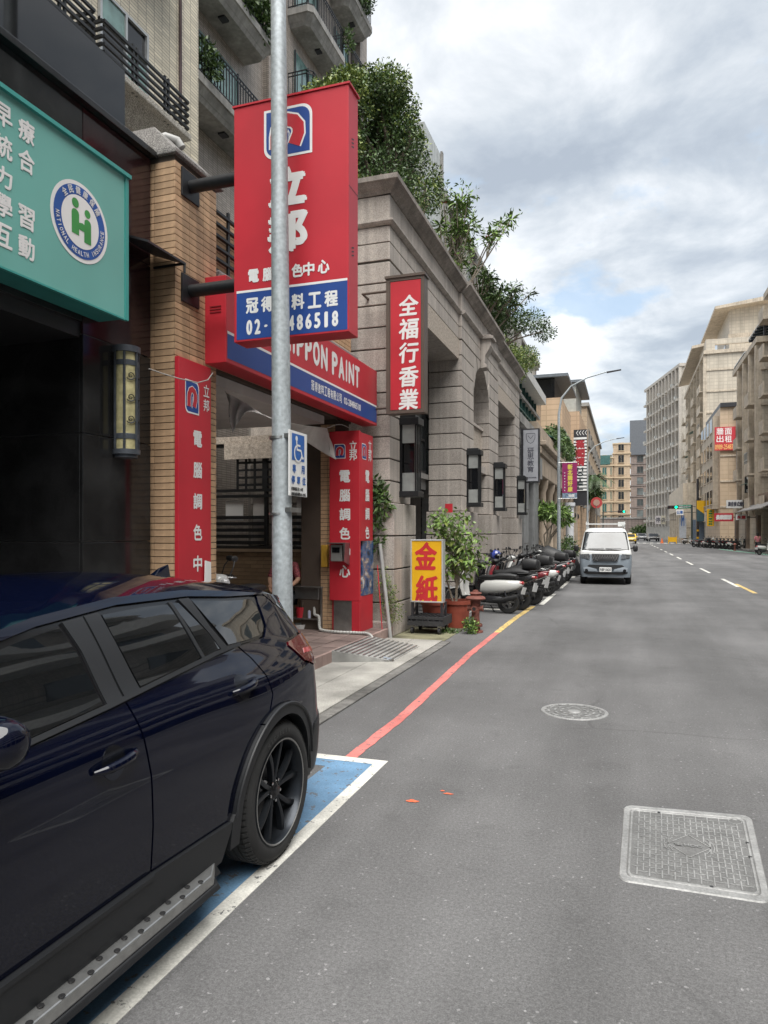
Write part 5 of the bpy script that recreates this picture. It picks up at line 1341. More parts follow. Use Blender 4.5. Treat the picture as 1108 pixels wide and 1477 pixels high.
# roof rail side frame above windows
patch('roof_frame', [(.95, 1.04), (1.3, 1.235), (1.65, 1.355), (2.0, 1.412), (2.45, 1.445), (2.95, 1.438), (3.3, 1.408), (3.62, 1.392), (3.70, 1.389), (3.80, 1.32), (4.0, 1.345), (4.0, 1.352), (3.6, 1.405), (3.3, 1.437), (2.95, 1.468), (2.45, 1.475), (2.0, 1.442), (1.6, 1.382), (1.25, 1.285), (.75, 1.07), (.75, 1.03)], navy, car, off=.004, step=.05)
# window surround in gloss black, then the panes
def wtop(s): return interp(s, [(.95, 1.04), (1.3, 1.23), (1.65, 1.35), (2.0, 1.407), (2.45, 1.44), (2.95, 1.433), (3.3, 1.403), (3.62, 1.387)])
patch('window_surround', [(1.0, bz(1.0))] + [(s, bz(s)) for s in (1.5, 2.0, 2.4, 2.8, 3.2)] + [(3.36, 1.168), (3.49, 1.176), (3.565, 1.225), (3.59, 1.34), (3.61, 1.386)] + [(s, wtop(s)) for s in (3.5, 3.3, 3.1, 2.95, 2.7, 2.45, 2.2, 2.0, 1.8, 1.65, 1.45, 1.3, 1.15, .97)], gloss_black, car, off=-.010, step=.06)
fw = [(1.02, 1.055), (1.6, bz(1.6) + .018), (2.10, bz(2.1) + .018), (2.165, bz(2.16) + .02), (2.135, 1.30), (2.10, wtop(2.1) - .02), (1.9, wtop(1.9) - .02), (1.65, wtop(1.65) - .02), (1.45, wtop(1.45) - .022), (1.3, wtop(1.3) - .025), (1.1, wtop(1.1) - .02)]
patch('front_side_window', fw, tint, car, off=.0, step=.06)
patch('rear_side_window', [(2.395, bz(2.4) + .02), (2.80, bz(2.8) + .018), (2.855, bz(2.86) + .02), (2.83, 1.30), (2.775, wtop(2.78) - .02), (2.6, wtop(2.6) - .018), (2.345, wtop(2.35) - .018), (2.35, 1.35)], tint, car, off=.0, step=.06)
patch('rear_door_glass', [(2.885, bz(2.88) + .02), (3.03, bz(3.03) + .02), (2.99, 1.25), (2.86, wtop(2.86) - .02), (2.81, wtop(2.81) - .018), (2.86, 1.30)], tint, car, off=.0, step=.05)
patch('quarter_window', [(3.115, bz(3.1) + .022), (3.30, 1.182), (3.44, 1.186), (3.51, 1.20), (3.545, 1.25), (3.555, 1.33), (3.53, wtop(3.53) - .018), (3.3, wtop(3.3) - .018), (2.97, wtop(2.97) - .016), (3.03, 1.32), (3.10, 1.22)], tint, car, off=.0, step=.05)
# matte pillars standing proud
patch('door_pillar', [(2.185, bz(2.19) + .006), (2.275, bz(2.28) + .006), (2.235, wtop(2.23) - .004), (2.125, wtop(2.12) - .004), (2.16, 1.30)], clad, car, off=.003, step=.05)
patch('door_pillar', [(2.287, bz(2.28) + .006), (2.385, bz(2.38) + .006), (2.345, 1.33), (2.33, wtop(2.33) - .004), (2.245, wtop(2.25) - .004)], clad, car, off=.003, step=.05)
patch('door_pillar', [(3.04, bz(3.04) + .006), (3.10, bz(3.1) + .006), (3.02, 1.28), (2.955, wtop(2.95) - .003), (2.87, wtop(2.87) - .003), (2.995, 1.25)], clad, car, off=.003, step=.05)
patch('window_divider', [(2.86, bz(2.86) + .01), (2.883, bz(2.88) + .01), (2.81, wtop(2.81) - .01), (2.785, wtop(2.79) - .01)], clad, car, off=.005, step=.05)
patch('belt_trim', [(1.0, bz(1.0) + .001)] + [(s, bz(s) + .001) for s in (1.6, 2.2, 2.38, 2.7, 3.0, 3.21)] + [(3.21, bz(3.2) + .016)] + [(s, bz(s) + .018) for s in (3.0, 2.7, 2.38, 2.2, 1.6)] + [(1.0, bz(1) + .018)], clad, car, off=.009, rim=.02, step=.06)
# cladding: sill, arches
patch('sill_cladding', [(1.0, .225), (2.36, .225), (2.86, .225), (2.93, .36), (2.925, .388), (2.345, .411), (1.1, .406), (1.0, .40)], clad, car, off=.016, rim=.03, step=.06)
patch('sill_ridge', [(1.0, .385), (2.338, .394), (2.338, .41), (1.0, .405)], clad, car, off=.024, rim=.02, step=.08)
patch('arch_cladding', [(WC[0] - RO - .02, .25), (WC[0] - RO - .02, .385)] + arc(WC, RO, 174, 0, 40) + [(WC[0] + RO - .0, .30), (WC[0] + RA + .0, .30)] + arc(WC, RA, 0, 180, 40) + [(WC[0] - RA, .25)], clad, car, off=.018, rim=.07, step=.05)
for sgn in (1, -1):
    P = [surf(a, b, .020) for a, b in arc(WC, RO - .006, 176, 10, 40)]; P = [Vector((p.x if sgn > 0 else 2 * CX - p.x, p.y, p.z)) for p in P]
    MB().tube(P, .009, 6).build('arch_ridge', clad, car, smooth=True)
# front wing and nose (behind the photographer's left, mostly out of frame)
patch('front_wing', [(-.19, .45), (.15, .45), (.2, .84), (.9, .84), (1.02, .45), (1.06, .7), (1.04, 1.02), (.6, 1.0), (.1, .92), (-.15, .82)], navy, car, step=.08)
mb = MB()
for (x0, x1) in ((CX - .86, CX + .86),): mb.box(x0, x1, -.26, -.12, .25, .78).box(x0 + .05, x1 - .05, -.22, 1.05, .78, .88)
mb.build('front_bumper', navy, car, bevel=.05)
# wheel well lining
mb = MB(); n = 24
for sgn in (1, -1):
    for cy_ in (YW, YW - 2.7):
        x0, x1 = CX + sgn * .905, CX + sgn * .60; base = len(mb.v)
        for i in range(n + 1):
            a = math.pi * i / n; mb.v.append((x0, cy_ + .425 * math.cos(a), .35 + .44 * math.sin(a))); mb.v.append((x1, cy_ + .425 * math.cos(a), .35 + .44 * math.sin(a)))
        for i in range(n): mb.f.append((base + 2 * i, base + 2 * i + 1, base + 2 * i + 3, base + 2 * i + 2)); mb.m.append(0)
mb.box(CX - .62, CX + .62, -.1, 4.2, .26, .5); mb.build('underbody', M('underbody_black', (.012, .012, .012), .9), car)
# roof skin, windscreen, bonnet
mb = MB(); ny, nx_ = 46, 16; Y0r, Y1r = 1.45, 3.90
for j in range(ny + 1):
    s = Y0r + (Y1r - Y0r) * j / ny; z = roofz(s) + .0; e_ = surf(s, z, .004); half = e_.x - CX
    crown = interp(s, [(1.4, .05), (2.4, .085), (3.4, .085), (4.06, .075)])
    for i in range(nx_ + 1):
        f = -1 + 2 * i / nx_; w_ = 1 - abs(f) ** 2.6
        mb.v.append((CX + half * f, e_.y + (.06 * (1 - f * f) if j == ny else .0), z + crown * w_))
for j in range(ny):
    for i in range(nx_): a = j * (nx_ + 1) + i; mb.f.append((a, a + 1, a + nx_ + 2, a + nx_ + 1)); mb.m.append(0)
mb.build('roof', navy, car, smooth=True, angle=60)
mb = MB()
for j in range(9):
    s = .55 + (1.45 - .55) * j / 8; z = roofz(s); e_ = surf(s, z, 0); half = e_.x - CX
    for i in range(9): f = -1 + 2 * i / 8; mb.v.append((CX + half * f, s - .12 * (1 - f * f) * (1 - j / 8), z + .05 * (1 - f * f)))
for j in range(8):
    for i in range(8): a = j * 9 + i; mb.f.append((a, a + 1, a + 10, a + 9)); mb.m.append(0)
mb.build('windscreen', tint, car, smooth=True)
mb = MB()
for j in range(9):
    y = -.2 + .85 * j / 8; z = .86 + .17 * math.sin(j / 8 * math.pi / 2)
    for i in range(9): f = -1 + 2 * i / 8; mb.v.append((CX + .84 * f, y, z + .05 * (1 - f * f) - .03 * abs(f) ** 3))
for j in range(8):
    for i in range(8): a = j * 9 + i; mb.f.append((a, a + 1, a + 10, a + 9)); mb.m.append(0)
mb.build('bonnet', navy, car, smooth=True)
# spoiler
mb = MB()
for j, (y, dz) in enumerate(((3.86, .012), (3.98, .004), (4.06, -.012), (4.055, -.04), (3.95, -.05))):
    for i in range(nx_ + 1):
        f = -1 + 2 * i / nx_; w_ = 1 - abs(f) ** 2.6
        mb.v.append((CX + .60 * f, y - .09 * abs(f) ** 2.2, 1.352 + dz - .02 * (y - 3.86) / .3 + .075 * w_))
for j in range(4):
    for i in range(nx_): a = j * (nx_ + 1) + i; mb.f.append((a, a + 1, a + nx_ + 2, a + nx_ + 1)); mb.m.append(0)
mb.build('spoiler', navy, car, smooth=True, angle=50)
mb = MB(); fx, fy, fz = CX, 3.62, 1.475
mb.hexa([(fx - .028, fy - .09, fz), (fx + .028, fy - .09, fz), (fx + .02, fy + .09, fz - .005), (fx - .02, fy + .09, fz - .005)], [(fx - .006, fy + .0, fz + .055), (fx + .006, fy + .0, fz + .055), (fx + .004, fy + .09, fz + .075), (fx - .004, fy + .09, fz + .075)])
mb.build('roof_fin', navy, car, bevel=.004)
# handles
for (s0, z0, s1, z1) in ((2.02, .905, 2.245, .925), (2.96, .985, 3.18, 1.005)):
    cs_, cz_ = s0 + (s1 - s0) * .48, (z0 + z1) / 2 - .004
    patch('handle_cup', circ(.062, 20, (cs_, cz_)), M('handle_chrome_dark', (.06, .065, .08), .12, metal=.9), car, off=.0015, step=.03)
    for sgn in (1, -1):
        pts = [surf(s0 + (s1 - s0) * k / 8, z0 + (z1 - z0) * k / 8, .006 + .034 * math.sin(math.pi * min(1, max(0, k / 8))) ** .5) for k in range(9)]
        if sgn < 0: pts = [Vector((2 * CX - p.x, p.y, p.z)) for p in pts]
        hb = MB()
        for a_, b_ in zip(pts, pts[1:]): hb.bar(a_, b_, .016, .030)
        hb.tube(pts, [.010] + [.0165] * 7 + [.010], 8); hb = MB().tube(pts, [.008, .015, .017, .017, .017, .017, .017, .015, .008], 10)
        hb.build('door_handle', navy, car, smooth=True)
# running board
for sgn in (1, -1):
    xo_ = CX + sgn * (SIDE - CX + .047); xi = CX + sgn * (SIDE - CX - .012)
    rb = MB()
    rb.hexa([(xi, .85, .20), (xo_, .95, .205), (xo_, 2.70, .205), (xi, 2.80, .20)], [(xi, .85, .255), (xo_ - sgn * .012, .95, .243), (xo_ - sgn * .012, 2.70, .243), (xi, 2.80, .255)])
    r_ = rb.build('running_board', alu, car, bevel=.006)
    xj = CX + sgn * (SIDE - CX - .09)
    MB().hexa([(xj, .85, .18), (xi - sgn * .001, .85, .18), (xi - sgn * .001, 2.85, .18), (xj, 2.85, .18)], [(xj, .85, .29), (xi - sgn * .001, .85, .25), (xi - sgn * .001, 2.80, .25), (xj, 2.85, .29)]).build('board_filler', clad, r_)
    MB().hexa([(xi, .80, .17), (xo_ + sgn * .012, .88, .175), (xo_ + sgn * .012, 2.74, .175), (xi, 2.80, .17)], [(xi, .80, .20), (xo_ + sgn * .006, .9, .204), (xo_ + sgn * .006, 2.72, .204), (xi, 2.79, .20)]).build('board_base', clad, r_, bevel=.006)
    k = 0; dots = MB()
    for i in range(26):
        y = .98 + i * .066
        x = xo_ - sgn * (.023 if i % 2 else .045)
        zf = .243 + .012 * abs(xo_ - sgn * .012 - x) / .045 + .0012
        dots.lathe([(0, zf + .003), (.011, zf + .003), (.0125, zf)], (x, y, 0), 10)
    o = dots.build('rubber_stud', black_plastic, r_); o['kind'] = 'stuff'
# mirrors
for sgn in (1, -1):
    X_ = lambda d: CX + sgn * (SIDE - CX + d)
    mb = MB()
    secs = [(0.0, .03, .035), (.03, .075, .066), (.09, .095, .078), (.16, .09, .075), (.215, .065, .06), (.235, .03, .03)]
    n = 14
    for (d, hy, hz) in secs:
        for q in range(n):
            a = 2 * math.pi * q / n; mb.v.append((X_(d - .02), 1.49 - .02 * d + hy * math.cos(a) * .9, 1.165 + .04 * d + hz * math.sin(a)))
    for i in range(len(secs) - 1):
        for q in range(n): mb.f.append((i * n + q, i * n + (q + 1) % n, (i + 1) * n + (q + 1) % n, (i + 1) * n + q)); mb.m.append(0)
    mb.f.append(tuple(range(n))); mb.f.append(tuple((len(secs) - 1) * n + q for q in range(n))); mb.m += [0, 0]
    m_ = mb.build('wing_mirror', navy, car, smooth=True, angle=60)
    MB().box(X_(.04), X_(.16), 1.545, 1.556, 1.14, 1.20).build('mirror_glass', dark_glass, m_)
    MB().tube([(X_(-.05), 1.47, 1.06), (X_(.06), 1.48, 1.11)], .03, 8).build('mirror_arm', gloss_black, m_, smooth=True)
    MB().tube([(X_(.03), 1.405, 1.185), (X_(.10), 1.40, 1.19), (X_(.17), 1.425, 1.19), (X_(.20), 1.48, 1.185)], .006, 6).build('indicator', M('indicator_strip', (.4, .4, .4), .2), m_)
# wheels
def wheel(xc, yc_, sgn, letter=False):
    """xc outer tread face; wheel axis along x"""
    RT, RW, TW, zc = .368, .272, .225, .366
    o = lambda d: xc - sgn * d
    tp_ = [(RW - .004, o(.012)), (RW + .012, o(.002)), (.30, o(-.004)), (.33, o(.0)), (.352, o(.016)), (.364, o(.036)), (.368, o(.06))]
    for g_ in (.075, .115, .155): tp_ += [(.3685, o(g_ - .007)), (.360, o(g_ - .005)), (.360, o(g_ + .005)), (.3685, o(g_ + .007))]
    tp_ += [(.368, o(.18)), (.352, o(.215)), (.30, o(.225)), (RW, o(.21))]
    w = MB().lathe(tp_, (0, yc_, zc), 72, axis='x').build('tyre', rubber, car, smooth=True, angle=40)
    # shoulder tread blocks
    tb = MB()
    for k in range(72):
        a = 2 * math.pi * k / 72; c_, s_ = math.cos(a), math.sin(a); a2 = a + .055
        p0 = lambda r_, d, an: (o(d), yc_ + r_ * math.cos(an), zc + r_ * math.sin(an))
        tb.hexa([p0(.352, .012, a), p0(.366, .034, a), p0(.366, .034, a2), p0(.352, .012, a2)], [p0(.3545, .011, a), p0(.3685, .034, a), p0(.3685, .034, a2), p0(.3545, .011, a2)])
        tb.hexa([p0(.366, .036, a), p0(.367, .066, a), p0(.367, .066, a2), p0(.366, .036, a2)], [p0(.3692, .036, a), p0(.3695, .066, a), p0(.3695, .066, a2), p0(.3692, .036, a2)])
    q = tb.build('tread_block', rubber, w); q['kind'] = 'stuff'
    if letter:
        tx = MB()
        for i, ch in enumerate('MICHELIN'):
            a = R(118 - i * 6.6 * .9) if sgn > 0 else R(62 + i * 6)
            pl_ = Plane((o(-.0055), yc_, zc), (0, sgn, 0), (0, 0, 1), (sgn, 0, 0))
            write(tx, pl_, ch, .316 * math.cos(a), .316 * math.sin(a), .019 if ch != 'I' else .006, .024, .0008, 0, .0006, 0, a - R(90))
        tx.build('tyre_lettering', M('tyre_letter_grey', (.055, .055, .055), .6), w)
    rimm = MB().lathe([(RW + .006, o(.004)), (RW - .004, o(.0)), (RW - .008, o(.006)), (RW - .016, o(.03)), (RW - .03, o(.09)), (RW - .04, o(.20))], (0, yc_, zc), 56, axis='x').build('rim', rim_m, car, smooth=True, angle=40)
    MB().lathe([(RW + .001, o(-.001)), (RW - .004, o(-.003)), (RW - .0075, o(.001))], (0, yc_, zc), 56, axis='x').build('rim_lip', alu, rimm, smooth=True)
    for k in range(5):
        for dd in (-1, 1):
            a_in = R(72 * k + 20 + dd * 9); a_out = R(72 * k + 20 + dd * 19)
            pts = []
            for i in range(7):
                f = i / 6; r_ = .04 + (.262 - .04) * f; an = a_in + (a_out - a_in) * f ** 1.3
                pts.append((Vector((o(.045 - .022 * math.sin(f * math.pi * .55) + (.012 * f)), yc_ + r_ * math.cos(an), zc + r_ * math.sin(an))), an, .014 + .006 * f))
            sp = MB(); V = []
            for (p, an, hw) in pts:
                tx_ = Vector((0, -math.sin(an), math.cos(an))) * hw; dp = Vector((-sgn * .028, 0, 0)); cr_ = Vector((sgn * .004, 0, 0))
                V += [p - tx_ + dp, p - tx_ * .75, p + cr_, p + tx_ * .75, p + tx_ + dp]
            sp.v = [tuple(v) for v in V]
            for i in range(6):
                for j in range(4): a = i * 5 + j; sp.f.append((a, a + 1, a + 6, a + 5)); sp.m.append(0)
            sp.build('spoke', rim_m, rimm, smooth=True, angle=50)
    MB().lathe([(0, o(.022)), (.026, o(.023)), (.034, o(.03)), (.05, o(.04)), (.055, o(.07))], (0, yc_, zc), 24, axis='x').build('hub_cap', gloss_black, rimm, smooth=True)
    nt_ = MB()
    for k in range(5): a = R(72 * k + 56); nt_.lathe([(0, o(.034)), (.008, o(.034)), (.009, o(.05))], (0, yc_ + .055 * math.cos(a), zc + .055 * math.sin(a)), 8, axis='x')
    q = nt_.build('wheel_nut', chrome, rimm); q['kind'] = 'stuff'
    MB().lathe([(.06, o(.10)), (.165, o(.10)), (.165, o(.112)), (.06, o(.112))], (0, yc_, zc), 32, axis='x').build('brake_disc', M('brake_disc', (.12, .12, .12), .4, metal=.8), rimm)
    cal = MB()
    for i in range(6):
        a = R(150 + i * 10); cal.box(o(.085), o(.14), yc_ + .15 * math.cos(a) - .025, yc_ + .15 * math.cos(a) + .025, zc + .15 * math.sin(a) - .025, zc + .15 * math.sin(a) + .025)
    cal = MB().box(o(.08), o(.15), yc_ - .19, yc_ - .12, zc - .06, zc + .07); cal.build('brake_caliper', M('caliper_grey', (.16, .16, .16), .5), rimm, bevel=.01)
wheel(CX + (-1.742 - CX), YW, 1, True); wheel(2 * CX + 1.742, YW, -1)
wheel(-1.742, YW - 2.7, 1); wheel(2 * CX + 1.742, YW - 2.7, -1)
# ================================================================ things on the pavement
# metal ramp
t = thing('metal_ramp', 'ribbed steel kerb ramp leaning on the pink shop step', 'ramp', (-3.3, 9.4, 0))
A, B = (-3.665, 8.62), (-3.665, 10.05); C_, D_ = (-2.93, 8.95), (-2.93, 10.25)
mb = MB(); zt_ = .185; zl = .036
mb.hexa([(A[0], A[1], .03), (C_[0], C_[1], .03), (D_[0], D_[1], .03), (B[0], B[1], .03)], [(A[0], A[1], zt_), (C_[0], C_[1], zl), (D_[0], D_[1], zl), (B[0], B[1], zt_)])
mb.build('ramp_plate', M('worn_steel', (.40, .40, .385), .5, metal=.5, var=.2, vs=6, grime=.35), t)
n_ = 11
for k in range(n_):
    f = (k + .5) / n_; x = A[0] + (C_[0] - A[0]) * f; z = zt_ + (zl - zt_) * f; y0 = A[1] + (C_[1] - A[1]) * f; y1 = B[1] + (D_[1] - B[1]) * f
    MB().bar((x, y0 + .02, z + .004), (x, y1 - .02, z + .004), .022, .012).build('ramp_rib', steel, t)
mb = MB(); mb.add([(C_[0] - .1, C_[1] - .06, .05), (C_[0] + .02, C_[1] - .0, .034), (C_[0] - .02, C_[1] + .10, .05), (C_[0] - .14, C_[1] + .03, .085)], [(0, 1, 2, 3)]); mb.build('bent_corner', chrome, t)

# steel sink table with things on it
t = thing('sink_table', 'stainless steel sink on a thin legged frame beside the far red pillar', 'sink', (-4.9, 10.8, PZ))
a = OY(428, 848, 10.75); x0, x1 = -5.18, -4.62; zt_ = OY(450, 847, 10.6).z; y0, y1 = 10.45, 10.9
for (x, y) in ((x0, y0), (x1, y0), (x0, y1), (x1, y1)): MB().box(x - .014, x + .014, y - .014, y + .014, PZ, zt_).build('leg', steel, t)
MB().box(x0 - .02, x1 + .02, y0 - .02, y1 + .02, zt_, zt_ + .025).box(x0 + .06, x1 - .06, y0 + .04, y1 - .04, zt_ - .19, zt_ - .001).build('basin', steel, t, bevel=.01)
MB().box(x0, x1, y0, y1, PZ + .16, PZ + .18).build('lower_shelf', steel, t)
MB().tube([(x0 + .3, y1 - .03, zt_), (x0 + .3, y1 - .03, zt_ + .05), (x0 + .3, y1 - .12, zt_ + .06)], .012, 8).build('tap', chrome, t, smooth=True)
MB().lathe([(.0, zt_ - .30), (.035, zt_ - .30), (.045, zt_ - .2), (.0, zt_ - .2)], (x1 - .16, y0 + .1, 0), 12).build('drain_cup', white_sign, t)
hz = thing('drain_hose', 'grey corrugated drain hose snaking from the sink to the pavement', 'hose', (-4.6, 10.4, PZ))
P = [(x1 - .16, y0 + .08, zt_ - .3), (x1 - .12, y0 + .0, zt_ - .42), (x1 - .02, y0 - .06, PZ + .22), (x1 + .02, y0 - .12, PZ + .06), (x1 + .12, y0 - .18, PZ + .025), (-4.2, 10.18, PZ + .025), (-3.9, 10.2, PZ + .025), (-3.68, 10.12, PZ + .02), (-3.50, 9.85, .10), (-3.38, 9.62, .12)]
def catmull(P, n=6):
    P = [Vector(p) for p in P]; out_ = []
    for i in range(len(P) - 1):
        p0, p1, p2, p3 = P[max(i - 1, 0)], P[i], P[i + 1], P[min(i + 2, len(P) - 1)]
        for k in range(n):
            q = k / n; out_.append(.5 * ((2 * p1) + (p2 - p0) * q + (2 * p0 - 5 * p1 + 4 * p2 - p3) * q * q + (3 * p1 - p0 - 3 * p2 + p3) * q ** 3))
    return out_ + [P[-1]]
PP = catmull(P, 12); MB().tube(PP, [.026 if i % 2 else .021 for i in range(len(PP))], 8).build('hose', M('hose_grey', (.42, .42, .40), .5), hz)
bk = thing('bucket', 'small red bucket of brushes on the lower shelf of the sink', 'bucket', (x0 + .12, y0 + .12, PZ + .18))
c = (x0 + .15, y0 + .1, 0); z = PZ + .18
MB().lathe([(0, z), (.07, z), (.09, z + .17), (.085, z + .17), (.066, z + .01)], c, 18).build('pail', red_sign, bk, smooth=True)
for dx_, dy_ in ((.02, .01), (-.03, .02), (.03, -.03)): MB().bar((c[0] + dx_, c[1] + dy_, z + .02), (c[0] + dx_ * 2, c[1] + dy_ * 2, z + .25), .02, .01).build('brush', bark, bk)
sb = thing('spray_bottle', 'clear spray bottle next to the red bucket', 'bottle', (x0 + .33, y0 + .1, z))
c = (x0 + .32, y0 + .08, 0)
MB().lathe([(0, z), (.038, z), (.04, z + .11), (.018, z + .16), (.014, z + .18)], c, 14).build('bottle_body', M('clear_blueish', (.45, .47, .62), .2), sb, smooth=True)
MB().box(c[0] - .035, c[0] + .02, c[1] - .012, c[1] + .012, z + .18, z + .215).box(c[0] - .035, c[0] - .025, c[1] - .006, c[1] + .006, z + .15, z + .18).build('trigger', white_sign, sb)
pn = MB().lathe([(0, PZ), (.13, PZ), (.15, PZ + .07), (.14, PZ + .07), (.12, PZ + .01)], (x0 + .12, y0 + .12, 0), 18).build('basin_pan', white_sign, smooth=True); tag(pn, 'shallow white basin on the floor under the sink', 'basin')
# payphone / meter in a hooded box on the red pillar
t = thing('meter_box', 'grey box under a small steel hood on the front of the far red pillar', 'box', (-4.4, 10.3, 1.3))
a, b = OY(476, 786, 10.25), OY(497, 810, 10.25)
MB().box(a.x, b.x - .05, 10.27, 10.395, b.z, a.z).build('meter_body', M('meter_grey', (.20, .20, .19), .5), t, bevel=.01)
MB().hexa([(a.x - .04, 10.2, a.z + .02), (b.x + .03, 10.2, a.z + .02), (b.x + .03, 10.395, a.z + .02), (a.x - .04, 10.395, a.z + .02)], [(a.x - .04, 10.2, a.z + .035), (b.x + .03, 10.2, a.z + .035), (b.x + .03, 10.395, a.z + .035), (a.x - .04, 10.395, a.z + .035)]).hexa([(b.x, 10.22, b.z + .02), (b.x + .01, 10.2, b.z), (b.x + .03, 10.395, b.z - .06), (b.x, 10.395, b.z - .06)], [(b.x, 10.2, a.z + .02), (b.x + .03, 10.2, a.z + .02), (b.x + .03, 10.395, a.z + .02), (b.x, 10.395, a.z + .02)]).build('hood', steel, t)
MB().box(a.x + .03, b.x - .09, 10.262, 10.269, a.z - .12, a.z - .04).build('display', dark_glass, t)
o = MB().box(-4.60, -4.50, 10.38, 10.47, OY(470, 818, 10.4).z, OY(470, 786, 10.4).z).build('yellow_box', M('yellow_box_paint', (.45, .26, .03), .5, grime=.3), bevel=.008); tag(o, 'yellow electrical box on the brick edge left of the grey meter box', 'box')
# white fabric banner sagging across the shop opening
def cloth(name, P, Q, m, label, cat, n=14, wav=.05, seed=0):
    """strip between two edges, folded"""
    rng = random.Random(seed); mb = MB(); P = catmull(P, n); Q = catmull(Q, n); k = min(len(P), len(Q)); mm = 8
    for i in range(k):
        for j in range(mm + 1):
            f = j / mm; p = P[i].lerp(Q[i], f); p = p + Vector((0, wav * math.sin(i * .7 + f * 5) * math.sin(math.pi * f), -.0)); mb.v.append(tuple(p))
    for i in range(k - 1):
        for j in range(mm): a = i * (mm + 1) + j; mb.f.append((a, a + 1, a + mm + 2, a + mm + 1)); mb.m.append(0)
    o = mb.build(name, m, smooth=True, angle=80); md = o.modifiers.new('s', 'SOLIDIFY'); md.thickness = .003; tag(o, label, cat); return o
fab = M('white_banner_cloth', (.50, .485, .46), .85, var=.12, vs=5, grime=.25)
Yc = 7.25
cloth('banner_cloth', [OY(326, 566, Yc), OY(352, 580, Yc), OY(390, 603, Yc), OY(430, 612, 8.4), OY(468, 617, 9.8), OY(471, 618, 10.1)], [OY(336, 625, Yc), OY(345, 608, Yc), OY(365, 592, Yc), OY(410, 617, 8.4), OY(465, 652, 9.8), OY(485, 663, 10.1)], fab, 'limp white cloth banner strung diagonally across the shop opening', 'banner', seed=2)
cb_ = MB().tube(catmull([OX(300, 548, -4.1), OY(315, 556, 8), OY(326, 566, Yc)], 5), .004, 5).tube(catmull([OY(471, 618, 10.1), OY(490, 612, 10.3), OY(505, 618, 10.35)], 5), .004, 5).build('string', fab); tag(cb_, 'thin string tying the white banner to the two pillars', 'string')

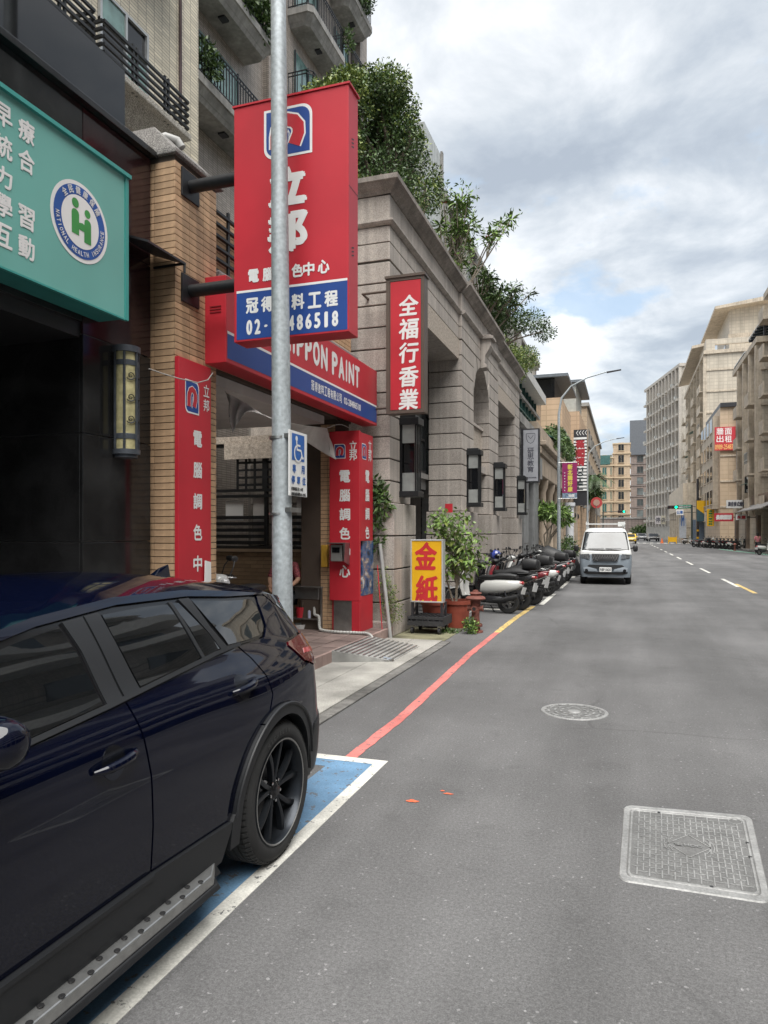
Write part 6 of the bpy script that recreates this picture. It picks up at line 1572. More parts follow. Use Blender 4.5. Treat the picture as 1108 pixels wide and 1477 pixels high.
# white scooter front behind the SUV and a person seated behind the lamp post
# ---------------------------------------------------------------- people
skin = M('skin', (.42, .24, .16), .55, var=.05); hair_m = M('black_hair', (.012, .010, .009), .55)
def person(label, loc, rotz, shirt, trousers, seated=False, scale=1.0, stride=.18):
    t = thing('person', label, 'person', loc, None, local=True)
    if seated:
        hip = (0, 0, .50); J = {'pelvis': (0, 0, .52), 'waist': (0, -.02, .70), 'chest': (0, -.05, .92), 'neck': (0, -.08, 1.10), 'headb': (0, -.10, 1.18), 'head': (0, -.12, 1.30),
             'hl': (.09, -.02, .50), 'kl': (.14, -.42, .50), 'al': (.15, -.38, .08), 'tl': (.16, -.55, .04), 'hr': (-.09, -.02, .50), 'kr': (-.14, -.42, .50), 'ar': (-.15, -.38, .08), 'tr': (-.16, -.55, .04),
             'sl': (.17, -.05, 1.03), 'el': (.24, -.16, .80), 'wl': (.16, -.38, .70), 'sr': (-.17, -.05, 1.03), 'er': (-.24, -.16, .80), 'wr': (-.16, -.38, .70)}
    else:
        s_ = stride
        J = {'pelvis': (0, 0, .92), 'waist': (0, 0, 1.06), 'chest': (0, 0, 1.26), 'neck': (0, 0, 1.43), 'headb': (0, -.01, 1.49), 'head': (0, -.015, 1.60),
             'hl': (.09, 0, .88), 'kl': (.095, -s_ * .8, .50), 'al': (.095, -s_ * .9, .08), 'tl': (.10, -s_ - .14, .03), 'hr': (-.09, 0, .88), 'kr': (-.095, s_ * .3, .49), 'ar': (-.095, s_ * 1.2, .10), 'tr': (-.10, s_ * 1.1 - .13, .03),
             'sl': (.18, 0, 1.38), 'el': (.23, .05, 1.13), 'wl': (.22, -.10, .92), 'sr': (-.18, 0, 1.38), 'er': (-.23, -.02, 1.12), 'wr': (-.21, -.16, .95)}
    E_ = [('pelvis', 'waist'), ('waist', 'chest'), ('chest', 'neck'), ('neck', 'headb'), ('headb', 'head'), ('pelvis', 'hl'), ('hl', 'kl'), ('kl', 'al'), ('al', 'tl'), ('pelvis', 'hr'), ('hr', 'kr'), ('kr', 'ar'), ('ar', 'tr'), ('chest', 'sl'), ('sl', 'el'), ('el', 'wl'), ('chest', 'sr'), ('sr', 'er'), ('er', 'wr')]
    Rr = {'pelvis': (.15, .11), 'waist': (.125, .095), 'chest': (.15, .11), 'neck': (.05, .05), 'headb': (.06, .07), 'head': (.078, .095), 'hl': (.09, .09), 'kl': (.058, .06), 'al': (.038, .042), 'tl': (.035, .03), 'sl': (.055, .055), 'el': (.042, .042), 'wl': (.028, .03)}
    def skinned(name, keys, edges, grow, mat_, parent, root):
        me = bpy.data.meshes.new(name); idx = {k: i for i, k in enumerate(keys)}
        me.from_pydata([J[k] for k in keys], [(idx[a], idx[b]) for a, b in edges], []); o = bpy.data.objects.new(name, me); COL.objects.link(o)
        md = o.modifiers.new('skin', 'SKIN'); md.use_smooth_shade = True
        for k in keys:
            r_ = Rr.get(k) or Rr[k[0] + 'l']; me.skin_vertices[0].data[idx[k]].radius = (r_[0] + grow, r_[1] + grow)
        me.skin_vertices[0].data[idx[root]].use_root = True
        sb_ = o.modifiers.new('sub', 'SUBSURF'); sb_.levels = 2; sb_.render_levels = 2
        dg = bpy.context.evaluated_depsgraph_get(); m2 = bpy.data.meshes.new_from_object(o.evaluated_get(dg)); bpy.data.objects.remove(o)
        m2.materials.clear(); m2.materials.append(mat_); m2.name = name
        for p in m2.polygons: p.material_index = 0
        o2 = bpy.data.objects.new(name, m2); COL.objects.link(o2); o2.parent = parent; return o2
    keys = list(J)
    body = skinned('body', keys, E_, 0, skin, t, 'pelvis')
    # hands with five short fingers
    for sd in ('l', 'r'):
        w = Vector(J['w' + sd]); e_ = Vector(J['e' + sd]); d = (w - e_).normalized(); sx_ = 1 if sd == 'l' else -1; side = Vector((0, 1, 0)).cross(d).normalized() if abs(d.y) < .9 else Vector((1, 0, 0))
        acr = d.cross(side).normalized(); h = MB(); h.tube([w - d * .02, w + d * .03, w + d * .085], [.024, .034, .036], 8)
        for k, (o_, ln) in enumerate(((-.027, .055), (-.009, .068), (.009, .072), (.027, .062))):
            b0 = w + d * .075 + acr * o_; h.tube([b0, b0 + d * ln * .55 + side * .006, b0 + d * ln + side * .022], [.010, .009, .006], 6)
        h.tube([w + d * .02 - acr * .026, w + d * .05 - acr * .052, w + d * .085 - acr * .058 + side * .01], [.012, .011, .008], 6)
        h.build('hand', skin, t, smooth=True)
    hd = Vector(J['head'])
    mb = MB(); mb.ball(hd + Vector((0, .018, .018)), .108, 16, sc=(.95, 1.0, 1.08)); mb.ball(hd + Vector((0, .06, -.07)), .09, 12, sc=(.95, .7, 1.1)); mb.build('hair', hair_m, t, smooth=True)
    fc = MB(); fc.ball(hd + Vector((0, -.10, -.01)), .016, 8, sc=(.8, 1, 1.4)); fc.build('nose', skin, t, smooth=True)
    for sx_ in (-.032, .032): MB().ball(hd + Vector((sx_, -.093, .012)), .011, 8, sc=(1.4, .5, .7)).build('eye', hair_m, t)
    MB().ball(hd + Vector((0, -.094, -.045)), .012, 8, sc=(1.9, .5, .5)).build('mouth', M('lip', (.3, .09, .08), .5), t)
    skinned('shirt', ['pelvis', 'waist', 'chest', 'sl', 'el', 'sr', 'er'], [('pelvis', 'waist'), ('waist', 'chest'), ('chest', 'sl'), ('sl', 'el'), ('chest', 'sr'), ('sr', 'er')], .018, shirt, t, 'chest')
    skinned('trousers', ['pelvis', 'hl', 'kl', 'al', 'hr', 'kr', 'ar'], [('pelvis', 'hl'), ('hl', 'kl'), ('kl', 'al'), ('pelvis', 'hr'), ('hr', 'kr'), ('kr', 'ar')], .014, trousers, t, 'pelvis')
    for sd in ('l', 'r'):
        a_ = Vector(J['a' + sd]); b_ = Vector(J['t' + sd]); dd = (b_ - a_); dd.z = 0; dd.normalize()
        MB().tube([Vector((a_.x, a_.y, .045)) - dd * .06, Vector((a_.x, a_.y, .05)), Vector((b_.x, b_.y, .035)), Vector((b_.x, b_.y, .03)) + dd * .06], [.035, .048, .045, .025], 10).build('shoe', M('grey_shoe', (.2, .2, .2), .7), t, smooth=True)
    t.rotation_euler = (0, 0, rotz); t.scale = (scale,) * 3; t.location = loc
    return t
person('person in a flowered shirt sitting behind the lamp post beside the sink', (-5.32, 10.6, PZ), R(12), M('flower_shirt', (.22, .05, .06), .8, var=.9, vs=45), M('dark_jeans', (.012, .015, .022), .9), seated=True)
st_ = thing('stool', 'low dark stool under the person behind the lamp post', 'stool', (-5.42, 10.55, PZ))
MB().box(-5.60, -5.26, 10.40, 10.72, PZ + .38, PZ + .42).build('seat', black_plastic, st_, bevel=.01)
for x in (-5.57, -5.29):
    for y in (10.43, 10.69): MB().box(x - .015, x + .015, y - .015, y + .015, PZ, PZ + .38).build('leg', black_plastic, st_)

# yellow A-board sign on a cart
t = thing('light_box_sign', 'yellow light box sign with two red characters on a wheeled black cart', 'sign', (-3.1, 11.5, 0))
Y = 11.75; a, b = OY(592, 778, Y), OY(639, 774, Y); z1 = a.z; z0 = OY(612, 869, Y).z; xa, xb = a.x, b.x
yl = M('yellow_sign_film', (.75, .42, .012), .4, var=.04)
alf = M('aluminium_edge', (.55, .56, .56), .4, metal=.4)
MB().box(xa + .02, xb - .02, Y + .01, Y + .15, z0 + .02, z1 - .02).build('sign_face', yl, t)
for bb in ((xa, xb, Y, Y + .16, z1 - .025, z1), (xa, xb, Y, Y + .16, z0, z0 + .025), (xa, xa + .025, Y, Y + .16, z0 + .026, z1 - .026), (xb - .025, xb, Y, Y + .16, z0 + .026, z1 - .026)): MB().box(*bb).build('frame', alf, t, bevel=.003)
mb = MB(); pl = facing((0, Y + .01, 0), '-y')
for ch, u, v in (('金', 614, 802), ('紙', 615.5, 850)):
    p = OY(u, v, Y); write(mb, pl, ch, p.x, p.z, .40, .48, .016, shear=.05)
mb.build('lettering', M('brush_red', (.52, .025, .03), .5), t)
for x in (xa + .03, xb - .03): 
    MB().box(x - .02, x + .02, Y + .02, Y + .06, .2, z0).box(x - .02, x + .02, Y + .28, Y + .32, .2, z0).build('post', dark_metal, t)
    MB().bar((x, Y + .03, .3), (x, Y + .3, z0 - .05), .02, .02, up=(1, 0, 0)).build('brace', dark_metal, t)
cz = .21; blk = M('cart_black', (.035, .035, .038), .6, var=.2)
y0, y1 = 11.66, 12.26
for k in range(8): MB().box(xa + .01 + k * (xb - xa - .02) / 8 , xa + .01 + (k + .55) * (xb - xa - .02) / 8, y0, y1, cz + .05, cz + .08).build('deck_slat', blk, t)
MB().box(xa - .02, xb + .03, y0 - .02, y0, cz - .06, cz + .02).box(xa - .02, xb + .03, y0 - .02, y0, cz + .05, cz + .09).box(xa - .02, xa, y0, y1, cz - .06, cz + .09).box(xb + .01, xb + .03, y0, y1, cz - .06, cz + .09).box(xa - .02, xb + .03, y1, y1 + .02, cz - .06, cz + .09).box(xa, xb + .01, y0, y1, cz - .03, cz).build('cart_frame', blk, t)
for k in range(6): MB().box(xa + .04 + k * .1, xa + .055 + k * .1, y0 - .024, y0 - .021, cz - .05, cz + .08).build('cart_bar', blk, t)
for x in (xa + .05, xb - .05):
    for y in (y0 + .05, y1 - .05):
        w = MB().lathe([(0, -.02), (.06, -.02), (.06, .02), (0, .02)], (x, y, .06), 14, axis='x').build('castor', dark_metal, t)
        MB().box(x - .03, x + .03, y - .02, y + .02, .10, cz - .06).build('fork', steel, t)
# pots
def pot(name, label, x, y, r, h, z=0.0):
    p = thing(name, label, 'flower pot', (x, y, z))
    MB().lathe([(0, z), (r * .72, z), (r * .9, z + h * .86), (r * 1.0, z + h * .87), (r * 1.02, z + h), (r * .93, z + h), (r * .88, z + h * .88)], (x, y, 0), 32).build('pot_wall', terracotta, p, smooth=True)
    MB().lathe([(0, z + h * .9), (r * .9, z + h * .88)], (x, y, 0), 20).build('soil', M('soil', (.05, .035, .025), .95, var=.4, vs=30), p)
    MB().lathe([(r * .83, z + h * .55), (r * .845, z + h * .57), (r * .85, z + h * .6)], (x, y, 0), 32).build('groove_ring', terracotta, p, smooth=True)
    return p
pc = GD(663, 897); pot('flower_pot', 'big terracotta pot holding the leafy sapling right of the yellow sign', -2.93, 12.75, .27, .50)
pot('flower_pot', 'terracotta pot with dark soil seen under the yellow sign', -3.32, 12.55, .24, .42, .06)
pot('flower_pot', 'half hidden terracotta pot between the two larger pots', -3.2, 13.1, .22, .40, 0)
sp = thing('potted_sapling', 'leafy sapling with glossy yellow-green leaves in the big terracotta pot', 'plant', (-2.93, 12.75, .45))
rng = random.Random(12); base = Vector((-2.95, 12.75, .44)); ends = []
mb = MB(); mb.tube([base, base + Vector((.02, 0, .5)), base + Vector((.0, .02, 1.05))], [.028, .022, .016], 7); mb.tube([base + Vector((-.05, 0, 0)), base + Vector((-.2, .02, .5)), base + Vector((-.35, 0, .9))], [.02, .015, .01], 6)
for k in range(34):
    h0 = rng.uniform(.25, 1.05); tip = base + Vector((rng.uniform(-.48, .48), rng.uniform(-.38, .38), rng.uniform(.55, 1.60)))
    if tip.z > 1.75: tip.x = base.x + (tip.x - base.x) * .6 - .1
    s0 = base + Vector((.01, .01, min(h0, tip.z - base.z - .1))); mb.tube([s0, s0.lerp(tip, .5) + Vector((0, 0, .06)), tip], [.009, .007, .004], 5); ends.append((s0, tip))
mb.build('stem', pale_bark, sp, smooth=True)
def leaf_mesh(ll, lw, m):
    lm = MB(); W_ = lw / 2
    lm.add([(0, 0, 0), (ll * .25, W_ * .8, .01), (ll * .55, W_, .004), (ll * .85, W_ * .5, -.02), (ll, 0, -.04), (ll * .85, -W_ * .5, -.02), (ll * .55, -W_, .004), (ll * .25, -W_ * .8, .01), (ll * .3, 0, -.01), (ll * .6, 0, -.018)],
           [(0, 8, 1), (1, 8, 9, 2), (2, 9, 4, 3), (0, 7, 8), (7, 6, 9, 8), (6, 5, 4, 9)])
    o = lm.build('leaf', m); d = o.data; bpy.data.objects.remove(o); return d
lms = [leaf_mesh(.17, .07, leaf_bright), leaf_mesh(.15, .06, leaf_mid), leaf_mesh(.19, .075, leaf_yellow)]
cnt = 0
for (s0, tip) in ends:
    for k in range(9):
        if cnt >= 295: break
        o = bpy.data.objects.new('leaf', rng.choice(lms)); COL.objects.link(o); o.parent = sp; f = rng.uniform(.35, 1.05)
        o.location = s0.lerp(tip, f) - ORG[sp.name] + Vector((rng.uniform(-.03, .03), rng.uniform(-.03, .03), rng.uniform(0, .04))); s_ = rng.uniform(.6, 1.15); o.scale = (s_,) * 3
        o.rotation_euler = (rng.uniform(-.5, .5), rng.uniform(.0, .9), rng.uniform(0, 6.28)); cnt += 1
o = MB().box(-3.12, -2.98, 12.6, 12.61, 2.10, 2.26).build('red_packet', red_sign); tag(o, 'small red paper square fixed at the top of the potted sapling', 'paper')
leaves('fine_leaves', [(b_.x, b_.y, b_.z, .22, .22, .16) for a_, b_ in ends], 900, .08, [leaf_bright, leaf_mid], sp, 4, .2)
# vine on the stone pillar behind the red board
o = leaves('climbing_plant', [(-3.95, 11.2, 2.45, .15, .1, .2), (-3.85, 11.2, 2.2, .15, .1, .25), (-3.95, 11.22, 1.95, .1, .07, .2), (-3.92, 11.22, 1.6, .08, .06, .25)], 420, .12, [leaf_mid, leaf_dark], None, 5, .1, asp=.35); tag(o, 'leafy plant poking out behind the far red pillar board', 'plant')
o = leaves('climbing_plant', [(-3.75, 11.15, .75, .2, .08, .25), (-3.65, 11.2, .45, .2, .1, .22), (-3.8, 11.15, 1.0, .1, .06, .2)], 900, .035, [leaf_mid, leaf_yellow], None, 6, .1); tag(o, 'fine wispy fern-like plant at the foot of the first stone pillar', 'plant')
o = MB().tube([(-3.62, 10.95, .02), (-3.86, 11.12, 1.55)], .03, 10).build('leaning_pipe', grey_pipe, smooth=True); tag(o, 'grey plastic pipe leaning beside the far red pillar', 'pipe')
o = MB().tube([(-3.72, 10.85, .05), (-3.88, 11.05, 1.2)], .008, 6).build('thin_rod', red_sign); tag(o, 'thin reddish rod leaning left of the grey pipe', 'rod')
o = MB().box(-5.0, -3.70, 11.05, 11.28, 0, .26).build('stone_step', stone_mat, bevel=.01); tag(o, 'low stone step between the red pillar and the first stone pillar', 'step')
# hydrant
t = thing('fire_hydrant', 'rusty red fire hydrant standing on the road edge by the potted sapling', 'hydrant', (-2.48, 12.2, 0))
hyd = M('rusty_red_iron', (.22, .075, .055), .75, var=.35, vs=14, grime=.5, bump=.3, bs=60)
x, y = -2.48, 12.22
MB().lathe([(0, .0), (.13, .0), (.13, .03), (.085, .035), (.085, .10), (.12, .105), (.12, .14), (.078, .145), (.068, .26), (.07, .45), (.085, .47), (.09, .56), (.07, .575)], (x, y, 0), 24).build('barrel', hyd, t, smooth=True)
MB().lathe([(.0, .0), (.17, .0), (.175, .02), (.15, .045), (.09, .065), (.085, .09), (.11, .10), (.10, .12), (.05, .13), (.045, .16), (0, .165)], (x, y, .575), 24).build('bonnet_cap', hyd, t, smooth=True)
for (dx_, dy_) in ((0, -1), (1, 0), (-1, 0)):
    mb = MB(); d = Vector((dx_, dy_, 0)); mb.tube([Vector((x, y, .42)) + d * .05, Vector((x, y, .42)) + d * .12], .042, 14); mb.tube([Vector((x, y, .42)) + d * .12, Vector((x, y, .42)) + d * .135], .056, 14); nz_ = mb.build('nozzle', hyd, t, smooth=True)
    MB().tube([Vector((x, y, .42)) + d * .135, Vector((x, y, .42)) + d * .139], .03, 12).build('nozzle_mouth', black_plastic, nz_)
for k in range(8): a_ = R(45 * k); MB().tube([(x + .105 * math.cos(a_), y + .105 * math.sin(a_), .10), (x + .105 * math.cos(a_), y + .105 * math.sin(a_), .155)], .012, 6).build('bolt', hyd, t)

# ================================================================ scooters
def make_scooter(kind, paint, label, loc, box=False, group='scooters parked in front of the stone building'):
    t = thing('scooter', label, 'scooter', loc, group, local=True)
    dk = black_plastic
    for wx in (-.62, .60):
        w = MB().lathe([(.15, -.045), (.19, -.05), (.235, -.042), (.248, -.018), (.248, .018), (.235, .042), (.19, .05), (.15, .045)], (wx, 0, .248), 24, axis='y').build('wheel', rubber, t, smooth=True)
        rm = MB().lathe([(.155, -.03), (.14, -.03), (.14, .03), (.155, .03)], (wx, 0, .248), 20, axis='y').lathe([(0, -.035), (.035, -.035), (.035, .035), (0, .035)], (wx, 0, .248), 12, axis='y')
        for k in range(5): a = R(72 * k); rm.bar((wx, 0, .248), (wx + .145 * math.cos(a), 0, .248 + .145 * math.sin(a)), .03, .03, up=(0, 1, 0))
        rm.build('rim', dark_metal if kind != 'white' else steel, w)
    # rear body
    if kind == 'white': secs = [(-.02, 0, .52, .10, .10), (.10, 0, .56, .155, .15), (.35, 0, .57, .175, .155), (.60, 0, .58, .165, .14), (.80, 0, .61, .12, .10), (.90, 0, .64, .06, .05)]
    else: secs = [(-.04, 0, .50, .08, .14), (.10, 0, .58, .13, .13), (.35, 0, .62, .15, .12), (.62, 0, .67, .135, .10), (.85, 0, .74, .09, .07), (.97, 0, .80, .03, .03)]
    MB().loft(secs, 18, axis='x', e=2.8).build('body', paint, t, smooth=True, angle=50)
    sz = .0 if kind == 'white' else .04
    MB().loft([(-.08, 0, .74 + sz, .08, .03), (.0, 0, .755 + sz, .13, .055), (.25, 0, .76 + sz, .15, .06), (.38, 0, .79 + sz, .15, .065), (.62, 0, .80 + sz, .135, .06), (.78, 0, .79 + sz, .09, .04)], 14, axis='x', e=3).build('seat', M('scooter_seat', (.016, .016, .017), .55, bump=.1), t, smooth=True, angle=60)
    MB().prism([(-.46, .30), (.06, .28), (.06, .34), (-.42, .36)], -.15, .15, 'y').build('floorboard', dk, t, bevel=.01)
    # leg shield and front
    ls = MB()
    prof = [(-.40, .34, .17), (-.46, .55, .20), (-.45, .75, .20), (-.40, .92, .13)]
    for i, (x, z, hw) in enumerate(prof):
        for q in range(9):
            f = -1 + q / 4; ls.v.append((x - .10 * (1 - f * f) , hw * f, z))
    for q_, (x, z, hw) in enumerate(prof):
        for q in range(9): f = -1 + q / 4; ls.v.append((x + .06 - .04 * (1 - f * f), hw * f * .9, z))
    for i in range(3):
        for q in range(8):
            a = i * 9 + q; ls.f.append((a, a + 1, a + 10, a + 9)); b = 36 + a; ls.f.append((b, b + 9, b + 10, b + 1)); ls.m += [0, 0]
    for q in range(8): ls.f.append((q, 36 + q, 37 + q, q + 1)); a = 27 + q; ls.f.append((a, a + 1, a + 37, a + 36)); ls.m += [0, 0]
    for i in range(3): a = i * 9; ls.f.append((a, a + 9, a + 45, a + 36)); a += 8; ls.f.append((a, a + 36, a + 45, a + 9)); ls.m += [0, 0]
    ls.build('front_shield', paint, t, smooth=True, angle=50)
    MB().loft([(-.50, 0, .99, .05, .05), (-.47, 0, 1.0, .10, .08), (-.38, 0, 1.02, .13, .07), (-.30, 0, 1.03, .07, .03)], 14, axis='x', e=2.4).build('handlebar_cover', paint if kind == 'white' else dk, t, smooth=True, angle=60)
    MB().loft([(-.545, 0, .985, .03, .03), (-.52, 0, .99, .055, .05), (-.47, 0, .99, .07, .06)], 12, axis='x').build('headlight', M('scooter_lamp', (.5, .5, .5), .1, coat=1), t, smooth=True)
    MB().tube([(-.33, -.34, 1.03), (-.38, -.18, 1.02), (-.38, .18, 1.02), (-.33, .34, 1.03)], .014, 8).tube([(-.335, -.33, 1.03), (-.36, -.22, 1.022)], .02, 8).tube([(-.335, .33, 1.03), (-.36, .22, 1.022)], .02, 8).build('handlebar', dk, t, smooth=True)
    for s in (-1, 1):
        m_ = MB().tube([(-.38, s * .20, 1.03), (-.40, s * .26, 1.16), (-.38, s * .30, 1.22)], .008, 6).build('mirror_stalk', dk, t)
        MB().ball((-.37, s * .32, 1.25), .06, 12, sc=(.25, 1, .65)).build('mirror', dk, m_, smooth=True)
        MB().tube([(-.36, s * .16, 1.04), (-.41, s * .24, 1.03), (-.40, s * .31, 1.025)], .006, 5).build('brake_lever', steel, t)
    MB().tube([(-.40, .0, .95), (-.47, 0, .65)], .03, 8).tube([(-.50, -.06, .55), (-.62, -.07, .25)], .022, 8).tube([(-.50, .06, .55), (-.62, .07, .25)], .022, 8).build('fork', dk, t, smooth=True)
    fd = MB(); n = 12
    for i in range(n + 1):
        a = R(15 + 150 * i / n)
        for q in range(5): f = -1 + q / 2; fd.v.append((-.62 + (.285 - .03 * f * f) * math.cos(a), .075 * f, .248 + (.285 - .03 * f * f) * math.sin(a)))
    for i in range(n):
        for q in range(4): a = i * 5 + q; fd.f.append((a, a + 1, a + 6, a + 5)); fd.m.append(0)
    fd.build('front_mudguard', paint, t, smooth=True)
    MB().loft([(.05, .03, .30, .06, .07), (.15, .03, .30, .12, .10), (.45, .04, .29, .11, .09), (.62, .08, .28, .05, .06)], 12, axis='x').build('engine', dark_metal, t, smooth=True, angle=40)
    MB().tube([(.30, -.15, .26), (.50, -.16, .27), (.85, -.17, .36)], [.03, .055, .05], 12).build('exhaust', dk if kind != 'grey' else steel, t, smooth=True)
    MB().prism([(.64, .46), (.86, .50), (.92, .32), (.88, .32), (.82, .46), (.66, .42)], -.06, .06, 'y').build('rear_mudguard', dk, t)
    tlx = .90 if kind == 'white' else .93; tlz = .66 if kind == 'white' else .74
    MB().loft([(tlx - .06, 0, tlz, .09, .035), (tlx, 0, tlz, .075, .04), (tlx + .025, 0, tlz, .04, .025)], 12, axis='x').build('tail_light', M('scooter_tail', (.35, .012, .015), .15, coat=1), t, smooth=True)
    p_ = MB().hexa([(.905, -.13, .42), (.905, .13, .42), (.91, .13, .42), (.91, -.13, .42)], [(.945, -.13, .57), (.945, .13, .57), (.95, .13, .57), (.95, -.13, .57)]).build('licence_plate', white_sign, t)
    if kind != 'white': MB().tube([(.55, -.14, .80), (.95, -.10, .83), (.95, .10, .83), (.55, .14, .80)], .012, 6).build('grab_rail', steel if kind == 'grey' else dk, t)
    for s in (-1, 1): MB().tube([(.52, s * .13, .55), (.60, s * .10, .28)], .018, 8).build('shock', dark_metal, t)
    if box: MB().loft([(.62, 0, .98, .08, .10), (.66, 0, .99, .17, .13), (.82, 0, 1.0, .19, .14), (.98, 0, .99, .16, .12), (1.02, 0, .98, .08, .08)], 16, axis='x', e=4).build('top_box', dk, t, smooth=True, angle=40)
    MB().tube([(.15, .13, .16), (.22, .20, .02)], .012, 6).build('side_stand', dk, t)
    return t
sc_white = M('scooter_white', (.52, .52, .50), .25, coat=.7, var=.03); sc_black = M('scooter_black', (.012, .012, .013), .2, coat=.8, var=0)
sc_grey = M('scooter_grey', (.14, .145, .15), .28, coat=.6, var=.03); sc_red = M('scooter_red', (.20, .012, .02), .25, coat=.7, var=.03); sc_blue = M('scooter_navy', (.015, .025, .07), .25, coat=.7)
KINDS = []
def place(src, x, y, rot, label, lean=.0):
    o = copy_tree(src); o.location = (x, y, 0); o.rotation_euler = (lean, 0, rot); o['label'] = label; return o
s_w = make_scooter('white', sc_white, 'white scooter with black seat, nearest in the row beside the rusty hydrant', (-2.95, 15.5, 0)); s_w.rotation_euler = (-.12, 0, R(-10))
s_w.location = (-2.98, 15.35, 0)
s_k = make_scooter('black', sc_black, 'black scooter parked second in the row, just behind the white one', (-2.9, 16.1, 0)); s_k.location = (-2.82, 16.15, 0); s_k.rotation_euler = (-.13, 0, R(-14))
s_b = make_scooter('black', sc_black, 'black scooter with a rounded top box, third in the row', (-2.9, 16.6, 0), box=True); s_b.location = (-2.92, 16.75, 0); s_b.rotation_euler = (-.12, 0, R(-8))
s_r = make_scooter('black', sc_red, 'dark red scooter in the row, third bike beyond the near white one', (-2.9, 17.3, 0)); s_r.location = (-2.7, 17.35, 0); s_r.rotation_euler = (-.12, 0, R(-12))
s_g = make_scooter('grey', sc_grey, 'grey scooter in the row in front of the second stone pillar', (-2.9, 18, 0)); s_g.location = (-2.85, 17.95, 0); s_g.rotation_euler = (-.12, 0, R(-7))
seq = [(s_k, 'black'), (s_b, 'black boxed'), (s_w, 'white'), (s_k, 'black'), (s_r, 'dark red'), (s_k, 'black'), (s_b, 'black boxed'), (s_g, 'grey'), (s_k, 'black'), (s_k, 'black'), (s_r, 'dark red'), (s_b, 'black boxed'), (s_g, 'grey'), (s_w, 'white')]
places = ['facing the gap before the arch', 'left of the arch pillar foot', 'in front of the arch', 'under the arch centre', 'in front of the arch right edge', 'before the third stone pillar', 'at the third stone pillar', 'just past the third pillar', 'before the last opening', 'in the middle of the last opening', 'late in the last opening', 'beside the last stone pillar', 'just past the stone building', 'last in the row before the van']
rng = random.Random(4)
for i, ((src, cn), pl_) in enumerate(zip(seq, places)):
    place(src, -2.78 + rng.uniform(-.12, .16), 18.6 + i * .60 + rng.uniform(-.06, .06), R(rng.uniform(-16, -4)), f'{cn} scooter of the row, parked {pl_}', -.12)
# second rank deeper against the pillars
for i, (src, cn, x, y, w_) in enumerate(((s_k, 'black', -4.6, 15.2, 'inside the first opening behind the sapling'), (s_g, 'grey', -4.5, 15.9, 'inside the first opening, second from the sapling'), (s_k, 'black', -4.6, 19.3, 'inside the arch opening'))):
    place(src, x, y, R(170 + 10 * i), f'{cn} scooter standing {w_}', -.12)
hl = thing('helmet', 'blue and white helmet resting on a scooter mirror before the arch', 'helmet', (-3.1, 18.6, 1.15))
MB().ball((-3.14, 18.0, 1.16), .13, 16, sc=(1.1, .95, 1)).build('helmet_shell', M('helmet_blue', (.03, .05, .25), .25, coat=1, var=.8, vs=12), hl, smooth=True)
MB().ball((-3.08, 17.97, 1.14), .115, 14, sc=(1.1, .95, .6)).build('visor', dark_glass, hl, smooth=True)
# motor covers / dark tarpaulined bikes behind lamp
rng = random.Random(6)
for (x, y, lb) in ((-2.75, 28.8, 'black tarpaulin-covered motorcycle behind the slim lamp post'), (-3.3, 30.4, 'second black covered motorcycle further behind the lamp post')):
    mb = MB(); mb.loft([(-1.0, y, .35, .25, .33), (-.7, y, .5, .34, .5), (-.2, y, .62, .36, .6), (.3, y, .5, .36, .48), (.9, y, .42, .30, .4), (1.05, y, .3, .15, .25)], 18, axis='x', e=2.6)
    mb.v = [(vx + x + .04 * math.sin(vz * 21), vy + .04 * math.sin(vx * 17 + vz * 9), vz) for vx, vy, vz in mb.v]
    o = mb.build('covered_motorcycle', M('tarpaulin', (.02, .02, .021), .5, bump=.6, bs=9), smooth=True, angle=60); tag(o, lb, 'motorcycle')
# white scooter nose inside the shop, just over the roof of the SUV
o = copy_tree(s_w); o.location = (-4.98, 8.2, PZ); o.rotation_euler = (0, 0, R(84)); o['label'] = 'white scooter parked on the shop step behind the dark car'; o['group'] = 'scooters at the paint shop'
o = copy_tree(s_w); o.location = (-4.9, 7.3, PZ); o.rotation_euler = (0, 0, R(170)); o['label'] = 'white scooter by the near red board, nearly hidden by the car roof'; o['group'] = 'scooters at the paint shop'

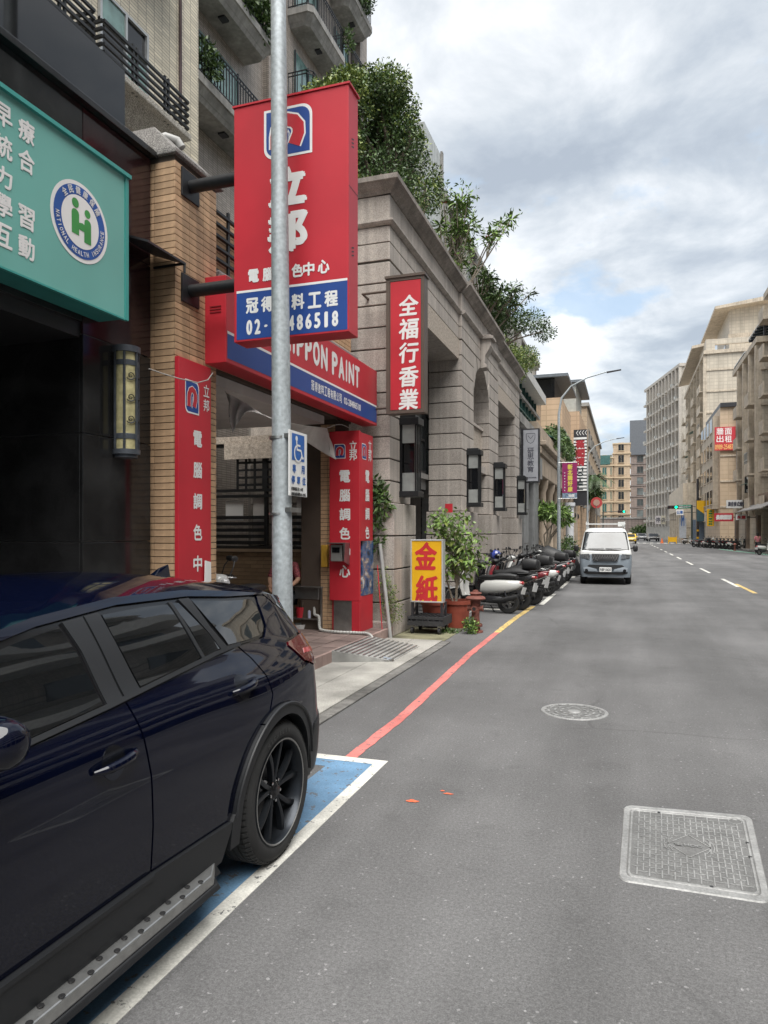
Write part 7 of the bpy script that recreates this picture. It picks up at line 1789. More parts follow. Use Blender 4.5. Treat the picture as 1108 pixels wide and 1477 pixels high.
# ================================================================ oncoming small van
v = thing('van', 'oncoming grey-blue and white microvan with roof rack on the road', 'van', (-.66, 24.6, 0), local=True)
vw = M('van_white', (.62, .63, .62), .3, coat=.6, var=.03); vb = M('van_greyblue', (.21, .245, .28), .35, coat=.5, var=.05)
WV = .83
def vfront(z): return interp(z, [(.25, .02), (.5, -.02), (.85, .0), (1.08, .06), (1.14, .14), (1.70, .58), (1.83, .72), (1.88, 1.0)])
def vhalf(z): return interp(z, [(.25, .78), (.5, .82), (.95, .83), (1.14, .81), (1.70, .70), (1.83, .64), (1.88, .55)])
def slab(zs, mat_, name, yb=3.9):
    mb = MB(); n = 0; rings = []
    for z in zs:
        h, f = vhalf(z), vfront(z); r_ = .14; P = []
        for (cx_, sx_) in ((h - r_, 1), (-(h - r_), -1)):
            rg_ = [(cx_ + sx_ * r_ * math.sin(R(a)), f + r_ * 1.0 - r_ * math.cos(R(a))) for a in range(0, 91, 18)]
            P += rg_[::-1] if sx_ > 0 else rg_
        # order: right side front corner to centre, then left corner
        P = [(h, yb)] + P + [(-h, yb)]
        P = [(a, b + .05 * (1 - 0) * 0) for a, b in P]
        # bow the front
        P = [(a, b + .07 * (a / h) ** 2 if b < yb - .1 else b) for a, b in P]
        rings.append(P)
    m_ = len(rings[0])
    for P, z in zip(rings, zs): mb.v += [(a, b, z) for a, b in P]
    for i in range(len(zs) - 1):
        for k in range(m_): mb.f.append((i * m_ + k, i * m_ + (k + 1) % m_, (i + 1) * m_ + (k + 1) % m_, (i + 1) * m_ + k)); mb.m.append(0)
    mb.f.append(tuple(range(m_))); mb.f.append(tuple(range((len(zs) - 1) * m_, len(zs) * m_))); mb.m += [0, 0]
    return mb.build(name, mat_, v, smooth=True, angle=30)
slab([.25, .4, .6, .8, 1.0], vb, 'lower_body'); slab([1.001, 1.08, 1.14, 1.4, 1.70, 1.78, 1.83, 1.87, 1.88], vw, 'upper_body')
def vpatch(name, poly, mat_, off=.008, parent=v, both=False):
    for sg in ((1, -1) if both else (1,)):
        bm = bmesh.new(); f_ = bm.faces.new([bm.verts.new((sg * a, b, 0)) for a, b in poly]); f_.normal_update()
        bmesh.ops.triangulate(bm, faces=bm.faces[:], ngon_method='EAR_CLIP')
        for ax, rg in ((0, np.arange(-.8, .81, .1)), (1, list(np.arange(.3, 1.9, .05)) + [1.14, 1.08, .85])):
            for k in rg:
                co = [0, 0, 0]; co[ax] = k; no = [0, 0, 0]; no[ax] = 1
                bmesh.ops.bisect_plane(bm, geom=bm.verts[:] + bm.edges[:] + bm.faces[:], plane_co=co, plane_no=no, dist=1e-5)
        mb = MB(); bm.verts.index_update()
        for q in bm.verts:
            x, z = q.co.x, q.co.y; h = vhalf(z); mb.v.append((x, vfront(z) + .07 * (x / h) ** 2 + max(0, abs(x) - (h - .14)) ** 2 * 3 - off, z))
        for f in bm.faces: mb.f.append(tuple(q.index for q in f.verts)); mb.m.append(0)
        bm.free(); o = mb.build(name, mat_, parent, smooth=True)
    return o
vpatch('windscreen', [(-.70, 1.17), (.70, 1.17), (.62, 1.69), (.55, 1.72), (-.55, 1.72), (-.62, 1.69)], M('van_windscreen', (.045, .052, .058), .06, spec=.8, var=.5, vs=1.2), .010)
vpatch('windscreen_edge', [(-.755, 1.14), (.755, 1.14), (.665, 1.73), (.6, 1.755), (-.6, 1.755), (-.665, 1.73)], gloss_black, .006)
vpatch('front_grille', [(-.44, 1.0), (-.38, .77), (.38, .77), (.44, 1.0), (.42, 1.02), (-.42, 1.02)], black_plastic, .012)
mb = MB()
for k in range(11):
    x = -.42 + .08 * k
    for sg in (1, -1):
        p0 = (x, .80), (x + sg * .10, .99)
        if abs(p0[1][0]) < .42: mb.bar((p0[0][0], vfront(.8) - .0, p0[0][1]), (p0[1][0], vfront(.98) - .018, p0[1][1]), .014, .012)
mb.build('grille_lattice', steel, v)
vpatch('headlight', [(.50, .85), (.76, .88), (.79, 1.0), (.52, 1.02), (.49, .95)], M('van_lamp', (.07, .075, .08), .1, coat=1, var=.6, vs=20), .014, both=True)
vpatch('lower_grille', [(-.62, .58), (-.52, .66), (.52, .66), (.62, .58), (.45, .53), (-.45, .53)], black_plastic, .012)
vpatch('bumper_bar', [(-.68, .38), (-.55, .34), (.55, .34), (.68, .38), (.70, .42), (-.70, .42)], black_plastic, .012)
vpatch('bumper_panel', [(.25, .44), (.68, .44), (.70, .56), (.58, .60), (.28, .52)], M('van_silver', (.32, .36, .40), .35, coat=.5), .016, both=True)
for s in (-1, 1): MB().lathe([(0, -.055), (.045, -.055), (.055, -.02)], (s * .60, .02, .47), 16, axis='y').build('fog_light', dark_glass, v)
pt_ = MB().box(-.19, .19, -.06, -.045, .43, .58).build('licence_plate', white_sign, v, bevel=.004)
mb = MB(); write(mb, facing((0, -.06, .505), '-y'), 'RBP-5625', 0, 0, .33, .085, .002); mb.build('plate_lettering', black_plastic, pt_)
for s in (-1, 1):
    m_ = MB().tube([(s * .76, .35, 1.18), (s * .88, .28, 1.22)], .02, 8).build('mirror_arm', black_plastic, v)
    MB().loft([(.22, s * .93, 1.20, .04, .07), (.25, s * .94, 1.2, .08, .11), (.32, s * .94, 1.2, .08, .11)], 12, axis='y').build('wing_mirror', black_plastic, m_, smooth=True)
    for wy in (.75, 3.1):
        w = MB().lathe([(.17, -.09), (.25, -.09), (.28, -.06), (.28, .06), (.25, .09), (.17, .09)], (s * .73, wy, .28), 28, axis='x').build('wheel', rubber, v, smooth=True)
        MB().lathe([(0, s * .085), (.16, s * .085), (.17, s * .06)], (s * .73, wy, .28), 20, axis='x').build('rim', steel, w)
    MB().box(s * .845, s * .70, 1.25, 3.7, 1.22, 1.66).build('side_window', tint, v) if False else None
for (a_, b_) in (((-.55, 1.19), (-.05, 1.16)), ((.0, 1.19), (.5, 1.16))):
    MB().tube([(a_[0], vfront(a_[1]) - .02, a_[1]), (b_[0], vfront(b_[1]) - .03, b_[1] + .04)], .009, 6).build('wiper', black_plastic, v)
rk = MB()
for s in (-1, 1): rk.box(s * .62 - .02, s * .62 + .02, .9, 3.8, 1.98, 2.02)
for y in (1.0, 3.7):
    rk.box(-.66, .66, y - .012, y + .012, 2.02, 2.04)
    for s in (-1, 1): rk.box(s * .62 - .02, s * .62 + .02, y - .02, y + .02, 1.86, 2.1)
rk.box(.45, .66, 3.6, 3.8, 1.95, 2.12)
rk.build('roof_rack', vw, v)
v.location = (-.64, 24.5, 0); v.rotation_euler = (0, 0, R(1.5))
MB().box(-.05, .3, .50, .51, 1.5, 1.505).build('mirror_hanger', gloss_black, v) if False else None
# ================================================================ left side beyond the stone building
def facade(name, label, x0, x1, y0, y1, z1, wall, wins=(), bands=(), trim=cement, z0=0, cat='building', roofcap=True, glass=None, recess=.12):
    """block with window recesses as parts. wins: (face, a0, a1, zb, zt) with face '-y', '+x' or '-x'"""
    t = thing(name, label, cat, ((x0 + x1) / 2, (y0 + y1) / 2, z0))
    MB().box(x0, x1, y0, y1, z0, z1).build('wall', wall, t)
    if roofcap: MB().box(x0 - .2, x1 + .2, y0 - .2, y1 + .2, z1, z1 + .35).build('parapet', trim, t)
    for (f, a0, a1, zb, zt) in wins:
        fr = MB(); g = MB(); s = .07
        if f == '-y':
            P = lambda a, b, c, d, e0, e1: (a, b, y0 - e1, y0 - e0, c, d)
        elif f == '+x': P = lambda a, b, c, d, e0, e1: (x1 + e0, x1 + e1, a, b, c, d)
        else: P = lambda a, b, c, d, e0, e1: (x0 - e1, x0 - e0, a, b, c, d)
        fr.box(*P(a0 - s, a0, zb, zt, 0, .1)).box(*P(a1, a1 + s, zb, zt, 0, .1)).box(*P(a0 - s, a1 + s, zt, zt + s, 0, .1)).box(*P(a0 - .12, a1 + .12, zb - .12, zb, 0, .2)).box(*P((a0 + a1) / 2 - .03, (a0 + a1) / 2 + .03, zb, zt, .01, .06))
        w = fr.build('window', trim, t)
        g.box(*P(a0, a1, zb, zt, .0, .02)).build('pane', glass or window_glass, w)
    for (zb, h, d) in bands:
        MB().box(x0 - d, x1 + d, y0 - d, y1, zb, zb + h).build('band', trim, t)
    return t
def ac(mb_parent, x0, x1, y0, y1, z):
    MB().box(x0, x1, y0, y1, z, z + .55).build('air_conditioner', M('ac_white', (.45, .45, .43), .6, grime=.3), mb_parent)

t = facade('grey_office_building', 'narrow grey concrete building with a tall recess after the stone arcade', -9, -3.95, 27.0, 31.5, 5.9, M('smooth_grey_concrete', (.24, .245, .245), .75, streak=True, grime=.2), [], [(5.1, .25, .15)])
for (a, b, c_, d_) in ((27.0, 28.1, 0, 3.9), (29.8, 31.5, 0, 3.9)): MB().box(-3.95, -3.6, a, b, 0, 4.0).build('pier', M('smooth_grey_concrete', (.24, .245, .245)), t, bevel=.02)
MB().box(-3.95, -3.45, 27.0, 31.5, 4.0, 4.9).build('lintel', M('smooth_grey_concrete', (.24, .245, .245)), t, bevel=.02)
MB().box(-3.96, -3.93, 28.1, 29.8, 0, 4.0).build('dark_doorway', black_plastic, t)
for z in (1.3, 2.6): MB().box(-3.61, -3.595, 27.0, 28.1, z, z + .02).build('joint', stone_joint, t)
# glazed conservatory on its roof
t = thing('roof_conservatory', 'green glazed rooftop conservatory with a white lettered fascia', 'conservatory', (-6, 29, 6.2))
MB().box(-8.5, -4.2, 29.0, 35.0, 6.25, 7.95).build('green_glazing', green_glass, t)
mb = MB()
for k in range(7): mb.box(-4.2, -4.12, 29 + k - .04, 29 + k + .04, 6.25, 7.95)
for k in range(5): mb.box(-8.5 + k * 1.05, -8.42 + k * 1.05, 28.92, 29.0, 6.25, 7.95)
mb.box(-8.5, -4.1, 28.9, 35, 6.8, 6.86).build('glazing_bar', M('dark_green_frame', (.02, .07, .06), .5), t)
MB().box(-9, -3.7, 28.6, 35.4, 7.95, 8.35).build('roof_band', M('pale_band', (.50, .50, .48), .6), t)
mb = MB(); write(mb, facing((-6.3, 28.6, 8.15), '-y'), '研思教育文理補習班 精緻小班', 0, 0, 3.6, .16, .01); mb.build('lettering', black_plastic, t)
# grey vertical signboard
t = thing('vertical_sign', 'grey upright signboard with a shield mark and dark thin characters', 'sign', (-3.4, 27.4, 4))
Y = 26.9; a, b = OY(755, 620, Y), OY(776, 620, Y); z1 = OY(765, 620, Y).z; z0 = OY(765, 694, Y).z
MB().box(a.x - .09, b.x + .05, Y + .02, Y + .32, z0 - .05, z1 + .05).build('sign_box', dark_metal, t)
MB().box(a.x, b.x, Y, Y + .02, z0, z1).build('sign_face', M('pale_grey_sign', (.36, .37, .40), .5), t)
pl = facing((0, Y, 0), '-y'); mb = MB(); cx_ = (a.x + b.x) / 2
for ch, v in zip('研思教育', (650, 658.5, 668, 677)): write(mb, pl, ch, cx_, OY(765, v, Y).z, .24, .22, .004)
write(mb, pl, 'ELITE EDUCATION', cx_, OY(765, 689, Y).z, .42, .05, .003)
zc = OY(765, 632, Y).z; stroke(mb, pl, [(cx_ - .16, zc + .17), (cx_ + .16, zc + .17), (cx_ + .16, zc), (cx_ + .1, zc - .14), (cx_, zc - .2), (cx_ - .1, zc - .14), (cx_ - .16, zc), (cx_ - .16, zc + .17)], .02, 0)
stroke(mb, pl, [(cx_ - .1, zc + .1), (cx_, zc - .02), (cx_ + .1, zc + .1)], .02, 0); mb.build('lettering', M('sign_dark_text', (.06, .06, .08), .5), t)
mb = MB(); p2 = facing((b.x + .05, 27.05, 0), '+x'); vwrite(mb, p2, '研思教育', 0, z1 - .35, z0 + .35, .2, .22, .004); mb.build('side_lettering', M('dark_green_text', (.02, .08, .05), .5), t)
# classical beige podium
beige_st = M('beige_sandstone', (.42, .34, .26), .75, streak=True, grime=.25, grain=.1)
t = thing('classical_building', 'beige classical style building with heavy cornice and columns beyond the grey building', 'building', (-4, 40, 0))
MB().box(-9, -4.3, 31.6, 62, 0, 6.2).build('wall', beige_st, t)
MB().box(-4.3, -3.5, 31.6, 62, 5.2, 5.5).box(-4.3, -3.3, 31.6, 62, 5.55, 5.75).box(-4.3, -3.6, 31.6, 62, 4.3, 5.15).build('cornice', beige_st, t, bevel=.03)
MB().box(-4.3, -3.7, 31.6, 62, 5.76, 6.6).build('balustrade', beige_st, t)
for k in range(9):
    y = 32.2 + k * 3.4
    MB().lathe([(.30, 0), (.30, .25), (.22, .35), (.20, 2.2), (.18, 3.7), (.28, 3.95), (.30, 4.28)], (-3.9, y, 0), 14).build('column', beige_st, t, smooth=True)
    MB().box(-4.31, -4.27, y + .5, y + 2.9, .1, 3.7).build('dark_doorway', dark_glass, t)
    MB().ball((-3.8, y + .2, 3.0), .22, 10, sc=(1, 1, 1.2)).tube([(-3.8, y + .2, 3.25), (-3.8, y + .2, 3.5)], .03, 6).build('globe_lamp', dark_metal, t, smooth=True)
t = thing('green_awning', 'green glass canopy and planted balcony over the beige building', 'canopy', (-4, 45, 6.6))
MB().hexa([(-7, 38, 7.4), (-3.6, 38, 6.7), (-3.6, 54, 6.7), (-7, 54, 7.4)], [(-7, 38, 8.7), (-6.9, 38, 8.7), (-6.9, 54, 8.7), (-7, 54, 8.7)]).build('glass_roof', green_glass, t)
o = leaves('balcony_hedge', [(-3.8, 40 + 2 * k, 6.9 + .2 * (k % 2), .6, 1.3, .7) for k in range(8)], 9000, .16, [leaf_mid, leaf_dark], None, 41, .3); tag(o, 'dark green hedge spilling over the beige building balcony', 'hedge')
# orange upper buildings
t = facade('orange_tile_block', 'orange tiled upper block with a grey sloped metal roof', -14, -4.9, 38, 44, 9.8, orange_tile, [], [], roofcap=False)
MB().hexa([(-14, 37.8, 9.8), (-4.6, 37.8, 9.8), (-4.6, 44, 9.8), (-14, 44, 9.8)], [(-14, 38.6, 10.6), (-5.2, 38.6, 10.6), (-5.2, 44, 10.6), (-14, 44, 10.6)]).build('metal_roof', M('grey_roof_sheet', (.16, .18, .20), .5, metal=.3), t)
t = facade('orange_tile_block', 'second orange tiled block with a dark glazed attic', -14, -4.0, 48, 56, 10.6, orange_tile, [('+x', 49, 51, 7, 8.6), ('+x', 52.5, 54.5, 7, 8.6)], [], roofcap=False)
MB().box(-13, -4.5, 48.4, 56, 10.6, 12.0).build('glazed_attic', dark_glass, t); MB().box(-13.4, -3.6, 48, 56.4, 12.0, 12.2).build('attic_roof', M('grey_roof_sheet', (.16, .18, .20)), t)
t = facade('orange_tile_block', 'third orange tiled block with a white framed rooftop room beside the motel sign', -14, -3.6, 60, 70, 11.6, orange_tile, [('+x', 61, 63, z, z + 1.6) for z in (4, 7)] + [('+x', 65, 67, z, z + 1.6) for z in (4, 7)], [], roofcap=False)
MB().box(-12, -3.9, 60.3, 68, 11.6, 14.0).build('rooftop_room', M('pale_rooftop', (.40, .40, .36), .6), t); MB().box(-12.4, -3.2, 60, 68.6, 14.0, 14.2).build('room_roof', M('grey_roof_sheet', (.16, .18, .20)), t)
t = facade('brown_far_block', 'tall orange-brown block with barred windows behind the orange tile blocks', -16, -3.6, 72, 110, 14, apricot_tile, [('+x', 74 + 5 * k, 76.5 + 5 * k, z, z + 1.6) for k in range(7) for z in (4, 7.2, 10.4)], [])
t = thing('roof_turret', 'beige stepped turret rising behind the orange block roofs', 'turret', (-9, 64, 0))
a, b = OY(783, 560, 70), OY(801, 560, 70)
MB().box(a.x, b.x, 70, 74, 10, OY(790, 546, 70).z).box(a.x - .3, b.x + .3, 69.7, 74.3, OY(790, 546, 70).z, OY(790, 543, 70).z).box(a.x - .2, b.x + .2, 69.8, 74, OY(790, 556, 70).z, OY(790, 554, 70).z).build('turret_wall', beige_tile, t)
t = thing('roof_turret', 'grey stone turret with dentils poking above the roof shrubs', 'turret', (-9, 50, 0))
a, b = OY(747, 520, 60), OY(764, 520, 60)
MB().box(a.x, b.x, 60, 64, 9, OY(755, 515, 60).z).box(a.x - .4, b.x + .4, 59.6, 64.4, OY(755, 515, 60).z, OY(755, 512, 60).z).build('turret_wall', beige_tile, t)
# lamp posts
street_lamp('street_lamp', 'slim curved street lamp behind the row of scooters', -2.6, 29.8, 8.2, .085, .05, 2.2)
street_lamp('street_lamp', 'distant curved street lamp beyond the motel sign', -2.7, 54.5, 8.6, .09, .055, 2.4)
# purple banner on the lamp post
t = thing('street_banner', 'magenta vertical street banner with yellow characters hung from the slim lamp post', 'banner', (-2.2, 29.6, 3.2))
Y = 29.6; a, b = OY(811, 668, Y), OY(832.5, 668, Y); z1 = a.z; z0 = OY(815, 719, Y).z; zm = OY(815, 711, Y).z
MB().box(a.x, b.x, Y, Y + .02, zm, z1).build('banner_cloth', M('magenta_print', (.25, .012, .10), .6), t)
MB().box(a.x, b.x, Y, Y + .02, z0, zm - .002).build('lower_strip', M('strip_print', (.16, .22, .30), .6, var=.7, vs=14), t)
pl = facing((0, Y, 0), '-y'); mb = MB(); vwrite(mb, pl, '新北購好康', (a.x + b.x) / 2 + .02, z1 - .16, zm + .15, .20, .22, .012); mb.build('lettering', M('banner_yellow', (.6, .5, .08), .6), t)
mb = MB(); vwrite(mb, pl, '好店好禮好運氣', a.x + .1, z1 - .4, zm + .1, .045, .05, .002, off=.004); write(mb, pl, '抽獎', b.x - .22, (z0 + zm) / 2, .25, .13, .004); mb.build('small_lettering', white_sign, t)
MB().tube([(-2.6, Y + .01, z1 + .02), (b.x, Y + .01, z1 + .02)], .015, 6).tube([(-2.6, Y + .01, z0), (b.x, Y + .01, z0)], .015, 6).build('banner_arm', steel, t)
# motel sign
t = thing('motel_sign', 'tall striped white motel sign with red characters and black chevrons', 'sign', (-2.9, 50, 4))
Y = 50; a, b = OY(827.5, 620, Y), OY(846.5, 620, Y); z1 = a.z; z0 = OY(830, 708, Y).z; zc = OY(830, 629.5, Y).z
MB().box(a.x, b.x, Y, Y + .4, z0 - 1.0, z1).build('sign_box', dark_metal, t)
mb = MB(); n = 17
for k in range(n): z = z0 + (zc - z0) * k / n; mb.box(a.x, b.x, Y - .06, Y - .001, z, z + (zc - z0) / n * .62)
o = mb.build('white_louvre', white_sign, t); o['kind'] = 'stuff'
pl = facing((0, Y - .06, 0), '-y'); mb = MB(); cx_ = (a.x + b.x) / 2
for ch, v in zip('薇閣情', (641, 654, 666)): write(mb, pl, ch, cx_, OY(837, v, Y).z, .62, .60, .03)
for ch, v in zip('MOTEL', (677, 684.5, 691.5, 698, 704)): write(mb, pl, ch, cx_ - .0, OY(837, v, Y).z, .42, .26, .02, 1)
for k in range(4):
    x = a.x + .18 + k * .19; z = (zc + z1) / 2; stroke(mb, Plane((0, Y, 0), (1, 0, 0), (0, 0, 1), (0, -1, 0)), [(x + .12, z + .16), (x, z), (x + .12, z - .16)], .04, 2, .01)
mb.build('lettering', [M('motel_red', (.35, .02, .03), .5), M('motel_dark', (.03, .045, .05), .5), white_sign], t)
# round red sign
t = thing('round_sign', 'round red sign with a dark figure mark past the motel sign', 'sign', (-2.4, 58, 3)); Y = 56
c = OY(860.5, 725, Y); MB().lathe([(0, 0), (.42, 0), (.42, .08), (0, .08)], (c.x, Y, c.z), 24, axis='y').build('disc', M('coral_red', (.42, .05, .05), .5), t)
MB().lathe([(0, 0), (.24, 0), (.24, .02)], (c.x, Y - .022, c.z), 20, axis='y').build('mark', M('mark_pale', (.4, .25, .2), .6), t)
MB().tube([(c.x, Y + .04, 0), (c.x, Y + .04, c.z)], .05, 8).build('post', steel, t)
# small plumeria beside the slim lamp, palm, white pier
t = tree('small_tree', 'low yellow-green plumeria tree by the slim lamp post', (-3.4, 31.6, .1), [(-3.8, 31.8, 2.7, .7, .8, .35), (-3.0, 31.8, 2.6, .7, .8, .35), (-2.6, 32.2, 2.3, .4, .5, .25)], 1500, .24, [leaf_bright, leaf_mid], 51, .08, shell=.2, bmat=pale_bark, asp=.3)
t = thing('palm_tree', 'shaggy palm tree beyond the motel sign', 'palm', (-3.0, 62, 0))
c = OY(857, 690, 62)
MB().tube([(c.x - .3, 62, 0), (c.x - .1, 62, c.z * .6), (c.x, 62, c.z)], [.3, .22, .2], 10).build('trunk', bark, t, smooth=True)
mb = MB(); rng = random.Random(3)
for k in range(34):
    az = rng.uniform(0, 6.28); el_ = rng.uniform(-.2, 1.1); L_ = rng.uniform(1.2, 1.9); pts = []
    for i in range(6):
        f = i / 5; pts.append(Vector((c.x + math.cos(az) * L_ * f * math.cos(el_), 62 + math.sin(az) * L_ * f * math.cos(el_), c.z + L_ * f * math.sin(el_) - 1.3 * f * f)))
    for i in range(5):
        for q in range(4):
            p = pts[i].lerp(pts[i + 1], q / 4); d = (pts[i + 1] - pts[i]).normalized(); s_ = d.cross(Vector((0, 0, 1))).normalized()
            for sg in (-1, 1): e_ = p + s_ * sg * .32 + d * .15 + Vector((0, 0, -.14)); mb.add([p, p + d * .05, e_], [(0, 1, 2)])
mb.build('crown', leaf_dark, t)
skirt = leaves('dead_fronds', [(c.x, 62, c.z - 1.2, .5, .5, 1.0)], 500, .5, [leaf_mid, leaf_dark], t, 9, .5, droop=1.2, asp=.2)
o = MB().lathe([(.3, 0), (.3, .3), (.24, .35), (.24, 3.2), (.32, 3.3), (.32, 3.5), (0, 3.5)], (-3.2, 44, 0), 14).build('white_pier', M('white_pier', (.55, .56, .58), .5), smooth=True); tag(o, 'white round pier in the shade left of the distant van roof', 'pier')
o = leaves('roadside_shrub', [(-3.0, 40.5, .8, .5, .7, .7)], 1600, .12, [leaf_dark, leaf_mid], None, 55, .3); tag(o, 'dark green shrub behind the oncoming van', 'shrub')

# ================================================================ right-hand side of the street
def tower(name, label, x0, x1, y0, y1, z1, wall, floors, fh=3.1, zf=3.8, nb=4, side='-x', trim=beige_st, balc=True, front=0, capped=True, fin=True):
    t = thing(name, label, 'building', ((x0 + x1) / 2, (y0 + y1) / 2, 0))
    MB().box(x0, x1, y0, y1, 0, z1).build('wall', wall, t)
    if capped: MB().box(x0 - .5, x1 + .3, y0 - .3, y1 + .3, z1, z1 + .5).build('parapet', trim, t)
    L_ = (y1 - y0) / nb
    for k in range(nb):
        ya = y0 + k * L_
        if fin: MB().box(x0 - .55, x0, ya, ya + .35, zf - .6, z1 - .2).build('fin', trim, t)
        for f in range(floors):
            z = zf + f * fh
            if z + 2.2 > z1: break
            if balc and (k + 0) % 2 == 0:
                MB().box(x0 - 1.0, x0, ya + .6, ya + L_ - .5, z - .15, z).box(x0 - 1.0, x0 - .9, ya + .6, ya + L_ - .5, z, z + .95).build('balcony', trim, t)
                MB().box(x0 - .03, x0 - .001, ya + .9, ya + L_ - .9, z, z + 2.2).build('window', window_glass, t)
            else:
                w = MB().box(x0 - .25, x0, ya + .8, ya + L_ - .8, z + .75, z + .87).box(x0 - .2, x0, ya + .8, ya + L_ - .8, z + 2.3, z + 2.4).build('window', trim, t)
                MB().box(x0 - .03, x0 - .001, ya + .9, ya + L_ - .9, z + .87, z + 2.3).build('pane', window_glass, w)
                if (k + f) % 3 == 0: ac(t, x0 - .6, x0 - .1, ya + .5, ya + 1.3, z + .1)
                elif (k * 2 + f) % 3 == 0:
                    cg = MB()
                    for q in range(6): cg.box(x0 - .55, x0 - .52, ya + .9 + q * (L_ - 1.9) / 5, ya + .95 + q * (L_ - 1.9) / 5, z + .8, z + 2.2)
                    for q in (.8, 1.5, 2.2): cg.box(x0 - .56, x0 - .51, ya + .85, ya + L_ - .9, z + q, z + q + .05)
                    cg.build('window_cage', steel, t)
                elif (k + 2 * f) % 5 == 1: MB().hexa([(x0 - .9, ya + .6, z + 2.35), (x0, ya + .6, z + 2.6), (x0, ya + L_ - .6, z + 2.6), (x0 - .9, ya + L_ - .6, z + 2.35)], [(x0 - .9, ya + .6, z + 2.38), (x0, ya + .6, z + 2.66), (x0, ya + L_ - .6, z + 2.66), (x0 - .9, ya + L_ - .6, z + 2.38)]).build('window_awning', M('green_sheet', (.12, .2, .17), .6, rnd=.3), t)
    if front:
        W_ = (x1 - x0) / front
        for k in range(front):
            for f in range(floors):
                z = zf + f * fh
                if z + 2.4 > z1: break
                w = MB().box(x0 + k * W_ + .8, x0 + (k + 1) * W_ - .8, y0 - .15, y0, z + .75, z + .85).build('window', trim, t)
                MB().box(x0 + k * W_ + .9, x0 + (k + 1) * W_ - .9, y0 - .03, y0 - .001, z + .85, z + 2.3).build('pane', window_glass, w)
    for f in range(floors): 
        z = zf + f * fh - .35
        if z < z1 - 1: MB().box(x0 - .12, x1, y0 - .12, y1, z, z + .22).build('band', trim, t)
    return t
tan_m = M('tan_trim', (.50, .43, .34), .8, streak=True, grime=.2)
tower('street_block', 'nearest tan apartment block at the right edge of the photo', 11.6, 24, 58, 67.5, 21.5, beige_tile, 6, nb=3, trim=tan_m, front=3)
t = tower('street_block', 'tan block with dark steel roof canopies right of the wall-for-rent sign', 11.2, 24, 69, 83, 18.2, beige_tile, 5, nb=4, trim=tan_m, front=4)
for (y0, y1, z, x) in ((68.5, 75, 20.8, 11.0), (76, 83, 19.9, 10.8)):
    c_ = MB().hexa([(x, y0, z - .9), (x + 5, y0, z), (x + 5, y1, z), (x, y1, z - .9)], [(x, y0, z - .78), (x + 5, y0, z + .12), (x + 5, y1, z + .12), (x, y1, z - .78)]).build('roof_canopy', M('white_canopy_edge', (.45, .45, .44), .5), t)
    mb = MB()
    for k in range(7): mb.bar((x + .05, y0 + (y1 - y0) * k / 6, z - 1.0), (x + 4.9, y0 + (y1 - y0) * k / 6, z - .12), .2, .18)
    mb.build('canopy_rafter', M('dark_blue_steel', (.03, .045, .06), .5), t)
    for y in (y0 + .3, y1 - .3): MB().box(x + .3, x + .45, y, y + .15, 18.2, z - .85).build('canopy_post', dark_metal, t)
# corner house with the red rent sign
t = thing('corner_house', 'orange-tan corner house carrying the red wall-for-rent sign', 'building', (12, 95, 0))
x0 = 9.9; Yc_ = 92
MB().box(x0 + .6, 24, Yc_, 108, 0, 16.4).build('wall', apricot_tile, t)
MB().box(x0 + .6, 24.2, Yc_ - .3, 108, 16.4, 16.9).build('parapet', dark_metal, t)
MB().box(x0, x0 + .6, Yc_ + 1.5, 107, 4.5, 15.6).build('bay', tan_m, t)
for f in range(4):
    for k in range(4):
        w = MB().box(x0 - .1, x0, Yc_ + 2.2 + k * 3.6, Yc_ + 4.7 + k * 3.6, 5.0 + f * 2.9, 5.1 + f * 2.9).build('window', tan_m, t)
        MB().box(x0 - .03, x0 - .001, Yc_ + 2.3 + k * 3.6, Yc_ + 4.6 + k * 3.6, 5.1 + f * 2.9, 6.8 + f * 2.9).build('pane', dark_glass, w)
for z in (4.6, 7.6, 10.6): MB().box(x0 + .6, 16.5, Yc_ - .1, Yc_, z, z + .2).build('band', tan_m, t)
t2 = thing('rent_sign', 'red rooftop-height sign reading wall for rent with a yellow phone number', 'sign', (12, Yc_ - .2, 12))
a, b = OY(1031, 650, Yc_ - .3), OY(1061, 615, Yc_ - .3)
MB().box(a.x, b.x, Yc_ - .3, Yc_ - .15, a.z, b.z).build('board', M('faded_red_print', (.46, .03, .045), .5), t2)
pl = facing((0, Yc_ - .3, 0), '-y'); mb = MB()
for ch, u, v in (('牆', 1040, 622), ('面', 1052, 622), ('出', 1040, 633), ('租', 1052, 633)): p = OY(u, v, Yc_ - .3); write(mb, pl, ch, p.x - .1, p.z, .75, .8, .01)
mb.build('lettering', white_sign, t2)
mb = MB(); p = OY(1046, 644.5, Yc_ - .3); write(mb, pl, '0989-254878', p.x, p.z, 2.15, .6, .01); mb.build('number_lettering', M('print_yellow', (.75, .45, .15), .5), t2)
o = MB().box(OY(1062, 640, Yc_).x, OY(1069, 640, Yc_).x, Yc_ - .5, Yc_ - .01, 7.5, 16.6).build('blank_sign', M('old_white_sign', (.42, .42, .42), .6, streak=True, grime=.4)); tag(o, 'narrow blank white vertical board right of the red rent sign', 'sign')
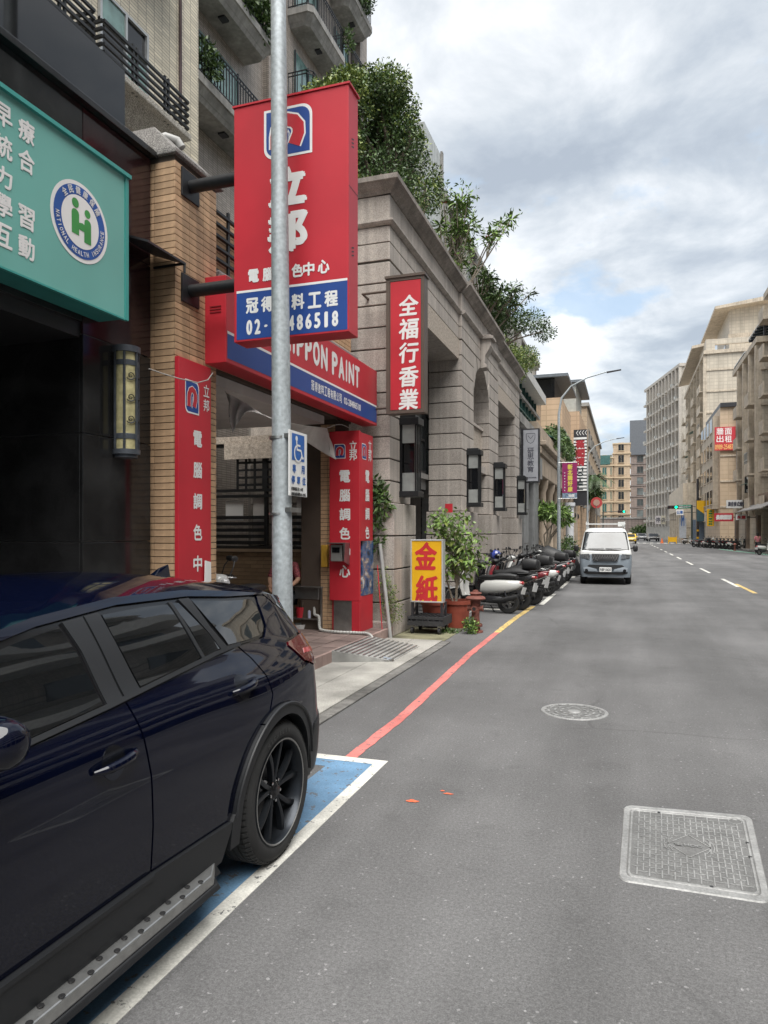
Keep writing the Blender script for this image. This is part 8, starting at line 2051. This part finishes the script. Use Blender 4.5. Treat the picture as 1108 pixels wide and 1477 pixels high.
# tan towers behind
t = tower('tan_tower', 'tall tan tower with a projecting flat roof and long pergola', 11.2, 30, 113, 150, 27.6, beige_tile, 8, nb=7, trim=tan_m, front=0)
MB().box(11.2, 24, 113, 113.5, 28.9, 29.7).box(11.0, 12.2, 112.8, 122, 27.5, 29.7).build('roof_frame', beige_tile, t)
mb = MB()
mb.hexa([(9.4, 116, 29.3), (12.5, 116, 29.8), (12.5, 146, 29.8), (9.4, 146, 29.3)], [(9.4, 116, 29.7), (12.5, 116, 30.2), (12.5, 146, 30.2), (9.4, 146, 29.7)]); mb.build('pergola_roof', tan_m, t)
xa, xb = OY(1052, 500, 120).x, OY(1130, 500, 120).x; zt_ = OY(1060, 440, 120).z
MB().box(xa, xb, 120, 135, 27, zt_).build('roof_block', beige_tile, t); 
MB().hexa([(xa - 2.2, 118, zt_ - .9), (xb, 118, zt_), (xb, 140, zt_), (xa - 2.2, 140, zt_ - .9)], [(xa - 2.2, 118, zt_ - .5), (xb, 118, zt_ + .7), (xb, 140, zt_ + .7), (xa - 2.2, 140, zt_ - .5)]).build('flat_roof', tan_m, t)
for z in (zt_ - 5, zt_ - 9): MB().box(xa - .15, xb, 119.8, 120, z, z + .6).build('band', tan_m, t)
MB().box(xa - .06, xa, 124, 128, zt_ - 9, zt_ - 5).build('roof_window', dark_glass, t)
def slanted(name, label, p0, p1, depth, z1, wall, nb, floors, fh=3.1, zf=4, trim=tan_m, glass=window_glass):
    """building whose street face runs from p0 to p1"""
    p0 = Vector((*p0, 0)); p1 = Vector((*p1, 0)); d = (p1 - p0).normalized(); n = Vector((d.y, -d.x, 0))     # n points away from street
    t = thing(name, label, 'building', p0)
    q = [p0, p1, p1 + n * depth, p0 + n * depth]
    MB().hexa([(a.x, a.y, 0) for a in q], [(a.x, a.y, z1) for a in q]).build('wall', wall, t)
    MB().hexa([(a.x, a.y, z1) for a in (p0 - n * .5 - d * .4, p1 - n * .5, q[2], q[3] - d * .4)], [(a.x, a.y, z1 + .6) for a in (p0 - n * .5 - d * .4, p1 - n * .5, q[2], q[3] - d * .4)]).build('parapet', trim, t)
    L_ = (p1 - p0).length / nb
    for k in range(nb):
        a = p0 + d * (k * L_ + .15 * L_); b = p0 + d * (k * L_ + .75 * L_)
        for f in range(floors):
            z = zf + f * fh
            if z + 2.4 > z1: break
            w = MB().bar(a - n * .35 + Vector((0, 0, z + .3)), b - n * .35 + Vector((0, 0, z + .3)), .9, .45).build('window', trim, t)
            MB().bar(a + Vector((0, 0, z + 1.4)), b + Vector((0, 0, z + 1.4)), .12, 1.6).build('pane', glass, w)
            if (k * 3 + f) % 4 == 0: MB().bar(b - n * .5 + Vector((0, 0, z + .9)), b - n * .5 + d * .8 + Vector((0, 0, z + .9)), .5, .6).build('air_conditioner', M('ac_white', (.45, .45, .43)), t)
        MB().bar(p0 + d * (k * L_) - n * .3 + Vector((0, 0, z1 / 2 + 1)), p0 + d * (k * L_) - n * .3 + Vector((0, 0, z1 - .1)), .5, .5, up=(d.x, d.y, 0)).build('fin', trim, t)
        MB().bar(p0 + d * (k * L_) - n * .3 + Vector((0, 0, 3)), p0 + d * (k * L_) - n * .3 + Vector((0, 0, z1 / 2 + .99)), .5, .5, up=(d.x, d.y, 0)).build('fin', trim, t)
    # near end windows
    for f in range(floors):
        z = zf + f * fh
        if z + 2.4 > z1: break
        a = p0 + n * 1.2; b = p0 + n * 3.2
        w = MB().bar(a - d * .1 + Vector((0, 0, z + .6)), b - d * .1 + Vector((0, 0, z + .6)), .4, .2).build('end_window', trim, t)
        MB().bar(a - d * .0 + Vector((0, 0, z + 1.5)), b + Vector((0, 0, z + 1.5)), .12, 1.5).build('pane', window_glass, w)
    return t
greytan = M('greytan_wall', (.44, .41, .36), .8, streak=True, grime=.2)
slanted('grey_tan_slab', 'long grey-tan apartment slab receding behind the traffic light', (10.8, 158), (4.7, 185), 16, 35.8, greytan, 11, 11, trim=M('greytan_trim', (.40, .37, .33), .8))
t = facade('grey_pink_tower', 'grey and pink tower at the end of the street', 1.4, 11, 228, 240, 34, pinkgrey_tile, [('-y', 3.2 + 2.6 * k, 4.9 + 2.6 * k, 3 + 3.3 * f, 5 + 3.3 * f) for k in range(2) for f in range(9)], [(3 + 3.3 * f - .6, .3, .2) for f in range(10)], trim=M('mauve_trim', (.20, .17, .16), .8))
MB().box(1.1, 8, 227.4, 228, 25, 35.4).build('grey_crown', M('slate_wall', (.11, .12, .135), .7), t)
a, b = OY(756, 640, 215), OY(908, 640, 215)
t = facade('apricot_block', 'apricot apartment block with green windows closing the end of the street', OY(840, 640, 205).x, OY(884, 640, 205).x, 205, 216, OY(850, 662, 205).z, apricot_tile, [('-y', OY(u, 700, 205).x, OY(u + w_, 700, 205).x, 4.0 + 3.35 * f, 6.1 + 3.35 * f) for u, w_ in ((869, 6), (881 - .5, 12 - 10), (858, 5)) for f in range(6)], [(3.1 + 3.35 * f, .3, .25) for f in range(6)], trim=M('apricot_trim', (.48, .38, .26), .8), glass=green_glass)
t = facade('apricot_block', 'taller apricot block with barred windows right of the green window block', OY(884, 640, 205).x + .1, OY(909, 640, 205).x, 206, 216, OY(890, 641, 206).z, apricot_tile, [('-y', OY(u, 700, 206).x, OY(u + 8, 700, 206).x, 4.0 + 3.35 * f, 6.1 + 3.35 * f) for u in (892,) for f in range(7)], [(3.1 + 3.35 * f, .3, .25) for f in range(7)], trim=M('apricot_trim', (.48, .38, .26), .8), glass=dark_glass)
MB().box(OY(858, 640, 204).x, OY(880, 640, 204).x, 204.6, 205, OY(860, 670, 204).z, OY(860, 662, 204).z + 1).build('roof_rooms', green_glass, t)
t = facade('far_podium', 'low pinkish podium at the end of the street behind the taxi', OY(846, 760, 198).x, 6, 198, 203, 5.2, pinkgrey_tile, [], [])
o = leaves('far_trees', [(2.5 + k * 1.3, 190, 1.6 + .5 * (k % 2), 1.6, 1, 1.5) for k in range(5)], 2400, .5, [leaf_dark, leaf_mid], None, 61, .3); tag(o, 'dark trees across the end junction beside the taxi', 'trees', None)
# low shop fronts along the right pavement
t = thing('arcade_shops', 'brown shop arcade with dark openings at the right pavement', 'building', (11.5, 70, 0))
MB().box(10.9, 14, 57, 84, 3.7, 5.0).build('fascia', M('brown_fascia', (.24, .17, .12), .7, grime=.3, streak=True), t)
for y in (57.5, 63.5, 69.5, 75.5, 82.5): MB().box(10.9, 11.7, y, y + .8, 0, 3.69).build('pier', M('brown_stone', (.17, .13, .10), .7, grime=.3), t)
MB().box(14, 14.2, 57, 84, 0, 3.69).build('back_glass', dark_glass, t)
MB().hexa([(9.6, 60, 3.5), (10.9, 60, 4.1), (10.9, 72, 4.1), (9.6, 72, 3.5)], [(9.6, 60, 3.58), (10.9, 60, 4.2), (10.9, 72, 4.2), (9.6, 72, 3.58)]).build('sloping_awning', M('awning_grey', (.2, .19, .18), .6), t)
# gantry of shops beyond the junction
t = thing('corner_arcade', 'beige shop arcade with blue shutters beyond the junction', 'building', (9, 130, 0))
MB().box(8.3, 11.1, 118, 155, 5.2, 9.2).build('upper_wall', tan_m, t)
for k in range(8): MB().box(8.3, 9.0, 118 + k * 5, 118.8 + k * 5, 0, 5.2).build('pier', tan_m, t)
MB().box(8.9, 18, 117.4, 118, 0, 9.2).build('end_wall', tan_m, t)
for k in range(3): MB().box(9.6 + k * 2.6, 11.8 + k * 2.6, 117.3, 117.4, 0, 3.6).build('shutter', M('blue_shutter', (.13, .17, .23), .6), t)
# signs on the right side
def signboard(label, u0, v0, u1, v1, Y, col, text=None, tcol=white_sign, name='shop_sign', vertical=False, post=None, side='-y', bold=.02, rows=1):
    a, b = OY(u0, v1, Y), OY(u1, v0, Y); t = thing(name, label, 'sign', ((a.x + b.x) / 2, Y, a.z))
    MB().box(a.x, b.x, Y, Y + .25, a.z, b.z).build('board', col, t, bevel=.01)
    mb = MB(); pl = facing((0, Y, 0), '-y'); w, h = b.x - a.x, b.z - a.z
    if text:
        if vertical: vwrite(mb, pl, text, (a.x + b.x) / 2, b.z - h * .12, a.z + h * .12, w * .62, h * .75 / len(text), bold)
        else:
            R_ = [text[i::1] for i in (0,)] if rows == 1 else text.split('|')
            for i, s_ in enumerate(R_ if rows > 1 else [text]): write(mb, pl, s_, (a.x + b.x) / 2, b.z - h * (i + .5) / rows, w * .86, h * .62 / rows, bold)
        mb.build('lettering', tcol, t)
    MB().tube([(b.x, Y + .1, (a.z + b.z) / 2), (b.x + (post or .8), Y + .1, (a.z + b.z) / 2)], .05, 6).build('bracket', dark_metal, t)
    return t
signboard('black upright LED sign with white letters on the right facades', 1074.5, 686, 1082.5, 711, 74, black_plastic, 'LED', vertical=True, bold=.03)
signboard('white sign with dark characters above the red sign on the right', 1048, 721, 1077, 733, 76, white_sign, '周佳泰式燴麵', M('sign_dark_text', (.06, .06, .08)), bold=.02)
signboard('red sign with white characters over the right-hand scooters', 1030.5, 740, 1058, 752, 80, M('shop_red', (.5, .03, .05), .5), '長樂關懷', bold=.04)
signboard('small red and white sign next to the arcade opening', 1062, 742, 1077, 750, 72, white_sign, '永豐', M('shop_red', (.5, .03, .05)), bold=.02)
signboard('tall yellow vertical sign hanging by the corner arcade', 1020, 734, 1030, 759, 96, yl, '全聯汽車材料', M('sign_green', (.02, .18, .06), .5), vertical=True, bold=.02)
signboard('black vertical sign with a white T behind the red sign', 1027.5, 731, 1037, 755, 98, black_plastic, 'T', vertical=True, bold=.03)
t = thing('street_flag', 'yellow and grey curved banner flag by the junction', 'banner', (8, 104, 3)); Y = 104
a, b = OY(1005, 752, Y), OY(1016, 722, Y)
MB().box(a.x, b.x, Y, Y + .05, a.z, b.z).build('flag_cloth', yl, t)
MB().prism([(a.x, a.z), (b.x, a.z), (b.x, a.z + (b.z - a.z) * .35), (a.x, a.z + (b.z - a.z) * .62)], Y - .02, Y - .005, 'y').build('grey_swoosh', M('flag_slate', (.04, .09, .11), .6), t)
MB().tube([(a.x - .05, Y, 0), (a.x - .05, Y, b.z + .2)], .05, 6).build('post', steel, t)
signboard('pale bank signboard standing at the corner by the junction', 980, 747, 990, 776, 116, M('pale_blue_board', (.42, .45, .50), .5), 'M', M('sign_blue', (.02, .12, .42)), vertical=True)
signboard('green road name sign hanging over the junction', 977, 728, 998, 733.5, 115, M('road_green', (.01, .22, .13), .5), '民族路 MINZU RD', bold=.02, name='road_sign', post=4)
signboard('white direction board below the green road sign', 975.5, 735, 986, 743, 115, white_sign, '公車', M('sign_blue', (.02, .12, .42)), bold=.02, name='road_sign', post=2)
signboard('small white notice sign at the left of the arcade beyond the junction', 945, 744, 953, 756, 135, M('notice_white', (.45, .42, .42), .5), '停', M('sign_dark_text', (.06, .06, .08)), post=3)
signboard('cream notice sign beside the small white notice sign', 953.5, 744, 960, 756, 136, M('notice_cream', (.45, .42, .33), .5), '店', M('sign_dark_text', (.06, .06, .08)), post=3)
# traffic signals
def signal(label, u, v, Y, px):
    c = OY(u, v, Y); t = thing('traffic_light', label, 'traffic light', (px, Y, 0))
    MB().tube([(px, Y, 0), (px, Y, c.z + .3)], .13, 10).build('pole', M('dark_green_pole', (.03, .045, .04), .5), t, smooth=True)
    MB().tube([(px, Y, c.z), (c.x, Y, c.z + .1)], .07, 8).build('arm', M('dark_green_pole', (.03, .045, .04)), t, smooth=True)
    MB().box(c.x - 1.15, c.x + .35, Y - .15, Y + .15, c.z - .25, c.z + .25).build('housing', black_plastic, t, bevel=.02)
    for k, em in ((-.9, None), (-.45, None), (.02, (0, .8, .3, 2))):
        MB().lathe([(0, -.17), (.15, -.17), (.16, -.15)], (c.x + k, Y, c.z), 14, axis='y').build('lens', M('green_lens', (0, .3, .15), .3, emit=em) if em else M('dark_lens', (.03, .01, .01), .2), t)
signal('traffic light showing green on a mast over the junction right of the road', 975, 731.5, 114, OY(998, 760, 114).x)
signal('traffic light showing green above the roof of the oncoming van', 900, 738, 150, OY(870, 750, 150).x)
# vehicles far away
def far_car(name, label, x, y, col, taxi=False, rot=0):
    t = thing(name, label, 'car', (x, y, 0), local=True)
    MB().loft([(-2.1, 0, .55, .70, .22), (-2.0, 0, .62, .84, .34), (-1.0, 0, .66, .87, .38), (1.2, 0, .68, .87, .40), (2.0, 0, .70, .84, .36), (2.15, 0, .66, .72, .28)], 20, axis='y', e=5).build('body', col, t, smooth=True, angle=40) if False else None
    mb = MB(); 
    for (yy_, hx, z0, z1) in (): pass
    mb.prism([(-2.15, .35), (-2.2, .62), (-2.05, .85), (-1.15, .98), (-.45, 1.42), (.95, 1.46), (1.75, 1.02), (2.15, .95), (2.2, .40)], -.84, .84, 'x'); mb.build('body', col, t, bevel=.09)
    MB().prism([(-1.10, 1.0), (-.48, 1.37), (-.46, 1.37), (-1.05, .97)], -.70, .70, 'x').build('windscreen', dark_glass, t)
    MB().hexa([(-.72, -1.14, 1.0), (.72, -1.14, 1.0), (.72, -1.10, 1.0), (-.72, -1.10, 1.0)], [(-.62, -.52, 1.40), (.62, -.52, 1.40), (.62, -.46, 1.40), (-.62, -.46, 1.40)]).build('windscreen_glass', dark_glass, t)
    for s in (-1, 1):
        MB().prism([(-.95, 1.02), (-.42, 1.36), (.9, 1.38), (1.45, 1.03)], s * .835, s * .85, 'x').build('side_glass', dark_glass, t)
        MB().box(s * .45, s * .78, -2.21, -2.12, .66, .80).build('headlight', M('scooter_lamp', (.5, .5, .5)), t)
        MB().ball((s * .95, -.8, 1.0), .12, 8, sc=(1, .6, .7)).build('wing_mirror', col, t)
        for wy in (-1.35, 1.35):
            MB().lathe([(.18, -.1), (.31, -.1), (.33, -.07), (.33, .07), (.31, .1), (.18, .1)], (s * .77, wy, .33), 20, axis='x').lathe([(0, s * .09), (.18, s * .09)], (s * .77, wy, .33), 14, axis='x').build('wheel', rubber, t, smooth=True)
    MB().box(-.5, .5, -2.22, -2.15, .48, .62).build('grille', black_plastic, t)
    if taxi: MB().box(-.25, .25, -.1, .1, 1.46, 1.62).build('roof_lamp', white_sign, t, bevel=.03)
    t.location = (x, y, 0); t.rotation_euler = (0, 0, rot); return t
far_car('taxi', 'yellow taxi crossing behind the oncoming van', OY(909, 779, 112).x, 112, M('taxi_yellow', (.65, .42, .02), .3, coat=.6), True)
far_car('parked_car', 'black car parked beyond the junction', OY(942, 779, 138).x, 138, sc_black, rot=.1)
far_car('parked_car', 'dark car further left beyond the junction', OY(925, 778, 150).x, 150, sc_grey, rot=.1)
# right-hand scooters
rng = random.Random(8)
descs = ['left end of the right-hand cluster', 'second from the left in the right-hand cluster', 'third from the left in the right-hand cluster', 'left of the middle in the right-hand cluster', 'in the middle of the right-hand cluster', 'just right of the middle in the right-hand cluster', 'below the red sign at right', 'left of the brown shop pier', 'in front of the brown shop pier', 'near the right hydrant', 'rear of the right-hand cluster', 'deepest in the right-hand cluster']
ss = [s_g, s_k, s_k, s_w, s_k, s_b, s_k, s_g, s_k, s_k, s_w, s_k]; nm = ['grey', 'black', 'black', 'white', 'black', 'boxed black', 'black', 'grey', 'black', 'black', 'white', 'black']
for i in range(12):
    o = copy_tree(ss[i]); f = i / 11; x = 7.9 + (10.4 - 7.9) * f; y = 88 - 12 * f; o.location = (x, y, 0); o.rotation_euler = (-.1, 0, R(200 + rng.uniform(-12, 12))); o['label'] = f'small distant {nm[i]} scooter, {descs[i]}'; o['group'] = 'scooters on the right side of the street'
for i, (u, Y, lb) in enumerate(((992, 108, 'white scooter alone at the junction corner'), (1104, 60, 'pale scooter parked beside the woman in pink at the right edge'))):
    o = copy_tree(s_w); p = OY(u, 790, Y); o.location = (p.x, Y, 0); o.rotation_euler = (0, 0, R(220)); o['label'] = lb; o['group'] = 'scooters on the right side of the street'
# barrier, cones, planter
t = thing('road_barrier', 'small yellow work barrier standing at the junction', 'barrier', (6.5, 113, 0)); c = OY(970, 778, 112.5)
MB().box(c.x - .55, c.x + .55, 112.4, 112.5, .25, .95).build('panel', yl, t); MB().box(c.x - .6, c.x - .5, 112.3, 112.6, 0, 1.1).box(c.x + .5, c.x + .6, 112.3, 112.6, 0, 1.1).build('leg', yl, t)
t = thing('traffic_cone', 'orange traffic cone left of the yellow barrier', 'cone', (5, 113, 0)); c = OY(955, 778, 116)
MB().lathe([(.22, .04), (.04, .8), (0, .8)], (c.x, 116, 0), 12).box(c.x - .25, c.x + .25, 115.75, 116.25, 0, .04).build('cone_body', M('cone_orange', (.6, .13, .03), .6), t)
t = thing('fire_hydrant', 'distant red hydrant at the right pavement edge', 'hydrant', (10.0, 73, 0)); c = OY(1060, 790, 72)
MB().lathe([(.13, 0), (.13, .05), (.08, .1), (.075, .5), (.16, .55), (.15, .6), (.06, .7), (0, .72)], (c.x, 72, 0), 14).build('barrel', hyd, t, smooth=True)
person('woman in a pink top and dark trousers walking on the right pavement', (GD(1093, 799).x, GD(1093, 799).y, 0), R(185), M('pink_top', (.50, .18, .20), .8), M('dark_trousers', (.02, .02, .025), .9), scale=.98)
MB().box(8.2, 8.3, 104, 104.1, 0, 1)
# distribution pole with cable at the right
t = thing('utility_pole', 'black striped utility pole by the junction', 'pole', (8.6, 108, 0)); c = OY(1006.5, 770, 106)
MB().tube([(c.x, 106, 0), (c.x, 106, 9)], .16, 10).build('pole', dark_metal, t, smooth=True)
for k in range(4): MB().lathe([(.175, .3 + k * .5), (.175, .55 + k * .5)], (c.x, 106, 0), 12).build('warning_band', yl if k % 2 else black_plastic, t)

# ================================================================ across the street beside the photographer (seen in reflections)
t = thing('opposite_apartments', 'grey apartment block across the street, mirrored in the car windows', 'building', (16, 0, 0))
MB().box(14.2, 26, -34, 33, 0, 21).box(14.2, 26, 33.01, 50, 0, 9).build('wall', grey_tile, t)
for f in range(6):
    mb = MB()
    z = 3.6 + 3.1 * f; n = 96 if f < 2 else 76
    for k in range(n + 1):
        y = -34 + .875 * k; x = 13.2 - .7 * math.sin(y * .55 + f * .9); mb.v += [(x, y, z), (x, y, z + 1.0), (x + .12, y, z + 1.0), (14.2, y, z)]
        if k:
            b = len(mb.v) - 8
            for q in range(4): mb.f.append((b + q, b + (q + 1) % 4, b + 4 + (q + 1) % 4, b + 4 + q)); mb.m.append(0)
    mb.build('wavy_balcony', M('pale_balcony', (.6, .59, .57), .7), t)
    for k in range(14 if f < 2 else 11): MB().box(14.15, 14.2, -33 + k * 6, -29.2 + k * 6, z + .2, z + 2.3).build('window', dark_glass, t)
for k in range(14): MB().box(14.15, 14.2, -33 + k * 6, -28.6 + k * 6, .1, 3.1).build('shop_glass', dark_glass, t)
